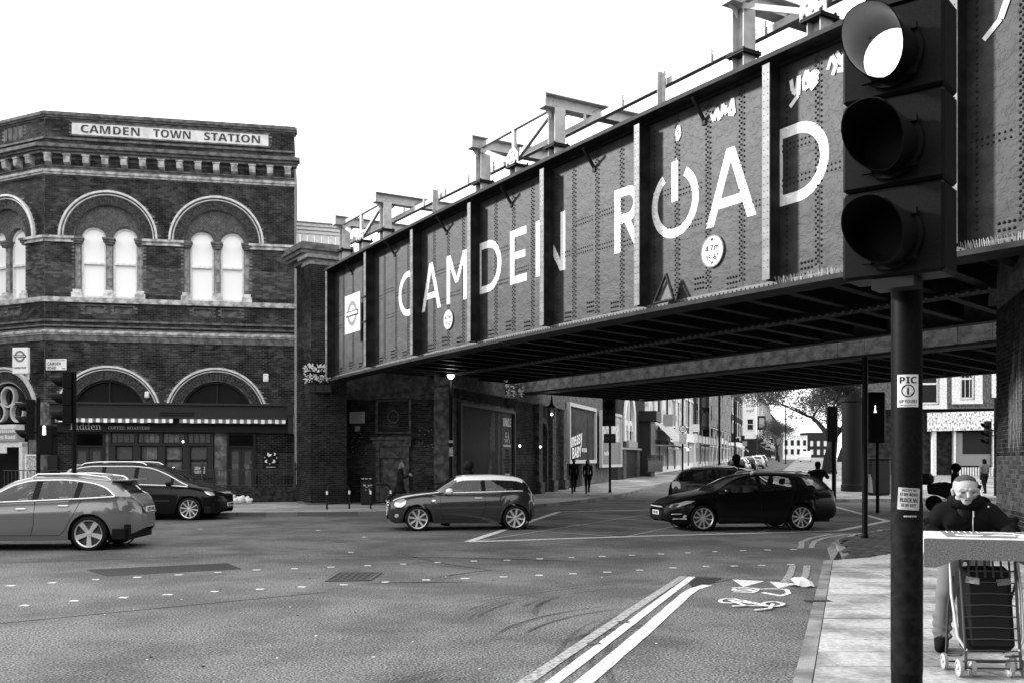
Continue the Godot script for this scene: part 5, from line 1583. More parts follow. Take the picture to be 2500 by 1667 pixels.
func far_street() -> void:
	var brick := mat("street brick", 0.07, 0.9, {"tex": noise_tex("brick rows", 0.05, 0.35, 1.0, {"oct": 4}), "ts": Vector3(0.6, 1.4, 0.6)})
	var stucco := mat("stucco", 0.7, 0.8, {"tex": texs["weather"], "ts": 0.12})
	var dingy := mat("dingy brick", 0.15, 0.9, {"tex": texs["brick rows"], "ts": 0.7})
	mat("sill grey", 0.25, 0.7)
	# brick building with white arched window next to the bridge
	var ab := thing("arch_building", "brick railway building with large white arched window beyond the posters", "building")
	framed(ab, Vector3(wall_x(69.0), rise(69), -69), 0.3, -1.0)
	var m := MB.new()
	holed(m, Rect2(0, 0, 12, 9), [arch_poly(4.6, 4.3, 2.2, 2.9)], [4.6], -0.6, 0.0)
	part(ab, "wall", m, brick)
	m = MB.new()
	m.ring(4.6, 4.3, 1.85, 2.45, 0, 180, -0.2, 0.12, 24); m.bx(2.15, 2.9, -0.2, 2.75, 4.3, 0.12); m.bx(6.45, 2.9, -0.2, 7.05, 4.3, 0.12); m.bx(4.4, 2.9, -0.25, 4.8, 6.2, 0.0)
	m.ring(3.7, 3.7, 0.45, 0.8, 0, 180, -0.25, -0.02, 12); m.ring(5.5, 3.7, 0.45, 0.8, 0, 180, -0.25, -0.02, 12)
	var aw := part(ab, "window", m, mats["white paint"])
	m = MB.new(); m.prism(arch_poly(4.6, 4.3, 2.2, 2.9), -0.5, -0.3)
	part(aw, "pane", m, mats["far glass"])
	m = MB.new(); m.bx(3.4, 2.45, 0.0, 7.2, 2.95, 0.2); m.bx(0, 2.3, 0, 9, 2.42, 0.25)
	part(ab, "sill", m, mat("sill grey", 0.25, 0.7))
	for x in [1.4, 7.4]:
		m = MB.new(); m.bx(x, 0, 0, x + 1.2, 2.3, 0.15); m.bx(x + 0.3, 0.9, 0.15, x + 0.9, 1.9, 0.16)
		part(ab, "pier", m, mats["sooty stone"])
	m = MB.new(); m.bx(9.3, 0, 0.0, 11.5, 4.6, 0.9); m.bx(9.0, 4.6, 0, 11.8, 5.4, 1.4)
	part(ab, "hoarding", m, mats["dark paint"])
	var h1 := house("terrace_house", "white stuccoed house with pale shop blind, left of the street beyond the bridge", "building", 1584, 1662, 12, {"wall": stucco, "rows": 2, "cols": 5, "ww": 1.7, "trim": stucco})
	m = MB.new()
	m.xf = Transform3D(Basis(Vector3(1, 0, 0), 0.0), Vector3(2.0, 0, 0))
	m.prism(v2([[0, 2.6], [9.5, 2.6], [9.5, 2.68], [0, 2.68]]), 0.2, 2.0)
	m.xf = Transform3D.IDENTITY
	m.quad(Vector3(1.5, 3.0, 1.9), Vector3(12, 3.0, 1.9), Vector3(12, 4.6, 0.3), Vector3(1.5, 4.6, 0.3)); m.quad(Vector3(1.5, 2.7, 1.9), Vector3(12, 2.7, 1.9), Vector3(12, 3.0, 1.9), Vector3(1.5, 3.0, 1.9))
	part(h1, "shop_blind", m, mat("blind canvas", 0.42, 0.8, {"tex": texs["scuff"], "ts": 0.5}))
	house("terrace_house", "narrow white house with ornate brackets before the scaffolding", "building", 1664, 1692, 13, {"wall": stucco, "rows": 2, "cols": 4, "ww": 1.5, "trim": stucco})
	var sc := house("terrace_house", "house wrapped in scaffold sheeting on the left of the street", "building", 1694, 1752, 14, {"wall": dingy, "rows": 3, "cols": 4})
	scaffold(sc, (row_d(1752) - row_d(1694)) * 1.044)
	house("terrace_house", "dark brick terrace with white windows and white shopfronts beyond the scaffolding", "building", 1754, 1814, 16.5, {"wall": brick, "rows": 3, "cols": 9, "trim": brick})
	var pub := house("corner_pub", "tall white corner pub standing out above the terraces", "building", 1818, 1862, 14.5, {"wall": mat("pub white", 0.85, 0.7), "rows": 3, "cols": 6, "ground": 5.0, "shop": mats["dark paint"], "ww": 1.8, "surround": false, "frame": mats["dark paint"]})
	pub.position += pub.basis.z * 2.4
	m = MB.new(); m.bx(-0.4, 4.4, -12, 0.0, 15.4, 0.1)
	part(pub, "end_wall", m, mats["pub white"])
	m = MB.new(); m.bx(-0.3, 0, -12, 0.0, 4.4, 0.1)
	part(pub, "bar_front", m, mats["dark paint"])
	m = MB.new(); m.bx(-0.46, 6.2, -1.7, -0.4, 8.6, -0.6)
	var pw := part(pub, "end_window", m, mats["far glass"])
	m = MB.new()
	for y in [6.2, 7.4, 8.5]: m.bx(-0.5, y, -1.8, -0.44, y + 0.14, -0.5)
	part(pw, "frame", m, mats["white paint"])
	text(pub, "lettering", "the old", 0.5, Vector3(-0.44, 11.4, -1.15), mat("faded pub", 0.25, 0.8), {"turn": -PI / 2, "fit": 1.7})
	text(pub, "lettering", "eagle", 0.5, Vector3(-0.44, 10.4, -1.15), mats["faded pub"], {"turn": -PI / 2, "fit": 1.5})
	house("long_terrace", "long pale terrace of narrow windows running to the vanishing point", "building", 1863, 1908, 15.5, {"wall": dingy, "rows": 3, "cols": 26, "trim": mats["sooty stone"], "shop": mats["dark paint"]})
	# hanging pub sign
	var ps := thing("pub_sign", "hanging picture sign on the white corner pub", "sign", at(1860, 1030, 190))
	m = MB.new(); m.bx(-0.8, -1.5, -0.12, 0.8, 1.2, 0.12)
	part(ps, "board", m, mats["black metal"])
	m = MB.new(); m.bx(-0.5, -1.0, 0.12, 0.5, 0.8, 0.15)
	part(ps, "picture", m, mats["paper"])
	# far cross-street houses closing the view
	for k in [[1912, 1972, 1062, 330.0, "pub white", "white house closing the view at the far end"], [1974, 2040, 1055, 345.0, "dark", "dark brick house closing the view beyond the van"]]:
		var a := at(k[0], k[2], k[3]); var b := at(k[1], k[2], k[3])
		var hh := thing("end_house", k[5], "building", Vector3(a.x, 0, a.z))
		m = MB.new(); m.bx(0, 0, -10, b.x - a.x, a.y, 0)
		part(hh, "wall", m, mats["pub white"] if k[4] != "dark" else brick)
		for r in 2:
			for c in 4:
				m = MB.new(); var x: float = (b.x - a.x) * (c + 0.3) / 4; m.bx(x, 3.6 + r * 3, 0, x + 1.0, 5.4 + r * 3, 0.08)
				part(hh, "window", m, mats["far glass"] if k[4] != "dark" else mats["white paint"])
	# building across the junction, seen right of the signal pole
	var rb := thing("corner_shop", "shabby terrace with pale fascia and white shopfront behind the man", "building")
	framed(rb, Vector3(26.2, 0.8, -64.5), 1.0, 0.22)
	m = MB.new()
	holed(m, Rect2(-3, 4.3, 13, 7), [rect(0.35, 4.6, 1.75, 8.4), rect(3.0, 4.9, 3.9, 8.0), rect(5.4, 5.3, 6.6, 8.2)], [1.0, 3.4, 6.0], -0.5, 0)
	part(rb, "wall", m, mat("shabby brick", 0.12, 0.9, {"tex": texs["weather"], "ts": Vector3(1.2, 0.5, 1.2)}))
	for q in [[0.35, 4.6, 1.75, 8.4, 1], [3.0, 4.9, 3.9, 8.0, 3], [5.4, 5.3, 6.6, 8.2, 3]]:
		m = MB.new(); frame_of(m, q[0], q[1], q[2], q[3], 0.14, -0.3, -0.15)
		m.bx(q[0], q[1] + 1.3, -0.3, q[2], q[1] + 1.42, -0.18); m.bx(q[0], q[1] + 2.5, -0.3, q[2], q[1] + 2.6, -0.18)
		if q[4] == 3:
			for k in 2: m.bx(lerpf(q[0], q[2], 0.4 + 0.3 * k) - 0.02, q[1], -0.28, lerpf(q[0], q[2], 0.4 + 0.3 * k) + 0.02, q[3], -0.2)
		m.bx(q[0] - 0.5, q[1] - 0.15, -0.1, q[0], q[3], 0.05); m.bx(q[2], q[1] - 0.15, -0.1, q[2] + 0.45, q[3], 0.05); m.bx(q[0] - 0.5, q[1] - 0.3, -0.1, q[2] + 0.45, q[1] - 0.05, 0.15)
		var win := part(rb, "window", m, mats["white paint"])
		m = MB.new(); m.bx(q[0], q[1], -0.28, q[2], q[3], -0.24)
		part(win, "pane", m, mats["far glass"])
	m = MB.new(); m.prism(v2([[1.0, 2.85], [7.0, 2.95], [7.0, 4.15], [1.0, 4.05]]), 0, 0.35)
	part(rb, "fascia", m, mat("peeling fascia", 0.75, 0.8, {"tex": noise_tex("peel", 0.03, 0.25, 1.0, {"oct": 5, "at": [0.3, 0.42]}), "ts": Vector3(0.5, 0.25, 0.5)}))
	m = MB.new()
	m.bx(-3, -0.5, -0.6, 10, 4.3, -0.5)
	part(rb, "ground_wall", m, mat("shop dark", 0.035, 0.7, {"tex": texs["blotch"], "ts": 0.4}))
	m = MB.new()
	for q in [[1.3, 1.55], [2.6, 2.75], [4.95, 5.3]]: m.bx(q[0], -0.4, -0.4, q[1], 2.85, 0.1)
	m.bx(5.3, -0.4, -0.4, 6.0, 2.85, 0.02); m.bx(6.4, -0.4, -0.4, 8.4, 2.2, 0.0); m.bx(6.0, 2.0, -0.4, 8.4, 2.85, 0.02)
	var sfr := part(rb, "shopfront", m, mats["white paint"])
	m = MB.new(); m.bx(2.75, 0.55, -0.3, 4.95, 2.8, -0.25)
	part(sfr, "pane", m, mats["far glass"])
	m = MB.new(); m.bx(2.85, 0.6, -0.24, 4.9, 1.35, -0.22); m.bx(2.85, 1.35, -0.24, 3.2, 2.75, -0.22)
	part(sfr, "frosting", m, mat("frost", 0.2, 0.5))
	for k in 16:
		m = MB.new(); m.bx(2.6 + k * 0.16, -0.5, 0.15, 2.7 + k * 0.16, 0.5, 0.19)
		part(rb, "fence_board", m, mats["white paint"])
	var wire := MB.new()
	wire.bx(8.0, 0.9, 0.02, 8.25, 1.4, 0.1)
	part(rb, "meter_box", wire, mats["dark paint"])
	trees()
	# iron fence and bins by the shops
	var fe := thing("area_railing", "iron area railings in front of the pale shop blind", "railing")
	framed(fe, at(1580, 1155, 72), 0.3, -1.0)
	for k in 26:
		m = MB.new(); m.bar(Vector3(k * 0.32, 0, 0), Vector3(k * 0.32, 1.25, 0), 0.03, 0.03)
		m.prism(v2([[k * 0.32 - 0.03, 1.25], [k * 0.32 + 0.03, 1.25], [k * 0.32, 1.38]]), -0.015, 0.015)
		part(fe, "bar", m, mats["black metal"])
	m = MB.new(); m.bx(0, 1.05, -0.02, 8.1, 1.09, 0.02); m.bx(0, 0.1, -0.02, 8.1, 0.14, 0.02); m.bx(0.3, 0.14, 0.02, 8, 0.95, 0.03)
	part(fe, "rail", m, mats["black metal"])

func scaffold(h: Node3D, w: float) -> void:
	var s := thing("scaffold", "pole scaffold with torn netting on the left of the street", "scaffold")
	s.transform = h.transform
	var pole := mat("scaffold pole", 0.4, 0.5, {"metal": 0.5})
	for k in 9:
		var x := w * k / 8.0
		for z in [0.6, 1.9]:
			var m := MB.new(); m.tube([Vector3(x, 0, z), Vector3(x, 14.5, z)], 0.06, 6)
			part(s, "standard", m, pole)
	for y in [2.6, 4.8, 7.0, 9.2, 11.4]:
		var m := MB.new(); m.tube([Vector3(0, y, 1.9), Vector3(w, y, 1.9)], 0.06, 6)
		part(s, "ledger", m, pole)
		m = MB.new(); m.bx(0, y + 0.1, 0.6, w, y + 0.16, 1.9)
		part(s, "boards", m, mats["dark paint"])
	for k in 5:
		var m := MB.new(); m.tube([Vector3(w * k / 6.0, 0, 2.0), Vector3(w * (k + 1) / 6.0, 4.6, 2.0)], 0.05, 6)
		part(s, "brace", m, pole)
	var net := mat("netting", 0.3, 0.8, {"alpha": 0.75, "tex": texs["weather"], "ts": 0.4})
	for k in 4:
		var m := MB.new()
		for i in 6:
			for j in 8:
				var f := func(a: int, b: int) -> Vector3: return Vector3(w * (k + a / 6.0) / 4.0, 5.0 + b * 1.1, 2.0 + 0.16 * sin(a * 2.1 + b * 1.3 + k))
				m.quad(f.call(i, j), f.call(i + 1, j), f.call(i + 1, j + 1), f.call(i, j + 1))
		part(s, "net_sheet", m, net)

# a tree: limbs by repeated forking, then twigs and small leaves through the crown
func tree(label: String, p: Vector3, hi: float, r: float, seed_n: int, leaves: int, lean := Vector3.ZERO, group := "") -> void:
	var rg := RandomNumberGenerator.new(); rg.seed = seed_n
	var t := thing("plane_tree", label, "tree", p, 0, group)
	var m := MB.new()
	var tips := []
	var todo := [[Vector3.ZERO, (Vector3.UP + lean).normalized(), hi * 0.24, r, 0]]
	while todo.size():
		var s: Array = todo.pop_back()
		var pts := [s[0]]; var rs := [s[3]]
		var dir: Vector3 = s[1]
		var q: Vector3 = s[0]
		for k in 4:
			dir = (dir + Vector3(rg.randf_range(-1, 1), rg.randf_range(-0.5, 0.8), rg.randf_range(-1, 1)) * 0.16).normalized()
			q += dir * (s[2] as float) / 4.0
			pts.append(q); rs.append((s[3] as float) * (1.0 - 0.11 * (k + 1)))
		m.tube(pts, rs, 7 if s[4] < 3 else 4, false)
		if s[4] < 6:
			for k in (3 if s[4] < 3 else 2):
				var a := rg.randf() * TAU
				var out := Vector3(cos(a), rg.randf_range(-0.25, 0.6), sin(a)).normalized()
				todo.append([q, (dir * 0.55 + out * 0.75 + lean * 0.3).normalized(), (s[2] as float) * rg.randf_range(0.62, 0.85), (rs[4] as float) * rg.randf_range(0.58, 0.75), s[4] + 1])
		if s[4] >= 3: tips.append([q, dir])
	part(t, "trunk", m, mat("bark", 0.05, 0.9, {"tex": texs["blotch"], "ts": 0.8}))
	var l := MB.new()
	for k in leaves:
		var b: Array = tips[rg.randi() % tips.size()]
		var c: Vector3 = b[0] + Vector3(rg.randfn(), rg.randfn(), rg.randfn()) * hi * 0.03
		var u := Vector3(rg.randfn(), rg.randfn(), rg.randfn()).normalized(); var v := u.cross(Vector3(rg.randfn(), rg.randfn(), rg.randfn())).normalized()
		var sz := hi * 0.007 * rg.randf_range(0.6, 1.5)
		l.tri(c - u * sz, c + v * sz * 0.8, c + u * sz)
	if leaves: part(t, "crown", l, mat("young leaf", 0.06, 0.8, {"back": 0.05}))
func trees() -> void:
	tree("large plane tree with heavy dark limbs right of the street", Vector3(23.3, 0.4, -72), 12, 0.6, 5, 42000, Vector3(-0.1, 0, 0), "street trees")
	tree("second plane tree behind the big one, its twigs over the road", Vector3(38.0, 0.9, -110), 16, 0.5, 11, 16000, Vector3(-0.08, 0, 0), "street trees")
	tree("mid-distance street tree with fine hazy crown right of the van", Vector3(55, 1.2, -165), 17, 0.45, 23, 16000, Vector3.ZERO, "street trees")
	tree("small leafy street tree in front of the long terrace", Vector3(49.5, 1.4, -182), 11, 0.22, 31, 11000, Vector3.ZERO, "street trees")
	tree("far street tree at the end of the terrace", Vector3(66.0, 1.4, -245), 15, 0.3, 37, 11000, Vector3.ZERO, "street trees")
# ---------------------------------------------------------------- vehicles
func curve(pts: Array, x: float) -> float: # smooth curve through (x, y) pairs
	var n := pts.size()
	if x <= pts[0][0]: return pts[0][1]
	if x >= pts[n - 1][0]: return pts[n - 1][1]
	for i in n - 1:
		if x <= pts[i + 1][0]:
			var h: float = pts[i + 1][0] - pts[i][0]
			var t: float = (x - pts[i][0]) / h
			var s: float = (pts[i + 1][1] - pts[i][1]) / h
			var m0 := s; var m1 := s
			if i > 0:
				var sp: float = (pts[i][1] - pts[i - 1][1]) / (pts[i][0] - pts[i - 1][0])
				m0 = 0.0 if sp * s <= 0 else 2.0 * sp * s / (sp + s)
			if i < n - 2:
				var sn: float = (pts[i + 2][1] - pts[i + 1][1]) / (pts[i + 2][0] - pts[i + 1][0])
				m1 = 0.0 if sn * s <= 0 else 2.0 * sn * s / (sn + s)
			var t2 := t * t; var t3 := t2 * t
			return (2 * t3 - 3 * t2 + 1) * pts[i][1] + (t3 - 2 * t2 + t) * h * m0 + (-2 * t3 + 3 * t2) * pts[i + 1][1] + (t3 - t2) * h * m1
	return pts[n - 1][1]
func car_bottom(o: Dictionary, x: float) -> float:
	var y := curve(o.bot, x)
	for xw in [o.xf, o.xr]:
		var r: float = o.R + 0.055
		if absf(x - xw) < r: y = maxf(y, o.R + sqrt(r * r - (x - xw) * (x - xw)))
	return y
func car_section(o: Dictionary, x: float) -> Array: # (height, half width) from sill to roof centre
	var yb := car_bottom(o, x)
	var be: float = curve(o.belt, x); var ro: float = curve(o.roof, x)
	var w: float = curve(o.wid, x); var wr: float = curve(o.wr, x)
	ro = maxf(ro, be + 0.012)
	yb = minf(yb, be - 0.06)
	var wt: float = clampf(curve(o.wtop, x), be, ro - 0.01)
	var drop := clampf((ro - be) * 0.25, 0.004, 0.07)
	var edge := maxf(ro - drop, wt + 0.001)
	var zb := w * 0.955
	var s := clampf((wt - be) / maxf(edge - be, 0.001), 0.0, 1.0)
	var sill: float = curve(o.bot, x)
	var f := func(y: float) -> float: # flank width at a height
		var t := clampf((y - sill) / maxf(be - sill, 0.05), 0.0, 1.0)
		return w * (0.93 + 0.07 * sin(PI * clampf(t * 0.95 + 0.12, 0, 1)) + (0.012 if t > 0.62 and t < 0.78 else 0.0))
	var a := []
	for t in [0.0, 0.12, 0.35, 0.6, 0.66, 0.74, 0.92]:
		var y: float = lerpf(yb, be, t)
		a.append(Vector2(y, minf(f.call(y), 10.0)))
	a.append(Vector2(be, zb))
	a.append(Vector2(wt, lerpf(zb, wr, s)))
	a.append(Vector2(edge, wr))
	a.append(Vector2(lerpf(edge, ro, 0.62), wr * 0.9))
	a.append(Vector2(lerpf(edge, ro, 0.9), wr * 0.5))
	a.append(Vector2(ro, 0.0))
	return a
func car_side(o: Dictionary, x: float, y: float) -> float:
	var a := car_section(o, x)
	for j in a.size() - 1:
		if y <= a[j + 1].x: return lerpf(a[j].y, a[j + 1].y, clampf((y - a[j].x) / maxf(a[j + 1].x - a[j].x, 0.0001), 0, 1))
	return 0.0
func in_ranges(rs: Array, x: float) -> bool:
	for r in rs:
		if x > r[0] and x < r[1]: return true
	return false
func patch(o: Dictionary, pts: Array, off: float, side: float) -> MB: # a flush piece lying on the flank
	var m := MB.new()
	var poly := v2(pts)
	var c := Vector2.ZERO
	for p in poly: c += p / poly.size()
	for k in poly.size():
		var a := poly[k]; var b := poly[(k + 1) % poly.size()]
		var q := []
		for e in [c, a, b]: q.append(Vector3(e.x, e.y, side * (car_side(o, e.x, e.y) + off)))
		if (q[1] - q[0]).cross(q[2] - q[0]).z * side < 0: q.reverse()
		m.tri(q[0], q[1], q[2])
		var a2: Vector3 = Vector3(a.x, a.y, side * (car_side(o, a.x, a.y) - 0.02)); var b2 := Vector3(b.x, b.y, side * (car_side(o, b.x, b.y) - 0.02))
		m.quad(Vector3(a.x, a.y, side * (car_side(o, a.x, a.y) + off)), Vector3(b.x, b.y, side * (car_side(o, b.x, b.y) + off)), b2, a2)
	return m

func car(nm: String, label: String, cat: String, o: Dictionary, group := "") -> Node3D:
	var c := thing(nm, label, cat, Vector3.ZERO, 0.0, group)
	var xs := []
	var n := int(o.L / o.get("step", 0.055))
	for k in n + 1: xs.append(o.L * k / n)
	for r in o.side + [o.screen, o.back]: xs.append_array([r[0], r[1]])
	for xw in [o.xf, o.xr]: xs.append_array([xw - o.R - 0.054, xw + o.R + 0.054])
	xs.append_array([0.02, 0.06, o.L - 0.02, o.L - 0.06])
	xs.sort()
	var grid := []
	var sx := []
	for x in xs:
		if sx.size() and x - sx.back() < 0.004: continue
		sx.append(x); grid.append(car_section(o, x))
	var rows: int = grid[0].size()
	var pos := func(i: int, j: int, s: float) -> Vector3: return Vector3(sx[i], grid[i][j].x, s * grid[i][j].y)
	var nr := []
	for i in sx.size():
		var l := []
		for j in rows:
			var du: Vector3 = pos.call(mini(i + 1, sx.size() - 1), j, 1.0) - pos.call(maxi(i - 1, 0), j, 1.0)
			var dv: Vector3 = pos.call(i, mini(j + 1, rows - 1), 1.0) - pos.call(i, maxi(j - 1, 0), 1.0)
			var nn := du.cross(dv)
			l.append(nn.normalized() if nn.length() > 1e-9 else Vector3.UP)
		l[rows - 1] = Vector3(l[rows - 1].x, l[rows - 1].y, 0).normalized()
		nr.append(l)
	var body := MB.new(); var roof := MB.new()
	var panes := {}
	for i in sx.size() - 1:
		var mx: float = (sx[i] + sx[i + 1]) / 2
		for j in rows - 1:
			var key := ""
			if j == 7 and in_ranges(o.side, mx):
				for r in o.side.size():
					if mx > o.side[r][0] and mx < o.side[r][1]: key = "side_window%d" % r
			elif j >= 10 and in_ranges([o.screen], mx): key = "windscreen"
			elif j >= 10 and in_ranges([o.back], mx): key = "rear_window"
			for s in [1.0, -1.0]:
				var m := body
				if key:
					var k2: String = key + ("a" if s > 0 and key.begins_with("side") else "")
					if not panes.has(k2): panes[k2] = MB.new()
					m = panes[k2]
				elif o.has("roof_x") and j >= 8 and mx > o.roof_x[0] and mx < o.roof_x[1] and grid[i][j].x > o.roof_x[2]: m = roof
				var a: Vector3 = pos.call(i, j, s); var b: Vector3 = pos.call(i + 1, j, s); var d: Vector3 = pos.call(i + 1, j + 1, s); var e: Vector3 = pos.call(i, j + 1, s)
				var f := func(v: Vector3) -> Vector3: return Vector3(v.x, v.y, v.z * s)
				if s > 0: m.squad(a, b, d, e, f.call(nr[i][j]), f.call(nr[i + 1][j]), f.call(nr[i + 1][j + 1]), f.call(nr[i][j + 1]))
				else: m.squad(b, a, e, d, f.call(nr[i + 1][j]), f.call(nr[i][j]), f.call(nr[i][j + 1]), f.call(nr[i + 1][j + 1]))
	var last := sx.size() - 1
	for j in rows - 1:
		body.quad(pos.call(0, j, -1.0), pos.call(0, j, 1.0), pos.call(0, j + 1, 1.0), pos.call(0, j + 1, -1.0))
		body.quad(pos.call(last, j, 1.0), pos.call(last, j, -1.0), pos.call(last, j + 1, -1.0), pos.call(last, j + 1, 1.0))
	part(c, "body", body, o.paint)
	if roof.v.size(): part(c, "roof", roof, o.roofmat)
	for k in panes:
		part(c, "windscreen" if k == "windscreen" else "rear_window" if k == "rear_window" else "side_window", panes[k], o.get("glass", mats["car glass"]))
	# black filler pillars between side panes
	for r in o.side.size() - 1:
		for s in [1.0, -1.0]:
			var x0: float = o.side[r][1]; var x1: float = o.side[r + 1][0]
			var m := MB.new()
			var q := []
			for e in [[x0 - 0.01, 0], [x1 + 0.01, 0], [x1 + 0.01, 1], [x0 - 0.01, 1]]:
				var y: float = curve(o.belt, e[0]) if e[1] == 0 else curve(o.wtop, e[0])
				q.append(Vector3(e[0], y, s * (car_side(o, e[0], y) + 0.004)))
			if s > 0: m.quad(q[0], q[1], q[2], q[3])
			else: m.quad(q[3], q[2], q[1], q[0])
			part(c, "pillar", m, mats["black"])
	# underside, wheel wells, cabin
	var W: float = o.wid[o.wid.size() / 2][1]
	var ub := MB.new()
	ub.bx(0.25, 0.2, -W + 0.22, o.L - 0.2, 0.5, W - 0.22)
	for s in [1.0, -1.0]:
		for sg in [[0.3, o.xf - o.R - 0.1], [o.xf + o.R + 0.07, o.xr - o.R - 0.07], [o.xr + o.R + 0.1, o.L - 0.25]]: ub.bx(sg[0], 0.22, minf(s * (W - 0.22), s * (W - 0.08)), sg[1], 0.42, maxf(s * (W - 0.22), s * (W - 0.08)))
		for xw in [o.xf, o.xr]:
			ub.xf = Transform3D(Basis(Vector3(1, 0, 0), PI / 2 * s), Vector3(xw, o.R, s * (W - 0.27)))
			ub.lathe([Vector2(o.R + 0.06, 0.0), Vector2(o.R + 0.06, 0.19)], 24)
			ub.xf = Transform3D(Basis(Vector3(1, 0, 0), -PI / 2 * s), Vector3(xw, o.R, s * (W - 0.27)))
			ub.lathe([Vector2(o.R + 0.06, -0.19), Vector2(o.R + 0.06, 0.0)], 24)
			ub.xf = Transform3D.IDENTITY
	part(c, "underbody", ub, mats["black"])
	var cab := MB.new()
	cab.bx(o.screen[0] + 0.3, 0.5, -W + 0.12, o.back[0], 0.56, W - 0.12)
	for sx2 in o.seats:
		for z in [-0.36, 0.36]:
			cab.cb(Vector3(sx2, 0.62, z), Vector3(0.5, 0.18, 0.46), 0.06)
			cab.xf = Transform3D(Basis(Vector3(0, 0, 1), -0.2), Vector3(sx2 + 0.27, 0.85, z)); cab.cb(Vector3(0, 0, 0), Vector3(0.12, 0.56, 0.46), 0.05); cab.cb(Vector3(-0.02, 0.38, 0), Vector3(0.09, 0.16, 0.24), 0.035)
			cab.xf = Transform3D.IDENTITY
	cab.cb(Vector3(o.screen[0] + 0.42, 0.82, 0), Vector3(0.4, 0.22, W * 1.7), 0.06)
	part(c, "cabin", cab, mat("cabin trim", 0.02, 0.7))
	# wheels
	for xw in [o.xf, o.xr]:
		for s in [1.0, -1.0]:
			var t := MB.new()
			var R: float = o.R
			t.lathe([Vector2(R - 0.065, -0.1), Vector2(R - 0.025, -0.105), Vector2(R, -0.075), Vector2(R, 0.075), Vector2(R - 0.025, 0.105), Vector2(R - 0.065, 0.1), Vector2(R - 0.075, 0.06), Vector2(R - 0.075, -0.06), Vector2(R - 0.065, -0.1)], 32)
			var wl := part(c, "wheel", t, mat("tyre", 0.012, 0.85))
			wl.transform = Transform3D(Basis(Vector3(1, 0, 0), PI / 2 * s), Vector3(xw, R, s * (W - 0.12)))
			var rm := MB.new()
			rm.lathe([Vector2(R - 0.09, 0.075), Vector2(R - 0.067, 0.1), Vector2(R - 0.06, 0.09)], 32)
			var ns: int = o.get("spokes", 5)
			for k in ns:
				var a := TAU * (k + 0.23) / ns
				var dd := Vector3(cos(a), 0, sin(a)); var tt := Vector3(-sin(a), 0, cos(a))
				var w0: float = o.get("spoke_w", 0.045)
				var r1 := R - 0.08
				var b := [dd * 0.04 + tt * w0 * 0.7, dd * 0.04 - tt * w0 * 0.7, dd * r1 - tt * w0, dd * r1 + tt * w0]
				var yy := Vector3.UP
				rm.quad(b[3] + yy * 0.085, b[2] + yy * 0.085, b[1] + yy * 0.07, b[0] + yy * 0.07)
				rm.quad(b[1] + yy * 0.07, b[2] + yy * 0.085, b[2] + yy * 0.04, b[1] + yy * 0.03); rm.quad(b[3] + yy * 0.085, b[0] + yy * 0.07, b[0] + yy * 0.03, b[3] + yy * 0.04)
			rm.lathe([Vector2(0.055, 0.05), Vector2(0.055, 0.078), Vector2(0.0, 0.084)], 14)
			part(wl, "rim", rm, o.get("rimmat", mats["alloy"]))
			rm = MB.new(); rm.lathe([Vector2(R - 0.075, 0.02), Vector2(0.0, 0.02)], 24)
			part(wl, "hub_shade", rm, mat("brake disc", 0.07, 0.5, {"metal": 0.4}))  # flat dark disc painted as the shade behind the spokes
	# window trim and seams
	if o.has("trim"):
		for s in [1.0, -1.0]:
			var x0: float = o.side[0][0]; var x1: float = o.side.back()[1]
			var lo := []; var up := []
			for k in 31:
				var x := lerpf(x0 - 0.02, x1 + 0.02, k / 30.0)
				var y := curve(o.belt, x) - 0.008
				lo.append(Vector3(x, y, s * (car_side(o, x, y) + 0.006)))
				y = maxf(curve(o.wtop, x), curve(o.belt, x)) + 0.008
				up.append(Vector3(x, y, s * (car_side(o, x, y) + 0.004)))
			var m := MB.new()
			if o.trim != "upper": m.tube(lo, 0.016, 6)
			if o.trim != "lower":
				up.append(lo.back())
				m.tube(up, 0.016, 6)
			part(c, "window_trim", m, mats["chrome"])
	for sm in o.get("seams", []):
		for s in [1.0, -1.0]:
			var pts := []
			for i in sm.size() - 1:
				for k in 7:
					var p := Vector2(sm[i][0], sm[i][1]).lerp(Vector2(sm[i + 1][0], sm[i + 1][1]), k / 6.0)
					pts.append(Vector3(p.x, p.y, s * (car_side(o, p.x, p.y) + 0.001)))
			var m := MB.new(); m.tube(pts, 0.005, 4)
			part(c, "door_seam", m, mats["black"])
	for q in o.get("handles", []):
		for s in [1.0, -1.0]:
			var m := MB.new(); var z: float = car_side(o, q[0], q[1])
			m.cb(Vector3(q[0], q[1], s * (z + 0.02)), Vector3(0.2, 0.032, 0.035), 0.012)
			part(c, "door_handle", m, o.get("handlemat", mats["chrome"]))
	if o.has("mirror"):
		for s in [1.0, -1.0]:
			var m := MB.new(); var z: float = car_side(o, o.mirror[0], o.mirror[1])
			m.ell(Vector3(o.mirror[0], o.mirror[1] + 0.02, s * (z + 0.13)), Vector3(0.1, 0.085, 0.11), 14, 10)
			var mr := part(c, "mirror", m, o.get("mirrormat", o.paint))
			m = MB.new(); m.bar(Vector3(o.mirror[0], o.mirror[1] - 0.04, s * (z - 0.02)), Vector3(o.mirror[0], o.mirror[1] - 0.02, s * (z + 0.1)), 0.06, 0.04)
			part(mr, "stalk", m, mats["black"])
	for q in o.get("patches", []):
		for s in [1.0, -1.0]: part(c, q[0], patch(o, q[2], q[3], s), q[1])
	for q in o.get("boxes", []): # pieces on the nose and tail
		var m := MB.new()
		m.cb(Vector3(q[2], q[3], q[4]), Vector3(q[5], q[6], q[7]), 0.012)
		part(c, q[0], m, q[1])
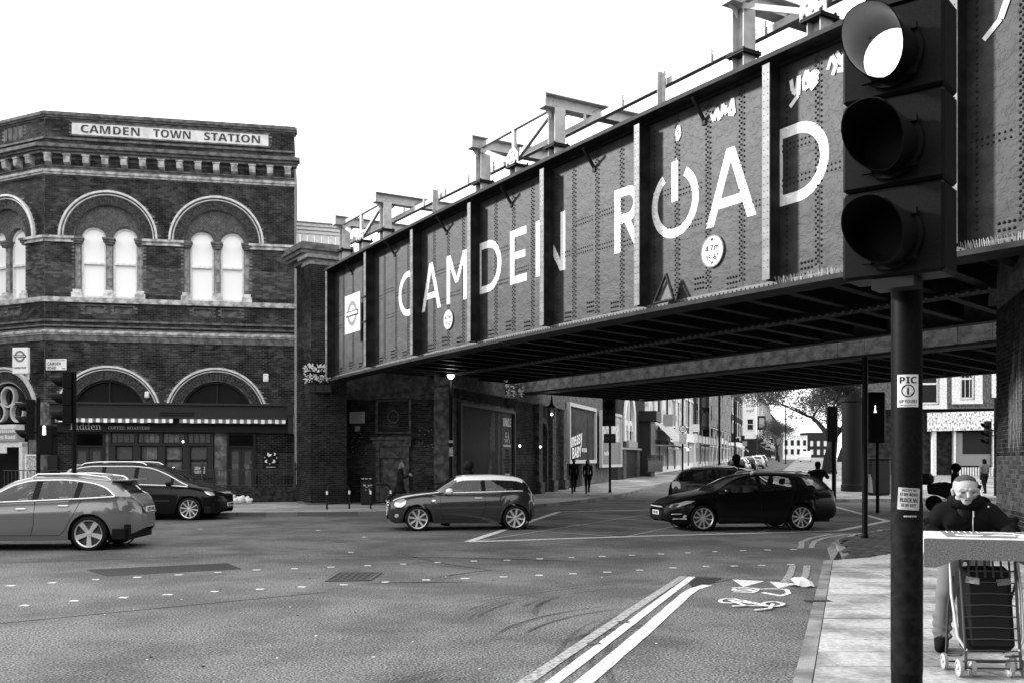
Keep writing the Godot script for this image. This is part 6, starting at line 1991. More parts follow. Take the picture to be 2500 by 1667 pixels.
	if o.has("plate"):
		var p: Array = o.plate
		var m := MB.new(); m.cb(Vector3(p[0], p[1], 0), Vector3(0.02, 0.11, 0.52), 0.004)
		var pl := part(c, "number_plate", m, mat("plate white", 0.7, 0.5))
		text(pl, "lettering", p[2], 0.075, Vector3(p[0] - 0.012 * p[3], p[1], 0), mats["letter black"], {"turn": -PI / 2 * p[3], "fit": 0.44})
	if o.has("rails"):
		for s in [1.0, -1.0]:
			var pts := []
			for k in 17:
				var x := lerpf(o.rails[0], o.rails[1], k / 16.0)
				pts.append(Vector3(x, curve(o.roof, x) + 0.02 - (0.05 if k == 0 or k == 16 else 0.0), s * (curve(o.wr, x) * 0.94)))
			var m := MB.new(); m.tube(pts, 0.018, 6)
			part(c, "roof_rail", m, mats["chrome"])
	return c

var cars := {}
func put_car(c: Node3D, x: float, d: float, turn: float, y := 0.0) -> void:
	c.position = Vector3(x, y, -d); c.rotation.y = turn
func wheel_at(c: Node3D, o: Dictionary, which: String, x: float, d: float, turn: float, side: float) -> void: # put a near-side wheel on a ground point
	var W: float = o.wid[o.wid.size() / 2][1]
	var b := Basis(Vector3.UP, turn)
	c.transform = Transform3D(b, Vector3(x, 0, -d) - b * Vector3(o[which], 0, side * (W - 0.1)))

func vehicles() -> void:
	mat("car glass", 0.03, 0.03, {"alpha": 0.35})
	mat("tinted glass", 0.012, 0.04, {"alpha": 0.8})
	mat("chrome", 0.85, 0.22, {"metal": 0.35})
	mat("alloy", 0.6, 0.3, {"metal": 0.6})
	mat("lamp glass", 0.6, 0.08, {"metal": 0.3, "coat": 1.0})
	mat("tail lamp", 0.3, 0.12, {"coat": 1.0})
	var grey_paint := mat("grey car paint", 0.16, 0.28, {"metal": 0.45, "coat": 1.0, "coatr": 0.04})
	var black_paint := mat("black car paint", 0.004, 0.2, {"spec": 0.35})
	var green_paint := mat("dark car paint", 0.016, 0.3, {"metal": 0.2, "coat": 1.0, "coatr": 0.04})
	var white_roof := mat("white car paint", 0.75, 0.3, {"coat": 1.0})
	var C: Material = mats["chrome"]
	# small hatchback with white roof
	var mini := {"L": 3.7, "R": 0.31, "xf": 0.72, "xr": 3.187, "paint": green_paint, "roofmat": white_roof, "roof_x": [1.66, 3.5, 1.2],
		"bot": [[0, 0.3], [0.15, 0.2], [0.6, 0.19], [3.2, 0.2], [3.6, 0.26], [3.7, 0.36]],
		"belt": [[0, 0.6], [0.06, 0.7], [0.2, 0.79], [0.5, 0.86], [1.0, 0.93], [1.35, 0.955], [2.3, 0.975], [3.4, 1.0], [3.58, 0.96], [3.66, 0.85], [3.7, 0.7]],
		"roof": [[0, 0.62], [0.06, 0.74], [0.2, 0.84], [0.5, 0.92], [0.95, 0.985], [1.15, 1.01], [1.45, 1.2], [1.75, 1.36], [2.0, 1.4], [2.6, 1.407], [3.15, 1.37], [3.4, 1.31], [3.52, 1.18], [3.62, 1.0], [3.68, 0.88], [3.7, 0.72]],
		"wtop": [[1.3, 0.95], [1.4, 1.0], [1.72, 1.22], [1.9, 1.26], [2.5, 1.27], [3.15, 1.25], [3.4, 1.19], [3.5, 1.0]],
		"wid": [[0, 0.56], [0.06, 0.66], [0.2, 0.74], [0.5, 0.815], [0.9, 0.84], [2.0, 0.845], [3.2, 0.84], [3.5, 0.8], [3.64, 0.72], [3.7, 0.62]],
		"wr": [[0, 0.42], [0.2, 0.55], [0.6, 0.64], [1.1, 0.68], [1.75, 0.58], [2.1, 0.57], [3.2, 0.55], [3.5, 0.6], [3.7, 0.5]],
		"side": [[1.42, 2.33], [2.42, 2.98], [3.0, 3.36]], "screen": [1.16, 1.72], "back": [3.4, 3.6], "seats": [1.75, 2.6], "trim": "lower", "spokes": 8, "spoke_w": 0.028,
		"seams": [[[1.28, 0.93], [1.3, 0.45], [1.36, 0.3]], [[2.4, 0.96], [2.42, 0.6], [2.3, 0.32]], [[1.36, 0.3], [2.3, 0.3]]], "handles": [[2.24, 0.82]], "mirror": [1.5, 0.97], "mirrormat": white_roof,
		"patches": [["headlight", mats["lamp glass"], [[0.13, 0.66], [0.2, 0.6], [0.32, 0.6], [0.42, 0.68], [0.44, 0.77], [0.37, 0.815], [0.26, 0.79], [0.17, 0.73]], 0.012], ["indicator", C, [[1.06, 0.76], [1.1, 0.74], [1.16, 0.75], [1.16, 0.78], [1.1, 0.79]], 0.012], ["fog_lamp", mats["lamp glass"], [[0.14, 0.36], [0.2, 0.34], [0.25, 0.38], [0.24, 0.43], [0.17, 0.43]], 0.012]],
		"boxes": [["grille", C, 0.0, 0.7, 0, 0.05, 0.022, 0.75], ["grille", C, 0.0, 0.64, 0, 0.05, 0.022, 0.8], ["grille", C, 0.0, 0.58, 0, 0.05, 0.022, 0.76], ["grille", C, 0.0, 0.52, 0, 0.05, 0.022, 0.7], ["lower_intake", mats["black"], 0.0, 0.34, 0, 0.04, 0.12, 0.8]], "plate": [-0.03, 0.43, "GK08 UVE", 1.0]}
	var c := car("hatchback_car", "small dark hatchback with white roof and mirrors in mid-junction", "car", mini)
	cars["mini"] = c
	wheel_at(c, mini, "xf", -2.36, 24.55, deg_to_rad(9), 1.0)
	for s in [1.0, -1.0]:
		var bs := MB.new() # bright line along the bonnet edge
		var pts := []
		for k in 15:
			var x := 0.12 + k * 0.08
			pts.append(Vector3(x, curve(mini.belt, x) + 0.012, s * (curve(mini.wid, x) * 0.94)))
		bs.tube(pts, 0.016, 6)
		part(c, "bonnet_stripe", bs, white_roof)
	# grey estate
	var volvo := {"L": 4.63, "R": 0.335, "xf": 0.93, "xr": 3.706, "paint": grey_paint,
		"bot": [[0, 0.32], [0.2, 0.2], [0.7, 0.19], [3.9, 0.21], [4.4, 0.3], [4.63, 0.42]],
		"belt": [[0, 0.6], [0.08, 0.7], [0.5, 0.84], [1.3, 0.92], [1.7, 0.945], [2.7, 0.99], [3.7, 1.035], [4.2, 1.06], [4.45, 1.0], [4.57, 0.85], [4.63, 0.7]],
		"roof": [[0, 0.62], [0.08, 0.73], [0.5, 0.88], [1.2, 0.99], [1.5, 1.04], [2.2, 1.4], [2.6, 1.475], [3.2, 1.48], [3.8, 1.43], [4.12, 1.37], [4.3, 1.2], [4.46, 1.03], [4.57, 0.88], [4.63, 0.72]],
		"wtop": [[1.55, 0.935], [1.9, 1.12], [2.25, 1.29], [2.6, 1.36], [3.1, 1.37], [3.6, 1.32], [3.95, 1.22], [4.1, 1.12], [4.18, 1.05]],
		"wid": [[0, 0.62], [0.1, 0.74], [0.4, 0.86], [0.9, 0.92], [2.2, 0.93], [3.6, 0.93], [4.0, 0.88], [4.22, 0.79], [4.42, 0.63], [4.56, 0.44], [4.63, 0.28]],
		"wr": [[0, 0.5], [0.5, 0.68], [1.4, 0.74], [2.2, 0.6], [2.7, 0.58], [3.7, 0.56], [4.1, 0.55], [4.35, 0.58], [4.63, 0.36]],
		"side": [[1.6, 2.62], [2.72, 3.42], [3.5, 4.14]], "screen": [1.5, 2.2], "back": [4.14, 4.4], "seats": [2.15, 3.05], "trim": "both", "spokes": 5, "spoke_w": 0.05, "rails": [2.5, 4.0],
		"seams": [[[2.67, 0.97], [2.66, 0.5], [2.6, 0.3]], [[3.55, 1.0], [3.42, 0.72], [3.25, 0.4], [3.15, 0.3]], [[1.4, 0.92], [1.42, 0.5], [1.5, 0.3]], [[1.5, 0.3], [2.6, 0.3], [3.15, 0.3]]], "handles": [[2.42, 0.82], [3.22, 0.88]], "mirror": [1.85, 1.0],
		"patches": [["tail_light", mats["tail lamp"], [[4.2, 0.98], [4.26, 0.78], [4.45, 0.74], [4.56, 0.8], [4.5, 0.96], [4.36, 1.03], [4.3, 1.12], [4.22, 1.2], [4.26, 1.06]], 0.008], ["headlight", mats["lamp glass"], [[0.08, 0.62], [0.35, 0.64], [0.55, 0.78], [0.2, 0.74]], 0.008]],
		"boxes": [["spoiler", grey_paint, 4.2, 1.37, 0, 0.34, 0.035, 1.16], ["high_lamp", mats["dark glass"], 4.36, 1.16, 0, 0.02, 0.02, 0.8], ["roof_fin", mat("fin", 0.4, 0.4), 3.75, 1.47, 0, 0.2, 0.06, 0.05]], "plate": [4.62, 0.78, "LR12 FHX", -1.0]}
	c = car("estate_car", "grey estate car cut off by the left edge of the picture", "car", volvo)
	cars["estate"] = c
	wheel_at(c, volvo, "xr", -8.3, 19.3, deg_to_rad(3), 1.0)
	# black people carrier, heading right
	var mpv := {"L": 4.85, "R": 0.335, "xf": 0.93, "xr": 3.85, "paint": black_paint, "glass": mats["tinted glass"],
		"bot": [[0, 0.34], [0.15, 0.2], [0.7, 0.19], [4.2, 0.2], [4.7, 0.3], [4.85, 0.4]],
		"belt": [[0, 0.6], [0.08, 0.74], [0.4, 0.88], [0.9, 0.98], [1.3, 1.02], [2.5, 1.06], [4.3, 1.12], [4.65, 1.08], [4.8, 0.9], [4.85, 0.7]],
		"roof": [[0, 0.62], [0.08, 0.78], [0.4, 0.94], [0.8, 1.06], [1.05, 1.14], [1.7, 1.46], [2.2, 1.64], [2.8, 1.7], [3.6, 1.7], [4.3, 1.64], [4.55, 1.54], [4.7, 1.2], [4.8, 0.95], [4.85, 0.72]],
		"wtop": [[0.85, 0.97], [1.1, 1.06], [1.7, 1.36], [2.2, 1.53], [2.8, 1.58], [3.8, 1.58], [4.35, 1.52], [4.5, 1.4], [4.56, 1.1]],
		"wid": [[0, 0.3], [0.05, 0.46], [0.15, 0.6], [0.35, 0.76], [0.6, 0.87], [1.0, 0.94], [2.4, 0.952], [4.0, 0.95], [4.6, 0.88], [4.8, 0.78], [4.85, 0.7]],
		"wr": [[0, 0.22], [0.15, 0.46], [0.5, 0.66], [1.0, 0.78], [2.0, 0.68], [3.0, 0.66], [4.3, 0.64], [4.6, 0.7], [4.85, 0.6]],
		"side": [[1.0, 1.42], [1.5, 2.5], [2.6, 3.5], [3.6, 4.5]], "screen": [1.06, 2.15], "back": [4.56, 4.74], "seats": [2.1, 3.0], "trim": "both", "spokes": 10, "spoke_w": 0.02, "rails": [2.3, 4.3],
		"seams": [[[1.45, 1.02], [1.5, 0.5], [1.55, 0.3]], [[2.55, 1.06], [2.55, 0.3]], [[3.55, 1.08], [3.5, 0.7], [3.4, 0.35]]], "handles": [[2.35, 0.92], [3.35, 0.95]], "mirror": [1.5, 1.07], "handlemat": black_paint,
		"patches": [["headlight", mats["lamp glass"], [[0.24, 0.74], [0.34, 0.72], [0.46, 0.78], [0.52, 0.86], [0.42, 0.86], [0.3, 0.82]], 0.008], ["side_strip", mats["dark paint"], [[1.5, 0.55], [3.4, 0.55], [3.4, 0.6], [1.5, 0.6]], 0.006]], "plate": [-0.01, 0.45, "LD14 XWN", 1.0]}
	c = car("people_carrier", "black people carrier with bright window line, behind the grey estate", "car", mpv)
	wheel_at(c, mpv, "xf", -9.5, 28.95, PI + deg_to_rad(-2), -1.0)
	# black estate, mid right
	var est := {"L": 4.56, "R": 0.325, "xf": 0.93, "xr": 3.53, "paint": black_paint, "glass": mats["car glass"],
		"bot": [[0, 0.3], [0.2, 0.19], [0.7, 0.18], [3.9, 0.2], [4.4, 0.3], [4.56, 0.4]],
		"belt": [[0, 0.56], [0.08, 0.66], [0.4, 0.78], [1.1, 0.9], [1.5, 0.94], [2.6, 0.99], [3.8, 1.05], [4.25, 1.06], [4.45, 0.98], [4.52, 0.84], [4.56, 0.7]],
		"roof": [[0, 0.58], [0.08, 0.69], [0.4, 0.82], [1.0, 0.95], [1.25, 1.0], [2.0, 1.36], [2.4, 1.45], [3.0, 1.475], [3.7, 1.44], [4.1, 1.38], [4.28, 1.22], [4.42, 1.02], [4.52, 0.88], [4.56, 0.72]],
		"wtop": [[1.2, 0.92], [1.6, 1.12], [2.05, 1.3], [2.4, 1.36], [3.2, 1.37], [3.8, 1.3], [4.1, 1.18], [4.2, 1.06]],
		"wid": [[0, 0.6], [0.08, 0.7], [0.35, 0.82], [0.8, 0.875], [2.2, 0.885], [3.7, 0.88], [4.2, 0.84], [4.45, 0.77], [4.56, 0.68]],
		"wr": [[0, 0.48], [0.5, 0.66], [1.2, 0.72], [2.0, 0.58], [2.6, 0.56], [3.7, 0.55], [4.1, 0.55], [4.35, 0.64], [4.56, 0.55]],
		"side": [[1.35, 2.4], [2.5, 3.3], [3.4, 4.05]], "screen": [1.22, 1.98], "back": [4.12, 4.36], "seats": [2.0, 2.9], "spokes": 10, "spoke_w": 0.018, "rails": [2.3, 3.9],
		"seams": [[[1.25, 0.92], [1.3, 0.5], [1.4, 0.3]], [[2.45, 0.98], [2.45, 0.32]], [[3.35, 1.0], [3.2, 0.6], [3.05, 0.35]]], "handles": [[2.25, 0.84], [3.15, 0.88]], "handlemat": black_paint, "mirror": [1.55, 0.98],
		"patches": [["headlight", mats["lamp glass"], [[0.1, 0.6], [0.3, 0.61], [0.6, 0.7], [0.72, 0.76], [0.5, 0.76], [0.3, 0.7], [0.14, 0.66]], 0.008], ["fog_surround", mats["chrome"], [[0.16, 0.3], [0.5, 0.3], [0.5, 0.33], [0.2, 0.33]], 0.012], ["fog_lamp", mats["lamp glass"], [[0.4, 0.36], [0.46, 0.34], [0.5, 0.4], [0.44, 0.42]], 0.012], ["fog_slat", mats["chrome"], [[0.14, 0.42], [0.38, 0.43], [0.38, 0.445], [0.14, 0.435]], 0.012]],
		"boxes": [["grille_bar", C, -0.01, 0.6, 0, 0.04, 0.03, 0.9], ["lower_intake", mats["black"], 0.0, 0.34, 0, 0.04, 0.14, 0.8], ["roof_fin", black_paint, 3.85, 1.46, 0, 0.18, 0.06, 0.05]], "plate": [-0.03, 0.45, "LO65 VKC", 1.0]}
	c = car("estate_car", "shiny black estate car under the bridge, nose to the left", "car", est)
	wheel_at(c, est, "xf", 4.75, 24.5, deg_to_rad(9), 1.0)
	# black hatchback behind it, tail towards the left
	var hat := est.duplicate(true)
	for k in ["bot", "belt", "roof", "wtop", "wid", "wr"]:
		for p in hat[k]:
			if k in ["belt", "roof", "wtop"] and p[1] > 0.7: p[1] = p[1] * 1.06
	hat.boxes = [["tail_bar", C, 4.55, 0.72, 0, 0.03, 0.03, 0.8], ["rear_bumper", black_paint, 4.56, 0.45, 0, 0.08, 0.25, 1.3]]
	hat.patches = [["tail_light", mats["tail lamp"], [[4.1, 0.84], [4.4, 0.84], [4.42, 1.06], [4.25, 1.1], [4.12, 1.02]], 0.008]]
	hat.glass = mats["tinted glass"]
	hat.plate = [4.58, 0.74, "KM11 ZRE", -1.0]
	c = car("hatchback_car", "black hatchback seen from its tail behind the black estate car", "car", hat)
	put_car(c, 9.6, 31.2, PI - deg_to_rad(24))
	# parked cars up the street: bodies, glass, lamps, wheels
	var k := 0
	for q in [[22.3, 95, "dark", "nearest of the cars parked up the street, dark hatchback"], [25.7, 106, "dark", "second car parked up the street, low and dark"], [29.6, 118, "pale", "third car parked up the street, pale with a bright rear window"], [33.3, 131, "dark", "fourth car parked up the street, partly hidden by the third"], [20.9, 90, "dark", "car parked half hidden behind the hooded passer-by"]]:
		var po := est.duplicate()
		po.step = 0.16
		po.erase("plate")
		po.rails = [2.3, 3.9]
		po.paint = mat("parked pale", 0.3, 0.3, {"coat": 1.0}) if q[2] == "pale" else black_paint
		po.patches = [["tail_light", mats["tail lamp"], [[4.1, 0.84], [4.4, 0.84], [4.42, 1.06], [4.25, 1.1], [4.12, 1.02]], 0.01]]
		po.boxes = [["number_plate", mats["plate white"], 4.58, 0.7, 0, 0.03, 0.12, 0.5]]
		po.seams = []
		po.erase("handles")
		var pc := car("parked_car", q[3], "car", po, "cars parked up the street")
		put_car(pc, q[0], q[1], PI / 2 + deg_to_rad(180 - 17), rise(q[1]))
		k += 1
	van(Vector3(49.3, rise(165), -165))
	scooter()
func van(p: Vector3) -> void:
	var v := thing("white_van", "small white van driving away up the street", "van", p, deg_to_rad(-17))
	var m := MB.new()
	m.xf = Transform3D(Basis(Vector3(0, 0, 1), Vector3(0, 1, 0), Vector3(-1, 0, 0)), Vector3.ZERO)
	m.prism(v2([[0, 0.35], [0, 1.0], [0.12, 1.75], [0.4, 1.88], [2.8, 1.88], [3.6, 1.15], [4.3, 0.95], [4.4, 0.35]]), -0.88, 0.88)
	m.xf = Transform3D.IDENTITY
	part(v, "body", m, mats["white paint"])
	m = MB.new(); m.prism(v2([[-0.7, 1.12], [0.7, 1.12], [0.62, 1.66], [-0.62, 1.66]]), -0.07, 0.06)
	part(v, "rear_window", m, mats["dark glass"])
	m = MB.new(); m.bx(-0.92, 0.3, -0.3, 0.92, 0.62, 0.1)
	part(v, "bumper", m, mats["black"])
	for s in [-1, 1]:
		m = MB.new(); m.bx(s * 0.84 - 0.07, 0.75, -0.1, s * 0.84 + 0.07, 1.15, 0.04)
		part(v, "tail_light", m, mats["tail lamp"])
		for z in [-0.8, -3.5]:
			m = MB.new(); m.xf = Transform3D(Basis(Vector3(0, 0, 1), PI / 2), Vector3(s * 0.78, 0.32, z)); m.lathe([Vector2(0.2, -0.1), Vector2(0.32, -0.09), Vector2(0.32, 0.09), Vector2(0.2, 0.1), Vector2(0, 0.1)], 16)
			part(v, "wheel", m, mats["tyre"])
func scooter() -> void:
	var s := thing("motor_scooter", "dark motor scooter ridden past behind the man with the trolley", "scooter", Vector3(15.1, 0, -33.5), deg_to_rad(-30))
	var m := MB.new()
	m.tube([Vector3(-0.85, 0.75, 0), Vector3(-0.5, 0.8, 0), Vector3(-0.1, 0.62, 0), Vector3(0.25, 0.4, 0), Vector3(0.6, 0.45, 0), Vector3(0.75, 0.95, 0)], [0.16, 0.24, 0.22, 0.12, 0.14, 0.1], 10)
	part(s, "body", m, mats["black metal"])
	m = MB.new(); m.cb(Vector3(-0.95, 1.12, 0), Vector3(0.6, 0.4, 0.5), 0.12)
	part(s, "top_box", m, mats["black metal"])
	m = MB.new(); m.tube([Vector3(-0.7, 0.86, 0), Vector3(-0.3, 0.88, 0), Vector3(0.05, 0.82, 0)], [0.12, 0.16, 0.12], 8)
	part(s, "seat", m, mats["black"])
	for x in [-0.65, 0.85]:
		m = MB.new(); m.xf = Transform3D(Basis(Vector3(1, 0, 0), PI / 2), Vector3(x, 0.28, 0)); m.lathe([Vector2(0.15, -0.06), Vector2(0.28, -0.05), Vector2(0.28, 0.05), Vector2(0.15, 0.06), Vector2(0, 0.03)], 20)
		part(s, "wheel", m, mats["tyre"])
	m = MB.new(); m.tube([Vector3(0.85, 0.28, 0), Vector3(0.72, 1.05, 0)], 0.04, 8); m.tube([Vector3(0.62, 1.08, -0.35), Vector3(0.68, 1.06, 0), Vector3(0.62, 1.08, 0.35)], 0.025, 6)
	part(s, "handlebar", m, mats["chrome"])
	m = MB.new(); m.box(Vector3(-1.2, 0.62, 0), Vector3(0.02, 0.18, 0.22))
	part(s, "number_plate", m, mats["white paint"])
# ---------------------------------------------------------------- people
# caps: [a, b, ra, rb, grey] tapered limbs joined into one skin by a smooth minimum and meshed as surface nets
func blob(caps: Array, cell: float, k: float) -> ArrayMesh:
	var lo := Vector3(1e9, 1e9, 1e9); var hi := -lo
	for c in caps:
		var r: float = maxf(c[2], c[3]) + cell * 3
		for e in 2:
			lo = lo.min((c[e] as Vector3) - Vector3(r, r, r)); hi = hi.max((c[e] as Vector3) + Vector3(r, r, r))
	var nx := int((hi.x - lo.x) / cell) + 2; var ny := int((hi.y - lo.y) / cell) + 2; var nz := int((hi.z - lo.z) / cell) + 2
	var f := PackedFloat32Array(); f.resize(nx * ny * nz); f.fill(9.0)
	var near := PackedFloat32Array(); near.resize(nx * ny * nz); near.fill(9.0)
	var who := PackedInt32Array(); who.resize(nx * ny * nz)
	for ci in caps.size():
		var c: Array = caps[ci]
		var a: Vector3 = c[0]; var b: Vector3 = c[1]; var ra: float = c[2]; var rb: float = c[3]
		var m := maxf(ra, rb) + k + cell * 2.0
		var p0 := (a.min(b) - Vector3(m, m, m) - lo) / cell; var p1 := (a.max(b) + Vector3(m, m, m) - lo) / cell
		var ab := b - a; var l2 := maxf(ab.length_squared(), 1e-9)
		for z in range(maxi(0, int(p0.z)), mini(nz, int(p1.z) + 1)):
			for y in range(maxi(0, int(p0.y)), mini(ny, int(p1.y) + 1)):
				var i := (z * ny + y) * nx
				for x in range(maxi(0, int(p0.x)), mini(nx, int(p1.x) + 1)):
					var q := lo + Vector3(x, y, z) * cell - a
					var t := clampf(q.dot(ab) / l2, 0.0, 1.0)
					var d := (q - ab * t).length() - lerpf(ra, rb, t)
					var o := f[i + x]
					if d < near[i + x]:
						near[i + x] = d; who[i + x] = ci
					if o > 8.0: f[i + x] = d
					else:
						var h := clampf(0.5 + 0.5 * (o - d) / k, 0.0, 1.0)
						f[i + x] = lerpf(o, d, h) - k * h * (1.0 - h)
	var id := {}
	var vs := PackedVector3Array(); var ns := PackedVector3Array(); var cs := PackedColorArray(); var ix := PackedInt32Array()
	var off := [0, 1, nx, nx + 1, nx * ny, nx * ny + 1, nx * ny + nx, nx * ny + nx + 1]
	var ed := [[0, 1], [2, 3], [4, 5], [6, 7], [0, 2], [1, 3], [4, 6], [5, 7], [0, 4], [1, 5], [2, 6], [3, 7]]
	for z in nz - 1:
		for y in ny - 1:
			var i := (z * ny + y) * nx
			for x in nx - 1:
				var g := i + x
				if absf(f[g]) > cell * 2.5: continue
				var mask := 0
				for c in 8:
					if f[g + off[c]] < 0.0: mask |= 1 << c
				if mask == 0 or mask == 255: continue
				var s := Vector3.ZERO; var n := 0
				for e in ed:
					var fa := f[g + off[e[0]]]; var fb := f[g + off[e[1]]]
					if (fa < 0.0) == (fb < 0.0): continue
					var t := fa / (fa - fb)
					var pa := Vector3(e[0] & 1, (e[0] >> 1) & 1, (e[0] >> 2) & 1); var pb := Vector3(e[1] & 1, (e[1] >> 1) & 1, (e[1] >> 2) & 1)
					s += pa.lerp(pb, t); n += 1
				id[g] = vs.size()
				vs.append(lo + (Vector3(x, y, z) + s / n) * cell)
				var v := []
				for c in 8: v.append(f[g + off[c]])
				ns.append(Vector3(v[1] + v[3] + v[5] + v[7] - v[0] - v[2] - v[4] - v[6], v[2] + v[3] + v[6] + v[7] - v[0] - v[1] - v[4] - v[5], v[4] + v[5] + v[6] + v[7] - v[0] - v[1] - v[2] - v[3]).normalized())
				var gy: float = caps[who[g]][4]
				cs.append(Color(gy, gy, gy))
	var st := [1, nx, nx * ny]
	for g in id:
		for ax in 3:
			var u: int = st[(ax + 1) % 3]; var w: int = st[(ax + 2) % 3]
			var fa := f[g]; var fb: float = f[g + st[ax]]
			if (fa < 0.0) == (fb < 0.0): continue
			if not (id.has(g - u) and id.has(g - w) and id.has(g - u - w)): continue
			var q := [id[g], id[g - u], id[g - u - w], id[g - w]]
			if fa >= 0.0: ix.append_array([q[0], q[1], q[2], q[0], q[2], q[3]])
			else: ix.append_array([q[0], q[2], q[1], q[0], q[3], q[2]])
	var ar := []; ar.resize(Mesh.ARRAY_MAX)
	ar[Mesh.ARRAY_VERTEX] = vs; ar[Mesh.ARRAY_NORMAL] = ns; ar[Mesh.ARRAY_COLOR] = cs; ar[Mesh.ARRAY_INDEX] = ix
	var me := ArrayMesh.new()
	me.add_surface_from_arrays(Mesh.PRIMITIVE_TRIANGLES, ar)
	return me
# head facing +z, chin near the origin's height; size = head height
func head_caps(p: Vector3, s: float, turn: float, tilt: float, skin: float, hair: float, long_hair := false, neck := -1.0) -> Array:
	var b := Basis(Vector3.UP, turn) * Basis(Vector3(1, 0, 0), tilt)
	var c := []
	var add := func(a: Vector3, e: Vector3, ra: float, rb: float, g: float): c.append([p + b * (a * s), p + b * (e * s), ra * s, rb * s, g])
	add.call(Vector3(0, 0.62, -0.06), Vector3(0, 0.56, 0.04), 0.36, 0.33, skin) # skull
	add.call(Vector3(0, 0.4, 0.1), Vector3(0, 0.2, 0.16), 0.27, 0.17, skin) # face to chin
	add.call(Vector3(-0.17, 0.28, 0.06), Vector3(0.17, 0.28, 0.06), 0.14, 0.14, skin) # jaw
	add.call(Vector3(0, 0.1, -0.06), Vector3(0, -0.2, -0.14), 0.22, 0.24, skin if neck < 0.0 else neck) # neck
	add.call(Vector3(0, 0.52, 0.36), Vector3(0, 0.37, 0.46), 0.035, 0.06, skin) # nose
	for e in [-1, 1]:
		add.call(Vector3(e * 0.06, 0.57, 0.35), Vector3(e * 0.22, 0.56, 0.27), 0.05, 0.045, skin) # brow
		add.call(Vector3(e * 0.21, 0.4, 0.24), Vector3(e * 0.26, 0.42, 0.16), 0.07, 0.06, skin) # cheekbone
		add.call(Vector3(e * 0.12, 0.495, 0.325), Vector3(e * 0.165, 0.495, 0.31), 0.03, 0.03, skin * 0.25) # eye
		add.call(Vector3(e * 0.37, 0.52, -0.02), Vector3(e * 0.36, 0.38, 0.0), 0.06, 0.04, skin) # ear
		add.call(Vector3(e * 0.06, 0.585, 0.385), Vector3(e * 0.22, 0.59, 0.31), 0.014, 0.012, skin * 0.5) # eyebrow
	add.call(Vector3(-0.08, 0.25, 0.325), Vector3(0.08, 0.25, 0.325), 0.018, 0.018, skin * 0.4) # lips
	add.call(Vector3(0, 0.665, -0.085), Vector3(0, 0.58, -0.15), 0.343, 0.33, hair) # short hair over crown and back
	for e in [-1, 1]: add.call(Vector3(e * 0.16, 0.78, -0.02), Vector3(e * 0.31, 0.54, -0.1), 0.155, 0.06, hair)
	if long_hair:
		for e in [-1, 0, 1]: add.call(Vector3(e * 0.25, 0.55, -0.2), Vector3(e * 0.27, -0.25, -0.2 - 0.08 * (1 - absi(e))), 0.2, 0.15, hair)
	return c
func hand_caps(w: Vector3, f: Vector3, palm_n: Vector3, s: float, skin: float, curl: float, thumb := 1.0) -> Array:
	var side := f.cross(palm_n).normalized() * thumb
	var c := [[w, w + f * s * 0.45, s * 0.19, s * 0.2, skin]]
	c.append([w + f * s * 0.15 + side * s * 0.1, w + f * s * 0.45 + side * s * 0.22, s * 0.15, s * 0.13, skin])
	c.append([w + f * s * 0.15 - side * s * 0.1, w + f * s * 0.45 - side * s * 0.2, s * 0.14, s * 0.12, skin])
	for k in 4:
		var root := w + f * s * 0.48 + side * s * (0.24 - 0.16 * k)
		var fd := (f + side * (0.12 - 0.08 * k)).normalized()
		var ln: float = s * [0.5, 0.56, 0.52, 0.4][k]
		var m1 := root + (fd - palm_n * curl * 0.5).normalized() * ln * 0.45
		var m2 := m1 + (fd - palm_n * curl).normalized() * ln * 0.32
		c.append([root, m1, s * 0.09, s * 0.08, skin]); c.append([m1, m2, s * 0.08, s * 0.07, skin]); c.append([m2, m2 + (fd - palm_n * curl * 1.6).normalized() * ln * 0.25, s * 0.07, s * 0.06, skin])
	var tb := w + f * s * 0.16 + side * s * 0.2
	var t1 := tb + (f * 0.6 + side * 0.9 - palm_n * 0.2).normalized() * s * 0.3
	c.append([tb, t1, s * 0.12, s * 0.09, skin]); c.append([t1, t1 + (f + side * 0.35 - palm_n * 0.3).normalized() * s * 0.26, s * 0.09, s * 0.065, skin])
	return c

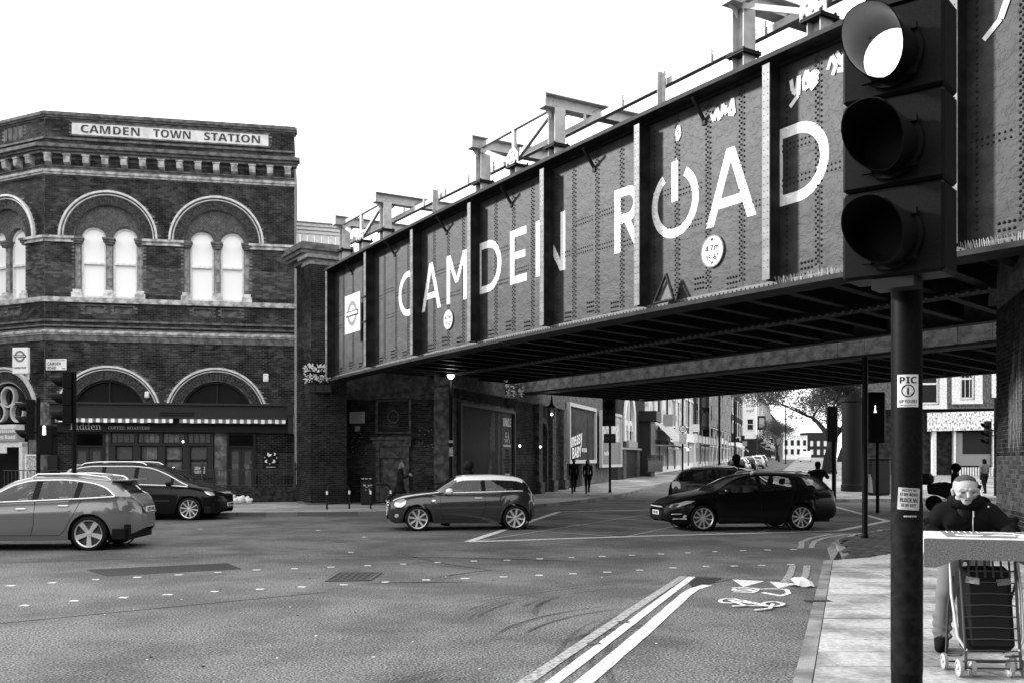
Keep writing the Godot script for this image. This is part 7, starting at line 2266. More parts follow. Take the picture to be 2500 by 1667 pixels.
# a whole figure; facing +z, feet on y = 0
func figure(label: String, pos: Vector3, turn: float, o: Dictionary, group := "") -> Node3D:
	var h: float = o.get("h", 1.72)
	var jk: float = o.get("jacket", 0.02); var tr: float = o.get("trousers", 0.02); var sk: float = o.get("skin", 0.3); var hr: float = o.get("hair", 0.02); var sh: float = o.get("shoes", 0.015)
	var lean: float = o.get("lean", 0.04)
	var P := Vector3(0, 0.53 * h, 0)
	var up := Vector3(0, cos(lean), sin(lean))
	var ch := P + up * 0.27 * h
	var nk := ch + up * 0.04 * h
	var c := []
	var bulk: float = o.get("bulk", 1.0)
	var low := 9.0
	for s in [-1.0, 1.0]:
		var leg: Array = o.get("legs", [[0.3, 0.25], [-0.25, 0.35]])[0 if s < 0 else 1]
		var hp := P + Vector3(s * 0.05 * h, 0, 0)
		var kn := hp + Vector3(s * 0.01, -cos(leg[0]), sin(leg[0])) * 0.245 * h
		var an := kn + Vector3(0, -cos(leg[0] - leg[1]), sin(leg[0] - leg[1])) * 0.24 * h
		c.append([hp, kn, 0.055 * h * bulk, 0.037 * h * bulk, tr]); c.append([kn, an, 0.036 * h, 0.026 * h, tr])
		var toe := an + Vector3(s * 0.02, -0.018 * h, 0.085 * h)
		c.append([an + Vector3(0, -0.02 * h, -0.015 * h), toe, 0.026 * h, 0.02 * h, sh])
		low = minf(low, minf(toe.y - 0.02 * h, an.y - 0.046 * h))
		var arm: Array = o.get("arms", [[0.2, 0.12, 0.4], [-0.2, 0.12, 0.4]])[0 if s < 0 else 1]
		var so := ch + Vector3(s * 0.105 * h, -0.01 * h, 0)
		var el := so + Vector3(s * sin(arm[1]), -cos(arm[0]) * cos(arm[1]), sin(arm[0])).normalized() * 0.165 * h
		var fa: float = arm[0] + arm[2]
		var wr := el + Vector3(-s * (arm[3] if arm.size() > 3 else 0.05), -cos(fa), sin(fa)).normalized() * 0.14 * h
		c.append([so, el, 0.034 * h * bulk, 0.028 * h * bulk, jk]); c.append([el, wr, 0.028 * h * bulk, 0.02 * h * bulk, jk])
		var fd := (wr - el).normalized()
		c.append([wr, wr + fd * 0.05 * h, 0.018 * h, 0.02 * h, sk]); c.append([wr + fd * 0.05 * h, wr + fd * 0.085 * h, 0.015 * h, 0.01 * h, sk])
	c.append([P + Vector3(-0.035 * h, 0, 0), P + Vector3(0.035 * h, 0, 0), 0.065 * h * bulk, 0.065 * h * bulk, tr if not o.has("coat") else jk])
	c.append([P + up * 0.07 * h, ch - up * 0.07 * h, 0.07 * h * bulk, 0.075 * h * bulk, jk])
	c.append([ch + Vector3(-0.06 * h, -0.03 * h, 0), ch + Vector3(0.06 * h, -0.03 * h, 0), 0.062 * h * bulk, 0.062 * h * bulk, jk])
	if o.has("coat"): c.append([P, P + Vector3(0, -0.16 * h, 0), 0.08 * h, 0.09 * h, jk])
	if o.has("front"): c.append([ch + Vector3(0, -0.03 * h, 0.045 * h), P + Vector3(0, 0.06 * h, 0.05 * h), 0.03 * h, 0.03 * h, o.front])
	if o.has("pack"): c.append([ch + Vector3(0, 0, -0.09 * h), P + Vector3(0, 0.06 * h, -0.09 * h), 0.065 * h, 0.075 * h, o.pack])
	c.append([ch, nk + up * 0.03 * h, 0.05 * h, 0.034 * h, o.get("collar", jk)])
	if o.has("hood"):
		c.append([nk + up * 0.1 * h - Vector3(0, 0, 0.01 * h), nk + up * 0.04 * h, 0.072 * h, 0.06 * h, jk])
		c.append([nk + up * 0.08 * h + Vector3(0, 0, 0.045 * h), nk + up * 0.07 * h + Vector3(0, 0, 0.045 * h), 0.04 * h, 0.035 * h, sk])
	elif o.has("helmet"):
		c.append([nk + up * 0.085 * h, nk + up * 0.07 * h + Vector3(0, 0, 0.02 * h), 0.08 * h, 0.08 * h, o.helmet])
	else: c.append_array(head_caps(nk + up * 0.01 * h + Vector3(0, 0, 0.008 * h), 0.135 * h, o.get("look", 0.0), o.get("nod", 0.1), sk, hr, o.has("long_hair")))
	var n := thing("person", label, "person", pos, turn, group)
	var sit: float = o.get("seat", low)
	for q in c:
		q[0] = (q[0] as Vector3) - Vector3(0, sit, 0); q[1] = (q[1] as Vector3) - Vector3(0, sit, 0)
	mpart(n, "body", blob(c, o.get("cell", 0.024), 0.022), mat("figure", 1.0, 0.85, {"vc": true, "spec": 0.12}))
	return n

func people() -> void:
	man_with_trolley()
	# walkers
	figure("person in dark coat walking left past the niche, long pale hair, looking at a phone", Vector3(-4.15, 0.12, -36.4), -PI / 2 + PI, {"h": 1.68, "jacket": 0.02, "trousers": 0.015, "hair": 0.2, "skin": 0.4, "long_hair": 1, "look": 0.0, "legs": [[0.5, 0.1], [-0.5, 0.3]], "arms": [[0.35, 0.1, 1.7], [0.3, 0.1, 1.6]], "shoes": 0.4, "coat": 1, "nod": 0.3})
	figure("walker in dark jacket on the left of the pair under the bridge", Vector3(2.98, 0.14, -47.4), 0.1, {"h": 1.75, "jacket": 0.012, "trousers": 0.012, "skin": 0.1, "cell": 0.03}, "pair walking under the bridge")
	figure("walker in dark jacket with pale top on the right of the pair under the bridge", Vector3(3.62, 0.14, -47.0), 0.05, {"h": 1.7, "jacket": 0.012, "trousers": 0.012, "skin": 0.2, "front": 0.14, "cell": 0.03, "hair": 0.012, "long_hair": 1}, "pair walking under the bridge")
	figure("passer-by in hooded dark coat beyond the black cars", at(1798, 1118, 32.6) * Vector3(1, 0, 1) + Vector3(0, 0.02, 0), PI * 0.8, {"h": 1.96, "jacket": 0.006, "trousers": 0.006, "hood": 1, "skin": 0.05, "cell": 0.03, "coat": 1})
	figure("photographer in dark clothes holding a camera up behind the black estate", at(1998, 1120, 30.5) * Vector3(1, 0, 1), PI * 0.95, {"h": 1.78, "jacket": 0.006, "trousers": 0.006, "skin": 0.08, "hair": 0.006, "cell": 0.03, "arms": [[0.9, 0.5, 1.5, 0.4], [0.8, 0.5, 1.5, 0.4]], "bulk": 1.15})
	figure("walker in grey hooded jacket on the far corner below the signals", at(2405, 1120, 47.5) * Vector3(1, 0, 1) + Vector3(0, 0.14, 0), PI, {"h": 1.75, "jacket": 0.1, "trousers": 0.01, "hair": 0.01, "skin": 0.1, "long_hair": 1, "cell": 0.03, "legs": [[0.35, 0.5], [-0.2, 0.2]], "bulk": 1.15})
	figure("motorcyclist in black riding the scooter", Vector3(15.1, 0.75, -33.5), PI / 2 + deg_to_rad(-30), {"h": 1.78, "jacket": 0.006, "trousers": 0.006, "helmet": 0.01, "seat": 0.86, "legs": [[1.3, 1.2], [1.3, 1.2]], "arms": [[0.7, 0.2, 0.5], [0.7, 0.2, 0.5]], "cell": 0.03})
	figure("motorcyclist in dark jacket and shiny helmet behind the white-roofed car", at(1148, 1120, 28.5) * Vector3(1, 0, 1) + Vector3(0, 0.85, 0), -PI / 2, {"h": 1.78, "jacket": 0.012, "trousers": 0.012, "helmet": 0.02, "seat": 0.86, "legs": [[1.3, 1.2], [1.3, 1.2]], "arms": [[0.7, 0.2, 0.5], [0.7, 0.2, 0.5]], "cell": 0.03})
	figure("cyclist in dark jacket with pale bag by the station corner", at(165, 1120, 33) * Vector3(1, 0, 1) + Vector3(0, 0.35, 0), PI / 2, {"h": 1.75, "jacket": 0.02, "trousers": 0.02, "skin": 0.3, "pack": 0.4, "seat": 0.3, "lean": 0.6, "arms": [[0.9, 0.1, 0.3], [0.9, 0.1, 0.3]], "legs": [[0.9, 1.0], [0.3, 0.4]], "cell": 0.03})
	figure("dark-haired person seated inside the cafe window", at(290, 1120, 40.2) * Vector3(1, 0, 1) + Vector3(0, 0.3, 0), 0.0, {"h": 1.7, "jacket": 0.03, "skin": 0.25, "hair": 0.01, "seat": 0.3, "cell": 0.03})
	# drivers, seen through the glass
	for q in [["mini", "driver of the white-roofed hatchback", Vector3(2.15, 0.47, -0.25), 0.03, 0.9], ["estate", "driver of the grey estate car at the left edge", Vector3(2.45, 0.52, -0.36), 0.01, 0.3]]:
		var cn: Node3D = cars[q[0]]
		figure(q[1], cn.transform * (q[2] as Vector3), cn.rotation.y - PI / 2, {"h": 1.66, "jacket": 0.02, "trousers": 0.02, "skin": 0.5, "hair": q[3], "seat": 0.8, "legs": [[1.4, 0.9], [1.4, 0.9]], "look": q[4], "arms": [[0.7, 0.1, 0.6], [0.7, 0.1, 0.6]], "lean": -0.1}, "drivers")

func man_with_trolley() -> void:
	var n := thing("person", "man in dark zipped jacket pushing a loaded shopping trolley towards us", "person", Vector3(3.98, 0.12, -8.62), 0.0)
	# local +z is towards the viewer; the man leans onto the box
	n.rotation.y = -0.32
	var jk := 0.01; var tr := 0.13; var sk := 0.3
	var c := []
	var P := Vector3(0, 0.9, 0.0); var ch := Vector3(-0.01, 1.2, 0.14); var nk := Vector3(-0.02, 1.27, 0.2)
	c.append([P + Vector3(-0.08, 0, 0), P + Vector3(0.08, 0, 0), 0.13, 0.13, jk])
	for e in [-1, 1]: c.append([P + Vector3(e * 0.07, 0.02, 0), ch + Vector3(e * 0.09, -0.05, 0), 0.13, 0.125, jk])
	c.append([ch + Vector3(-0.15, 0.0, -0.01), ch + Vector3(0.15, 0.0, -0.01), 0.1, 0.1, jk])
	c.append([ch + Vector3(-0.06, 0.07, 0.0), ch + Vector3(0.06, 0.07, 0.0), 0.09, 0.09, jk])
	for k in 11: # stand-up collar, zipped to the chin
		var t := k * 0.571; var t2 := t + 0.571
		c.append([nk + Vector3(sin(t) * 0.095, 0.04 - 0.02 * cos(t), cos(t) * 0.085), nk + Vector3(sin(t2) * 0.095, 0.04 - 0.02 * cos(t2), cos(t2) * 0.085), 0.045, 0.045, jk])
	# arms
	var wl := Vector3(-0.24, 0.96, 0.42); var wrr := Vector3(0.2, 0.965, 0.52)
	c.append([ch + Vector3(-0.19, 0.0, 0), Vector3(-0.31, 1.02, 0.1), 0.085, 0.07, jk]); c.append([Vector3(-0.31, 1.02, 0.1), wl, 0.07, 0.052, jk])
	c.append([ch + Vector3(0.19, 0.0, 0), Vector3(0.33, 1.05, 0.2), 0.085, 0.072, jk]); c.append([Vector3(0.33, 1.05, 0.2), wrr, 0.07, 0.052, jk])
	# folds across the sleeves and front
	for k in 4:
		c.append([Vector3(-0.33 + 0.02 * k, 1.13 - 0.06 * k, 0.16 + 0.05 * k), Vector3(-0.23, 1.1 - 0.05 * k, 0.18 + 0.05 * k), 0.03, 0.016, jk])
		c.append([Vector3(0.37 - 0.02 * k, 1.15 - 0.05 * k, 0.18 + 0.08 * k), Vector3(0.27, 1.12 - 0.05 * k, 0.23 + 0.07 * k), 0.03, 0.016, jk])
		c.append([Vector3(-0.16, 1.1 - 0.05 * k, 0.22 - 0.02 * k), Vector3(-0.02, 1.14 - 0.06 * k, 0.25 - 0.02 * k), 0.02, 0.012, jk])
	# legs, left one (viewer's left) forward
	c.append([Vector3(-0.1, 0.88, 0), Vector3(-0.17, 0.5, 0.14), 0.105, 0.08, tr]); c.append([Vector3(-0.17, 0.5, 0.14), Vector3(-0.2, 0.12, 0.08), 0.078, 0.062, tr])
	c.append([Vector3(0.1, 0.88, 0), Vector3(0.12, 0.5, 0.04), 0.1, 0.08, tr]); c.append([Vector3(0.12, 0.5, 0.04), Vector3(0.06, 0.12, -0.1), 0.075, 0.06, tr])
	for k in 3: c.append([Vector3(-0.25, 0.16 + 0.07 * k, 0.1), Vector3(-0.14, 0.13 + 0.07 * k, 0.15), 0.03, 0.025, tr])
	for f in [[-0.2, 0.08], [0.06, -0.1]]:
		c.append([Vector3(f[0], 0.06, f[1] - 0.04), Vector3(f[0] - 0.03, 0.045, f[1] + 0.18), 0.055, 0.045, 0.008])
		c.append([Vector3(f[0], 0.1, f[1]), Vector3(f[0], 0.05, f[1] + 0.08), 0.055, 0.05, 0.008])
	mpart(n, "body", blob(c, 0.015, 0.025), mat("figure", 1.0, 0.85, {"vc": true, "spec": 0.12}))
	var hd := head_caps(nk + Vector3(-0.01, -0.01, 0.05), 0.272, 0.1, 0.1, sk, 0.05, false, jk)
	# deep-set eyes and lined cheeks
	mpart(n, "head", blob(hd, 0.0048, 0.011), mat("skin", 1.0, 0.65, {"vc": true, "spec": 0.3, "bump": texs["gritb"], "bs": 0.05, "ts": 3.0}))
	mpart(n, "hand", blob(hand_caps(wrr, Vector3(0.1, 0.02, 0.99).normalized(), Vector3(0, 1, 0.0), 0.1, sk, 0.22, -1.0), 0.004, 0.008), mats["skin"])
	mpart(n, "hand", blob(hand_caps(wl, Vector3(0.1, -0.05, 0.99).normalized(), Vector3(0, 1, 0.0), 0.1, sk, 0.3, 1.0), 0.005, 0.008), mats["skin"])
	var z := MB.new()
	z.tube([Vector3(0.03, 1.22, 0.275), Vector3(0.03, 1.1, 0.255), Vector3(0.04, 0.98, 0.2)], 0.004, 5)
	z.box(Vector3(0.03, 1.2, 0.28), Vector3(0.012, 0.05, 0.008))
	part(n, "zip", z, mats["chrome"])
	for q in [[0.1, 1.28, 0.245], [0.155, 1.26, 0.225]]:
		z = MB.new(); z.ell(Vector3(q[0], q[1], q[2]), Vector3(0.01, 0.01, 0.006), 8, 5)
		part(n, "press_stud", z, mats["alloy"])
	trolley()

func trolley() -> void:
	var t := thing("shopping_trolley", "wire-framed shopping trolley with dark tartan bag and small white wheels", "trolley", Vector3(3.68, 0.12, -7.62), -0.1)
	var m := MB.new()
	var st := mat("trolley steel", 0.07, 0.4, {"metal": 0.3})
	# front frame leans back; rungs across
	var fr := func(x: float, y: float) -> Vector3: return Vector3(x, y, 0.16 - y * 0.16)
	for x in [-0.2, 0.2]: m.tube([fr.call(x, 0.08), fr.call(x * 1.0, 0.5), fr.call(x * 1.03, 0.9)], 0.011, 8)
	part(t, "upright", m, st)
	for k in 7:
		m = MB.new(); m.tube([fr.call(-0.2, 0.2 + k * 0.085), fr.call(0, 0.205 + k * 0.085) + Vector3(0, 0.004, 0.012), fr.call(0.2, 0.2 + k * 0.085)], 0.005, 6)
		part(t, "rung", m, st)
	for s in [-1.0, 1.0]:
		m = MB.new(); m.tube([Vector3(s * 0.25, 0.9, -0.06), Vector3(s * 0.26, 0.62, 0.0), Vector3(s * 0.24, 0.3, 0.08), Vector3(s * 0.19, 0.2, 0.13)], 0.012, 8)
		part(t, "side_strut", m, mat("strut", 0.6, 0.3, {"metal": 0.5}))
		m = MB.new(); m.tube([Vector3(s * 0.22, 0.16, 0.1), Vector3(s * 0.22, 0.1, -0.2)], 0.01, 6); m.tube([Vector3(s * 0.24, 0.75, -0.02), Vector3(s * 0.23, 0.5, -0.16), Vector3(s * 0.22, 0.12, -0.24)], 0.01, 6)
		part(t, "rear_leg", m, st)
	m = MB.new()
	m.xf = Transform3D(Basis(Vector3(1, 0, 0), -0.16), Vector3(0, 0.5, -0.03))
	m.cb(Vector3(0, 0, 0), Vector3(0.37, 0.66, 0.22), 0.05)
	m.xf = Transform3D.IDENTITY
	part(t, "bag", m, mat("tartan dark", 0.014, 0.9))
	m = MB.new()
	m.xf = Transform3D(Basis(Vector3(1, 0, 0), -0.16), Vector3(0, 0.83, 0.085))
	for k in 6: m.bx(-0.17 + k * 0.06, -0.07, 0.0, -0.155 + k * 0.06, 0.06, 0.004)
	m.bx(-0.17, -0.03, 0.002, 0.17, -0.018, 0.0065)
	m.xf = Transform3D.IDENTITY
	part(t, "tartan_check", m, mat("tartan pale", 0.05, 0.9))
	for q in [[-0.12, 0.76], [0.11, 0.75]]:
		m = MB.new(); m.xf = Transform3D(Basis(Vector3(1, 0, 0), -0.3) * Basis(Vector3(0, 0, 1), 0.15 * signf(q[0])), fr.call(q[0], q[1]) + Vector3(0, -0.03, 0.012)); m.box(Vector3.ZERO, Vector3(0.1, 0.05, 0.006))
		part(t, "label_tag", m, mats["paper"] if q[0] < 0 else mat("tag", 0.15, 0.8))
	for q in [[-0.24, 0.12, 0.065], [-0.14, 0.1, 0.065], [0.24, 0.12, 0.065], [0.14, 0.1, 0.065], [-0.26, -0.16, 0.06], [0.26, -0.16, 0.06]]:
		m = MB.new(); m.lathe([Vector2(q[2] - 0.018, -0.016), Vector2(q[2], -0.012), Vector2(q[2], 0.012), Vector2(q[2] - 0.018, 0.016), Vector2(q[2] - 0.022, 0.0), Vector2(q[2] - 0.018, -0.016)], 22)
		for k in 22:
			var a := TAU * k / 22
			m.box(Vector3(cos(a) * q[2], 0, sin(a) * q[2]), Vector3(0.007, 0.026, 0.007))
		var wh := part(t, "wheel", m, mat("wheel rubber", 0.3, 0.8))
		wh.transform = Transform3D(Basis(Vector3(0, 0, 1), PI / 2), Vector3(q[0], q[2] + 0.002, q[1]))
		m = MB.new(); m.lathe([Vector2(q[2] - 0.02, -0.01), Vector2(q[2] - 0.02, 0.01), Vector2(0.015, 0.008), Vector2(0.015, 0.02), Vector2(0, 0.02)], 16)
		part(wh, "hub", m, mat("hub white", 0.4, 0.5))
	m = MB.new(); m.tube([Vector3(-0.25, 0.065, 0.11), Vector3(0.25, 0.065, 0.11)], 0.007, 6); m.tube([Vector3(-0.27, 0.06, -0.16), Vector3(0.27, 0.06, -0.16)], 0.007, 6); m.tube([Vector3(-0.2, 0.13, 0.13), Vector3(0.2, 0.13, 0.13)], 0.006, 6)
	part(t, "axle", m, st)
	# flat box lying on top
	var b := thing("flat_box", "large flat printed carton with fuzzy grey front lying on the trolley", "carton", Vector3(3.72, 1.035, -7.72), -0.33)
	m = MB.new(); m.cb(Vector3(0.02, 0.08, 0.0), Vector3(0.98, 0.15, 0.72), 0.025)
	part(b, "carton", m, mat("carton", 0.55, 0.8, {"tex": texs["scuff"], "ts": 1.0}))
	m = MB.new()
	var top := PackedVector2Array(); var n := 24
	for k in n + 1: top.append(Vector2(-0.47 + 0.98 * k / n, 0.145))
	for k in n + 1:
		var x := 0.51 - 0.98 * k / n
		top.append(Vector2(x, -0.075 + (0.065 if absf(x - 0.02) < 0.27 else 0.065 * clampf(1.0 - (absf(x - 0.02) - 0.27) / 0.12, 0, 1))))
	m.prism(top, 0.36, 0.385)
	part(b, "fuzzy_side", m, mat("felt", 0.34, 0.95, {"tex": noise_tex("felt", 0.2, 0.35, 1.0, {"oct": 3}), "ts": 1.2, "bump": texs["grit"], "bs": 0.6}))
	m = MB.new(); m.bx(-0.3, 0.156, -0.32, 0.2, 0.1585, 0.3)
	var pr := part(b, "print", m, mat("print mid", 0.12, 0.7))
	m = MB.new(); m.slab(v2([[-0.05, 0.1], [0.08, 0.16], [0.3, 0.1], [0.34, 0.22], [0.2, 0.26], [0.02, 0.27]]), 0.157, 0.1605); m.slab(v2([[0.0, -0.1], [0.2, -0.16], [0.25, -0.06], [0.1, 0.02]]), 0.157, 0.1605); m.slab(v2([[0.2, -0.28], [0.46, -0.28], [0.46, 0.3], [0.26, 0.3], [0.2, 0.05]]), 0.157, 0.1605)
	part(pr, "blank", m, mats["carton"])
	m = MB.new()
	m.xf = Transform3D(Basis.from_scale(Vector3(1, 1, 1)), Vector3(-0.13, 0.16, 0.14)); m.lathe([Vector2(0.1, 0), Vector2(0.1, 0.0015), Vector2(0, 0.0015)], 28); m.xf = Transform3D.IDENTITY
	part(pr, "badge", m, mats["letter white"])
	m = MB.new()
	for k in 5: m.box(Vector3(-0.13 + 0.035 * (k - 2), 0.163, 0.14), Vector3(0.018, 0.003, 0.05 - 0.012 * absi(k - 2)))
	m.box(Vector3(-0.13, 0.1635, 0.14), Vector3(0.15, 0.003, 0.014))
	part(pr, "emblem", m, mats["letter black"])
	m = MB.new()
	for k in 6: m.box(Vector3(-0.26 + k * 0.045, 0.1602, -0.2), Vector3(0.006, 0.002, 0.16))
	part(pr, "caption", m, mats["letter white"])
	text(b, "lettering", "100% RECYCLED", 0.03, Vector3(0.36, 0.163, 0.05), mats["print mid"], {"basis": Basis(Vector3(1, 0, 0), -PI / 2), "fit": 0.18})
# ---------------------------------------------------------------- street furniture
func bend_round(par: Node3D, nm: String, mb_mesh: Mesh, r: float, m: Material, roll := 0.0) -> void: # bends a flat mesh (x, y) round a pole of radius r whose front is +z
	var a: Array = mb_mesh.surface_get_arrays(0) if mb_mesh is ArrayMesh else (mb_mesh as PrimitiveMesh).get_mesh_arrays()
	var v: PackedVector3Array = a[Mesh.ARRAY_VERTEX]
	var cr := cos(roll); var sr := sin(roll)
	for i in v.size():
		var p := v[i]
		var x := p.x * cr - p.y * sr; var y := p.x * sr + p.y * cr
		v[i] = Vector3(sin(x / r) * (r + p.z), y, cos(x / r) * (r + p.z))
	var b := []; b.resize(Mesh.ARRAY_MAX)
	b[Mesh.ARRAY_VERTEX] = v; b[Mesh.ARRAY_INDEX] = a[Mesh.ARRAY_INDEX]
	var me := ArrayMesh.new()
	me.add_surface_from_arrays(Mesh.PRIMITIVE_TRIANGLES, b)
	mpart(par, nm, me, m)
func sheet_grid(x0: float, y0: float, x1: float, y1: float, z: float) -> ArrayMesh:
	var m := MB.new()
	for k in 12:
		var a := lerpf(x0, x1, k / 12.0); var b := lerpf(x0, x1, (k + 1) / 12.0)
		m.quad(Vector3(a, y0, z), Vector3(b, y0, z), Vector3(b, y1, z), Vector3(a, y1, z))
	return m.mesh()
func bent_text(par: Node3D, s: String, h: float, y: float, wide: float, z: float, r: float, roll := 0.0, font: Font = null) -> void:
	var t := TextMesh.new()
	t.text = s; t.font = font if font else bold; t.font_size = 48; t.pixel_size = h / (48.0 * 0.714); t.depth = 0.0004; t.curve_step = 2.0
	var a := t.get_mesh_arrays()
	var w := maxf(t.get_aabb().size.x, 0.001)
	var v: PackedVector3Array = a[Mesh.ARRAY_VERTEX]
	for i in v.size(): v[i] = Vector3(v[i].x * wide / w, v[i].y + y, v[i].z + z)
	var b := []; b.resize(Mesh.ARRAY_MAX)
	b[Mesh.ARRAY_VERTEX] = v; b[Mesh.ARRAY_INDEX] = a[Mesh.ARRAY_INDEX]
	var me := ArrayMesh.new(); me.add_surface_from_arrays(Mesh.PRIMITIVE_TRIANGLES, b)
	bend_round(par, "lettering", me, r, mats["letter black"], roll)
func hood(m: MB, r: float, ln: float) -> void: # visor: a tube along +z, long on top, cut back below
	var n := 28
	for k in n:
		var t0 := TAU * k / n; var t1 := TAU * (k + 1) / n
		var q := []
		for e in [t0, t1]:
			var L: float = ln * (0.26 + 0.74 * pow(clampf((sin(e) + 1.0) / 1.75, 0, 1), 0.75))
			q.append([Vector3(cos(e) * r, sin(e) * r, 0), Vector3(cos(e) * r * 1.02, sin(e) * r * 1.02, L), Vector3(cos(e) * (r - 0.006), sin(e) * (r - 0.006), 0), Vector3(cos(e) * r * 0.98, sin(e) * r * 0.98, L)])
		var c0 := Vector3(cos(t0), sin(t0), 0); var c1 := Vector3(cos(t1), sin(t1), 0)
		m.squad(q[0][0], q[1][0], q[1][1], q[0][1], c0, c1, c1, c0)
		m.squad(q[1][2], q[0][2], q[0][3], q[1][3], -c1, -c0, -c0, -c1)
		m.quad(q[0][1], q[1][1], q[1][3], q[0][3])
func signal_head(t: Node3D, at_y: float, w: float, sec: float, lit: int, r: float) -> void: # three stacked sections facing +z
	var cs: Material = mat("signal case", 0.008, 0.5, {"tex": texs["fine"], "ts": 3.0})
	for k in 3:
		var y := at_y + sec * (2 - k)
		var m := MB.new(); m.cb(Vector3(0, y + sec * 0.5, -0.09), Vector3(w, sec - 0.006, 0.18), 0.012)
		m.ring(0, y + sec * 0.43, r, r * 1.22, 0, 360, 0.0, 0.025, 28)
		for e in 4: m.box(Vector3(cos(e * PI / 2 + 0.785) * r * 1.16, y + sec * 0.43 + sin(e * PI / 2 + 0.785) * r * 1.16, 0.03), Vector3(0.04, 0.025, 0.02))
		var s := part(t, "section", m, cs)
		m = MB.new(); m.xf.origin = Vector3(0, y + sec * 0.43, 0.02); hood(m, r * 1.06, r * 2.6)
		part(s, "visor", m, cs)
		m = MB.new(); m.xf = Transform3D(Basis(Vector3(1, 0, 0), PI / 2), Vector3(0, y + sec * 0.43, 0.012)); m.lathe([Vector2(r, 0), Vector2(r * 0.7, 0.012), Vector2(0, 0.018)], 28)
		part(s, "lens", m, mat("signal lit", 0.9, 0.4, {"emit": 0.75, "tex": noise_tex("led", 0.4, 0.5, 1.0, {"type": FastNoiseLite.TYPE_CELLULAR, "oct": 1}), "ts": 5.0}) if k == lit else mat("signal dark lens", 0.015, 0.7))
		if k == lit:
			var l := OmniLight3D.new(); l.name = "signal_light"; l.light_energy = 0.03 * r / 0.1; l.light_size = r; l.omni_range = 10.0; l.omni_attenuation = 2.0; l.shadow_enabled = true
			l.position = Vector3(0, y + sec * 0.43, 0.05)
			t.add_child(l, true)
func post(nm: String, label: String, cat: String, p: Vector3, h: float, r: float, m: Material) -> Node3D:
	var t := thing(nm, label, cat, p)
	var b := MB.new(); b.lathe([Vector2(r * 1.3, 0), Vector2(r * 1.3, 0.12), Vector2(r, 0.16), Vector2(r, h), Vector2(0, h + 0.01)], 16)
	part(t, "pole", b, m)
	return t
func lamp(t: Node3D, p: Vector3, e: float) -> void:
	var l := OmniLight3D.new(); l.name = "lamp_light"; l.light_energy = e; l.light_size = 0.1; l.omni_range = 25.0; l.omni_attenuation = 2.0; l.shadow_enabled = true
	l.position = p; t.add_child(l, true)

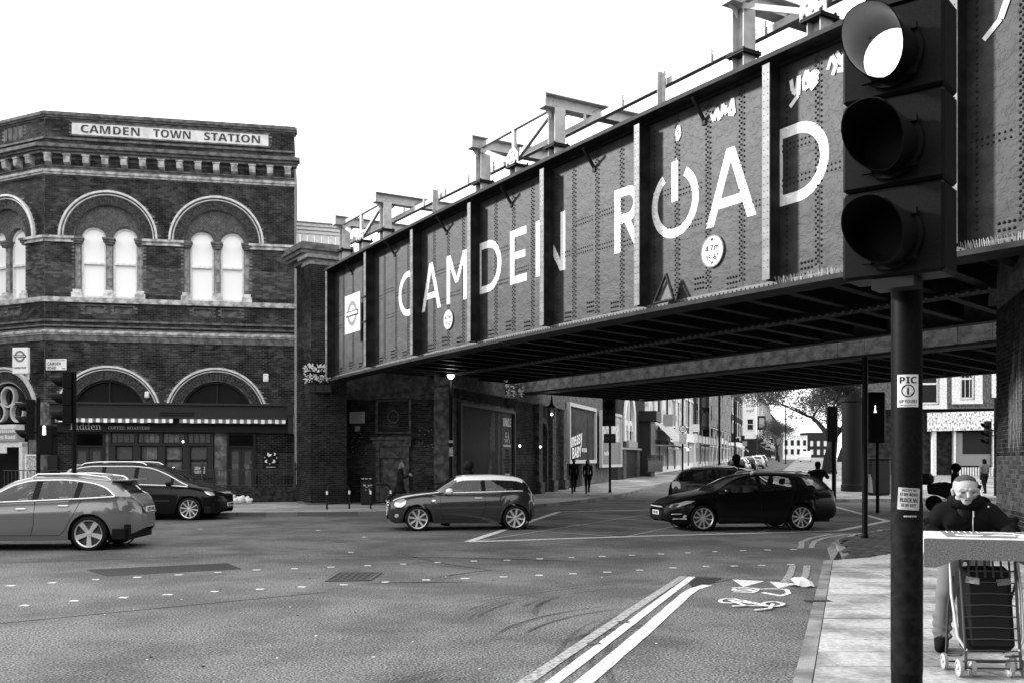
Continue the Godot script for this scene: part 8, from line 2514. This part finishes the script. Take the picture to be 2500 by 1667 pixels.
func furniture() -> void:
	# ---- the near signal
	var pm := mat("signal pole", 0.006, 0.5, {"spec": 0.22, "tex": texs["fine"], "ts": 2.0})
	var s := thing("traffic_signal", "tall black traffic signal close to the camera, top lamp lit", "traffic signal", Vector3(1.6, 0.12, -3.98))
	var m := MB.new(); m.lathe([Vector2(0.06, 0), Vector2(0.06, 2.45), Vector2(0.05, 2.46), Vector2(0.05, 3.6), Vector2(0, 3.6)], 40)
	part(s, "pole", m, pm)
	m = MB.new(); m.lathe([Vector2(0.0608, 0.8), Vector2(0.0616, 0.81), Vector2(0.0616, 1.48), Vector2(0.0608, 1.49)], 40)
	part(s, "wrap_band", m, mat("band", 0.012, 0.6, {"tex": texs["weather"], "ts": 3.0}))
	var hn := Node3D.new(); hn.name = "signal_head"; s.add_child(hn)
	hn.transform = Transform3D(Basis(Vector3(0.776, 0, 0.63), Vector3.UP, Vector3(-0.63, 0, 0.776)), Vector3(1.457 - 1.6, 0, 3.98 - 3.77))
	signal_head(hn, 2.36, 0.385, 0.348, 0, 0.102)
	m = MB.new(); m.box(Vector3(0, 2.34, -0.06), Vector3(0.16, 0.04, 0.1)); m.box(Vector3(0, 3.44, -0.1), Vector3(0.2, 0.06, 0.2))
	part(hn, "bracket", m, mats["black metal"])
	var r := 0.0622
	var stick := thing("sticker", "white sticker reading PIC UP YOURS with a crossed-out sign on the near pole", "sticker", Vector3(1.6, 1.78 + (1122 - 953) / 2400.0 * 3.92, -3.98), atan2(-1.6, 3.98) + 0.08, "stickers on the near pole")
	bend_round(stick, "paper", sheet_grid(-0.042, -0.065, 0.042, 0.065, 0.0006), r, mats["board white"])
	bent_text(stick, "PIC", 0.026, 0.042, 0.066, 0.0009, r)
	bent_text(stick, "UP YOURS", 0.013, -0.043, 0.07, 0.0009, r)
	bent_text(stick, "www.picupyours.com", 0.004, -0.058, 0.06, 0.0009, r)
	m = MB.new(); m.ring(0, 0, 0.021, 0.0255, 0, 360, 0.0006, 0.001, 32); m.prism(v2([[-0.0195, 0.0105], [-0.0125, 0.0185], [0.0195, -0.0105], [0.0125, -0.0185]]), 0.0006, 0.0012); m.prism(v2([[-0.004, -0.016], [0.004, -0.016], [0.003, 0.012], [0.0, 0.016], [-0.003, 0.012]]), 0.0006, 0.0009)
	bend_round(stick, "emblem", m.mesh(), r, mats["letter black"])
	stick = thing("sticker", "creased white sticker about BLOCK ME AT MY BEST on the near pole", "sticker", Vector3(1.6, 1.78 + (1122 - 1217.5) / 2400.0 * 3.92, -3.98), atan2(-1.6, 3.98) + 0.14, "stickers on the near pole")
	bend_round(stick, "paper", sheet_grid(-0.043, -0.044, 0.043, 0.044, 0.002), r, mat("sticker grey", 0.42, 0.6, {"tex": texs["scuff"], "ts": 4.0}), -0.06)
	var tx := [["ACCEPT ME", 0.009, 0.034, 0.055], ["AT MY WORST", 0.012, 0.017, 0.07], ["BLOCK ME", 0.016, -0.005, 0.068], ["AT MY BEST", 0.012, -0.026, 0.055]]
	for k in tx: bent_text(stick, k[0], k[1], k[2], k[3], 0.0023, r, -0.06)
	stick = thing("torn_sticker", "torn remains of a pale sticker below the other stickers on the pole", "sticker", Vector3(1.6, 1.78 - 0.228, -3.98), atan2(-1.6, 3.98) + 0.1, "stickers on the near pole")
	for k in 7:
		m = MB.new(); var x := -0.018 + 0.007 * k; m.prism(v2([[x, 0.002 * (k % 3)], [x + 0.006, -0.002], [x + 0.008, 0.004], [x + 0.002, 0.007]]), 0.0016, 0.002)
		bend_round(stick, "scrap", m.mesh(), r, mats["sticker grey"])
	# ---- slim pole by the tactile paving, with a paper flyer
	var p := post("slim_pole", "slim dark pole rising from the tactile paving, white flyer tied to it", "pole", Vector3(7.48, 0.06, -20.81), 3.9, 0.06, pm)
	m = MB.new()
	m.prism(v2([[0.06, 1.04], [0.17, 1.02], [0.15, 1.3], [0.11, 1.42], [0.065, 1.42]]), 0.0, 0.004)
	part(p, "flyer", m, mats["board white"])
	# ---- signals at the left
	p = post("traffic_signal", "traffic signal with three visors to the left, in front of the cafe", "traffic signal", at(180, 1122, 20.6) * Vector3(1, 0, 1), 3.62, 0.045, pm)
	var h := Node3D.new(); h.name = "signal_head"; p.add_child(h); h.position = Vector3(-0.22, 0, 0); h.rotation.y = -1.35
	signal_head(h, 2.55, 0.3, 0.36, 9, 0.1)
	m = MB.new(); m.bar(Vector3(-0.2, 2.75, 0), Vector3(0, 2.75, 0), 0.05, 0.05); m.bar(Vector3(-0.2, 3.45, 0), Vector3(0, 3.55, 0), 0.05, 0.05)
	part(p, "arm", m, mats["black metal"])
	m = MB.new(); m.cb(Vector3(-0.55, 2.2, 0), Vector3(0.3, 0.62, 0.25), 0.02); m.bar(Vector3(-0.4, 2.3, 0), Vector3(0, 2.3, 0), 0.05, 0.05)
	var pd := part(p, "pedestrian_signal", m, mats["signal case"])
	m = MB.new(); m.ell(Vector3(-0.57, 2.46, 0.13), Vector3(0.035, 0.035, 0.01), 8, 6); m.tube([Vector3(-0.57, 2.42, 0.13), Vector3(-0.57, 2.3, 0.13)], 0.035, 6)
	part(pd, "lit_figure", m, mat("lit signal", 0.9, 0.5, {"emit": 1.0}))
	p = post("traffic_signal", "smaller traffic signal at the far left before the station entrance", "traffic signal", at(92, 1122, 25.5) * Vector3(1, 0, 1), 3.4, 0.05, pm)
	h = Node3D.new(); h.name = "signal_head"; p.add_child(h); h.position = Vector3(-0.26, 0, 0.05); h.rotation.y = -1.3
	signal_head(h, 2.3, 0.28, 0.35, 9, 0.1)
	m = MB.new(); m.bar(Vector3(-0.24, 2.5, 0.03), Vector3(0, 2.5, 0), 0.05, 0.05); m.bar(Vector3(-0.24, 3.2, 0.03), Vector3(0, 3.25, 0), 0.05, 0.05)
	part(p, "arm", m, mats["black metal"])
	# ---- signs on the station
	var b := thing("roundel_sign", "white box sign with railway roundel over the station entrance", "sign", at(47, 880, 38.2), deg_to_rad(-8))
	m = MB.new(); m.cb(Vector3(0, 0, -0.08), Vector3(0.66, 1.02, 0.16), 0.02)
	part(b, "box", m, mat("sign face", 0.7, 0.5))
	m = MB.new(); m.ring(0, 0.17, 0.15, 0.22, 0, 360, 0.002, 0.01, 30)
	part(b, "ring", m, mats["roundel grey"])
	m = MB.new(); m.bx(-0.26, 0.12, 0.008, 0.26, 0.22, 0.014)
	part(b, "bar", m, mats["roundel bar"])
	text(b, "lettering", "OVERGROUND", 0.05, Vector3(0, 0.17, 0.016), mats["letter white"], {"fit": 0.44})
	text(b, "lettering", "Camden Road", 0.075, Vector3(0, -0.27, 0.004), mats["letter black"], {"fit": 0.52})
	b = thing("street_nameplate", "white CAMDEN ROAD nameplate on the station corner", "sign", at(136, 889.5, 38.95), deg_to_rad(-8))
	m = MB.new(); m.cb(Vector3(0, 0, 0), Vector3(0.88, 0.44, 0.03), 0.006)
	part(b, "plate", m, mats["sign face"])
	text(b, "lettering", "CAMDEN", 0.12, Vector3(-0.08, 0.03, 0.017), mats["letter black"], {"fit": 0.56})
	text(b, "lettering", "ROAD", 0.12, Vector3(-0.18, -0.13, 0.017), mats["letter black"], {"fit": 0.36})
	text(b, "lettering", "NW1", 0.05, Vector3(0.33, -0.15, 0.017), mats["faded letters"])
	text(b, "lettering", "LONDON BOROUGH OF CAMDEN", 0.03, Vector3(0.05, 0.16, 0.017), mats["faded letters"])
	for q in [[128, 1093, 0.26, 0.12], [128, 1103, 0.3, 0.13]]:
		m = MB.new(); m.cb(Vector3.ZERO, Vector3(q[2], q[3], 0.03), 0.008)
		var pl := solo("wall_plaque", m, mats["sign face"], "%s of two small white plaques on the station corner" % ("upper" if q[1] < 1100 else "lower"), "plaque", "white plaques on the station corner")
		pl.position = at(q[0], q[1], 38.7)
	b = thing("notice_case", "tall glazed notice case beside the station doorway", "notice board", at(78, 1140, 38.4), deg_to_rad(-8))
	m = MB.new(); frame_of(m, -0.28, -0.55, 0.3, 0.5, 0.06, 0, 0.06)
	part(b, "frame", m, mats["white paint"])
	m = MB.new(); m.bx(-0.22, -0.49, 0, 0.24, 0.44, 0.03)
	part(b, "sheet", m, mats["paper"])
	m = MB.new(); m.cb(Vector3.ZERO, Vector3(0.4, 0.62, 0.12), 0.02)
	solo("menu_box", m, mats["black metal"], "dark menu box on the wall left of the cafe", "box").position = at(128, 1130, 38.7)
	# ---- under the bridge
	p = post("lamp_post", "dark lamp post at the abutment corner with a lit half globe", "lamp post", Vector3(-2.25, 0.12, -36.2), 4.6, 0.07, pm)
	m = MB.new(); m.xf.origin = Vector3(0, 4.78, 0.12); m.lathe([Vector2(0, -0.16), Vector2(0.07, -0.14), Vector2(0.12, -0.08), Vector2(0.14, 0.0), Vector2(0, 0.0)], 18)
	part(p, "globe_bulb", m, mat("lamp glow", 0.9, 0.5, {"emit": 2.0}))
	lamp(p, Vector3(0, 4.5, 0.3), 0.2)
	for q in [[1100, 1077, 0.16, 0.1], [1101, 1102, 0.15, 0.34]]:
		m = MB.new(); m.box(Vector3.ZERO, Vector3(q[2], q[3], 0.01))
		solo("bill_poster", m, mats["paper"], "%s white handbill tied to the lamp post" % ("upper" if q[1] < 1090 else "lower"), "handbill", "handbills on the lamp post").position = at(q[0], q[1], 36.08)
	for q in [[790, 908, 36.2, 0.62, "hanging planter with pale leaves on the pier below the girder's end", 5, 90], [1254, 946, 43.5, 0.4, "small leafy planter above the dark arch", 2, 50]]:
		var pl := thing("hanging_planter", q[4], "planter", at(q[0], q[1], q[2]))
		m = MB.new(); m.cb(Vector3(-0.1, -0.62, 0), Vector3(q[3] * 1.3, 0.3, 0.3), 0.03)
		for k in q[5] - 1: m.bar(Vector3(-0.3 + 0.3 * k, -0.9, 0.16), Vector3(-0.3 + 0.3 * k, -0.1, 0.16), 0.025, 0.02)
		part(pl, "trough", m, mats["dark paint"])
		var lf := MB.new(); var sm := MB.new()
		for rr in 2:
			var y0 := -0.28 + 0.38 * rr
			sm.tube([Vector3(-q[3], y0, 0.18), Vector3(q[3], y0 + 0.02, 0.18)], 0.02, 5)
			for k in q[6]:
				var c := Vector3(lerpf(-q[3], q[3], pow(rng.randf(), 1.4)), y0 + rng.randf_range(-0.1, 0.14), 0.18 + rng.randf_range(-0.12, 0.2))
				var u := Vector3(rng.randf_range(-1, 1), rng.randf_range(-0.5, 1), rng.randf_range(-0.3, 1)).normalized(); var w := u.cross(Vector3(0.2, 0.3, 0.9)).normalized()
				var n := u.cross(w)
				var L := rng.randf_range(0.09, 0.17)
				lf.tri(c, c + u * L * 0.5 + w * L * 0.22 + n * 0.01, c + u * L); lf.tri(c, c + u * L, c + u * L * 0.5 - w * L * 0.22 + n * 0.01)
		part(pl, "stem", sm, mats["young leaf"])
		var lo := part(pl, "leaves", lf, mat("pale leaf", 0.5, 0.4, {"back": 0.3})); lo.set_meta("kind", "stuff")
	b = thing("wall_lantern", "pointed wall lantern with lit bulb right of the dark arch", "lantern", at(1347, 1005, 47.0))
	m = MB.new(); m.lathe([Vector2(0, -0.36), Vector2(0.1, -0.34), Vector2(0.2, 0.18), Vector2(0.26, 0.2), Vector2(0.08, 0.4), Vector2(0.05, 0.5), Vector2(0.06, 0.56), Vector2(0.03, 0.62), Vector2(0.04, 0.7), Vector2(0, 0.82)], 6)
	part(b, "frame", m, mats["dark paint"])
	m = MB.new(); m.ell(Vector3(0, -0.12, 0.2), Vector3(0.06, 0.07, 0.05), 10, 6)
	part(b, "bulb", m, mats["lamp glow"])
	lamp(b, Vector3(0, -0.12, 0.4), 0.08)
	for q in [[1269, 1088, 41.5, "left"], [1319.5, 1090, 45.5, "right"]]:
		b = thing("globe_lamp", "%s round lamp beside the dark arched doorway" % q[3], "lamp", at(q[0], q[1], q[2]), 0, "globe lamps at the arch")
		m = MB.new(); m.ell(Vector3.ZERO, Vector3(0.05, 0.055, 0.05), 12, 8)
		part(b, "globe_bulb", m, mats["lamp glow"])
		m = MB.new(); m.tube([Vector3(0, -0.05, 0), Vector3(0, -0.3, -0.05), Vector3(0, -0.35, -0.2)], 0.02, 6)
		part(b, "arm", m, mats["black metal"])
		lamp(b, Vector3(0, 0, 0.15), 0.06)
	# zone sign on its pole
	p = post("zone_sign", "speed zone sign and cycle route sign stacked on one dark pole", "sign", Vector3(4.93, 0.14, -49.4), 4.9, 0.06, pm)
	m = MB.new(); m.cb(Vector3(-0.06, 4.02, 0.09), Vector3(0.66, 1.38, 0.03), 0.03)
	var zs := part(p, "zone_plate", m, mat("zone plate", 0.05, 0.5))
	m = MB.new(); m.ring(-0.06, 4.36, 0.0, 0.26, 0, 360, 0.1, 0.112, 28)
	part(zs, "disc", m, mats["poster dark"])
	text(zs, "lettering", "AHEAD", 0.12, Vector3(-0.06, 3.95, 0.112), mats["black"], {"fit": 0.45})
	text(zs, "lettering", "ZONE", 0.15, Vector3(-0.06, 3.56, 0.112), mats["black"], {"fit": 0.5})
	m = MB.new(); m.cb(Vector3(-0.02, 2.72, 0.09), Vector3(0.6, 0.46, 0.03), 0.02)
	zs = part(p, "cycle_plate", m, mats["zone plate"])
	m = MB.new(); m.ring(-0.15, 2.7, 0.06, 0.075, 0, 360, 0.1, 0.112, 20); m.ring(0.1, 2.7, 0.06, 0.075, 0, 360, 0.1, 0.112, 20); m.bar(Vector3(-0.15, 2.7, 0.11), Vector3(-0.06, 2.82, 0.11), 0.014, 0.01); m.bar(Vector3(-0.06, 2.82, 0.11), Vector3(0.08, 2.82, 0.11), 0.014, 0.01); m.bar(Vector3(0.08, 2.84, 0.11), Vector3(0.1, 2.7, 0.11), 0.014, 0.01)
	part(zs, "cycle_symbol", m, mats["paper"])
	p = post("speed_sign", "round 20 speed sign on a dark column beyond the bridge", "sign", at(1667, 1122, 86) * Vector3(1, 0, 1) + Vector3(0, rise(86), 0), 7.0, 0.08, pm)
	m = MB.new(); m.ring(0, 4.05, 0, 0.33, 0, 360, 0.1, 0.13, 24)
	var sd := part(p, "disc", m, mats["letter black"])
	m = MB.new(); m.ring(0, 4.05, 0, 0.26, 0, 360, 0.13, 0.14, 24)
	part(sd, "face", m, mats["white paint"])
	text(sd, "lettering", "20", 0.26, Vector3(0, 4.05, 0.145), mats["letter black"])
	m = MB.new(); m.cb(Vector3(0, 3.2, 0.1), Vector3(0.6, 0.9, 0.04), 0.02)
	part(p, "plate", m, mats["paper"])
	for q in [[1757, 78.0, 8.0, "tall dark lamp column left of the street, before the scaffold"], [1795, 100.0, 9.0, "second dark lamp column left of the street"], [1919, 150.0, 9.0, "far lamp column near the van"], [2037, 41.5, 3.2, "dark signal column beside the photographer"], [2433, 45.5, 4.6, "signal pole on the far corner right of the man's head"]]:
		p = post("street_column", q[3], "column", at(q[0], 1122, q[1]) * Vector3(1, 0, 1) + Vector3(0, rise(q[1]), 0), q[2], 0.09, pm)
		if q[0] == 2037:
			m = MB.new(); m.cb(Vector3(-0.08, 3.3, 0), Vector3(0.42, 1.5, 0.3), 0.04)
			part(p, "signal_back", m, mats["signal case"])
		if q[0] == 2433:
			for e in [-0.45, 0.35]:
				h = Node3D.new(); h.name = "signal_head"; p.add_child(h, true); h.position = Vector3(e, 0, 0); h.rotation.y = -1.2 if e < 0 else 1.0
				signal_head(h, 2.5 if e < 0 else 2.9, 0.3, 0.36, 9, 0.1)
			m = MB.new(); m.bar(Vector3(-0.45, 2.9, 0), Vector3(0.35, 2.9, 0), 0.05, 0.05); m.cb(Vector3(0.25, 0.95, 0.1), Vector3(0.3, 0.45, 0.25), 0.03)
			part(p, "arm", m, mats["black metal"])
	b = thing("pedestrian_signal", "dark pedestrian signal box with small lit walking figure left of the near pole", "pedestrian signal", at(2140, 1122, 33) * Vector3(1, 0, 1) + Vector3(0, 0.0, 0))
	m = MB.new(); m.tube([Vector3(0.05, 0, 0), Vector3(0.05, 2.4, 0)], 0.06, 10)
	part(b, "pole", m, pm)
	m = MB.new(); m.cb(Vector3(0, 3.2, 0), Vector3(0.55, 1.7, 0.3), 0.05)
	part(b, "case", m, mats["signal case"])
	m = MB.new(); m.ell(Vector3(-0.09, 3.58, 0.16), Vector3(0.025, 0.025, 0.01), 8, 6); m.tube([Vector3(-0.09, 3.54, 0.16), Vector3(-0.09, 3.46, 0.16), Vector3(-0.12, 3.36, 0.16)], 0.022, 6); m.tube([Vector3(-0.09, 3.46, 0.16), Vector3(-0.05, 3.36, 0.16)], 0.018, 6)
	part(b, "lit_figure", m, mats["lit signal"])
	m = MB.new(); m.cb(Vector3(0, 0.85, 0), Vector3(1.0, 1.65, 0.8), 0.08); m.cb(Vector3(0, 1.72, 0), Vector3(1.06, 0.08, 0.86), 0.03)
	solo("street_cabinet", m, mats["dark paint"], "broad dark street cabinet behind the slim pole", "cabinet").position = at(2143, 1122, 46) * Vector3(1, 0, 1) + Vector3(0, 0.12, 0)
	# ---- far left pavement
	var hoop := func(lbl: String, x0: float, d0: float, x1: float, d1: float) -> void:
		var t := thing("cycle_stand", lbl, "cycle stand", Vector3(x0, 0.12, -d0), 0, "cycle stands on the far pavement")
		var e := Vector3(x1 - x0, 0, -(d1 - d0))
		var mm := MB.new(); mm.tube([Vector3.ZERO, Vector3(0, 0.62, 0), e * 0.06 + Vector3(0, 0.76, 0), e * 0.2 + Vector3(0, 0.82, 0), e * 0.8 + Vector3(0, 0.82, 0), e * 0.94 + Vector3(0, 0.76, 0), e + Vector3(0, 0.62, 0), e], 0.033, 8)
		part(t, "hoop", mm, mats["black metal"])
		for k in [Vector3.ZERO, e]:
			mm = MB.new(); mm.tube([k + Vector3(0, 0.5, 0), k + Vector3(0, 0.62, 0)], 0.036, 8)
			part(t, "band", mm, mats["white paint"])
		mm = MB.new(); mm.bar(Vector3(0, 0.2, 0), e + Vector3(0, 0.22, 0), 0.04, 0.05)
		part(t, "rail", mm, mats["black metal"])
	hoop.call("leftmost hoop cycle stand on the far pavement", -6.17, 32.75, -5.5, 33.2)
	hoop.call("middle hoop cycle stand on the far pavement", -4.78, 33.2, -4.15, 33.6)
	hoop.call("cycle stand partly hidden by the white-roofed car's bonnet", -3.0, 34.0, -2.3, 34.6)
	m = MB.new(); m.cb(Vector3(0, 0.7, 0), Vector3(0.72, 1.4, 0.5), 0.03); m.bx(-0.33, 0.1, 0.25, 0.33, 1.3, 0.262)
	solo("utility_cabinet", m, mats["black metal"], "black utility cabinet against the abutment, left of the litter bin", "cabinet").position = Vector3(-6.55, 0.12, -37.2)
	b = thing("litter_bin", "dark litter bin plastered with torn stickers below the notice board", "bin", at(897, 1122, 36.4) * Vector3(1, 0, 1) + Vector3(0, 0.12, 0))
	m = MB.new(); m.cb(Vector3(0, 0.45, 0), Vector3(0.46, 0.9, 0.42), 0.05); m.cb(Vector3(0, 0.98, 0), Vector3(0.5, 0.08, 0.46), 0.03)
	part(b, "casing", m, mats["black metal"])
	for k in 9:
		m = MB.new(); var x := rng.randf_range(-0.2, 0.12); var y := rng.randf_range(0.35, 0.8); m.bx(x, y, 0.211, x + rng.randf_range(0.03, 0.12), y + rng.randf_range(0.015, 0.06), 0.216)
		part(b, "torn_sticker", m, mats["paper"])
	for k in 3:
		m = MB.new(); m.bx(-0.2 + k * 0.14, 0.955, 0.23, -0.1 + k * 0.14, 0.975, 0.236)
		part(b, "edge_mark", m, mats["white paint"])
	var bags := [[553, 1213, 0.36, "leftmost"], [580, 1222, 0.26, "middle"], [598, 1226, 0.3, "rightmost"]]
	for q in bags:
		var cp := []
		var bp := at(q[0], q[1], 36.7)
		for k in 9:
			var a: Vector3 = Vector3(rng.randf_range(-1, 1), rng.randf_range(-0.3, 0.6), rng.randf_range(-0.6, 0.6)) * q[2] * 0.55
			cp.append([a, a + Vector3(rng.randf_range(-0.1, 0.1), 0.05, 0), q[2] * rng.randf_range(0.25, 0.5), q[2] * 0.2, 0.6])
		var bg := thing("rubbish_bag", "%s of three white rubbish bags slumped on the far pavement" % q[3], "rubbish bag", Vector3(bp.x, 0.12 + q[2] * 0.55, bp.z), 0, "white rubbish bags")
		mpart(bg, "bag", blob(cp, 0.035, 0.02), mats["figure"])
	# crumpled paper by the near kerb
	m = MB.new()
	var g := []
	for j in 5:
		var row := []
		for i in 5: row.append(Vector3(-0.2 + i * 0.1 + 0.03 * (j % 2), 0.02 + 0.16 * rng.randf() * (0.4 if j in [0, 4] else 1.0), 0.2 - j * 0.11))
		g.append(row)
	for j in 4:
		for i in 4: m.quad(g[j][i], g[j][i + 1], g[j + 1][i + 1], g[j + 1][i])
	var cr := solo("crumpled_paper", m, mat("clean paper", 0.75, 0.8), "crumpled white paper lying against the near kerb", "paper")
	cr.position = Vector3(4.02, 0.0, -13.75); cr.rotation.y = 0.4; cr.scale = Vector3(0.7, 0.8, 0.8)
	# second scooter, mostly behind the hatchback
	for k in get_children():
		if k.name == "motor_scooter":
			var d := dup(k, "scooter under the helmeted rider, hidden by the white-roofed car")
			d.position = at(1148, 1122, 28.5) * Vector3(1, 0, 1); d.rotation.y = PI
			break
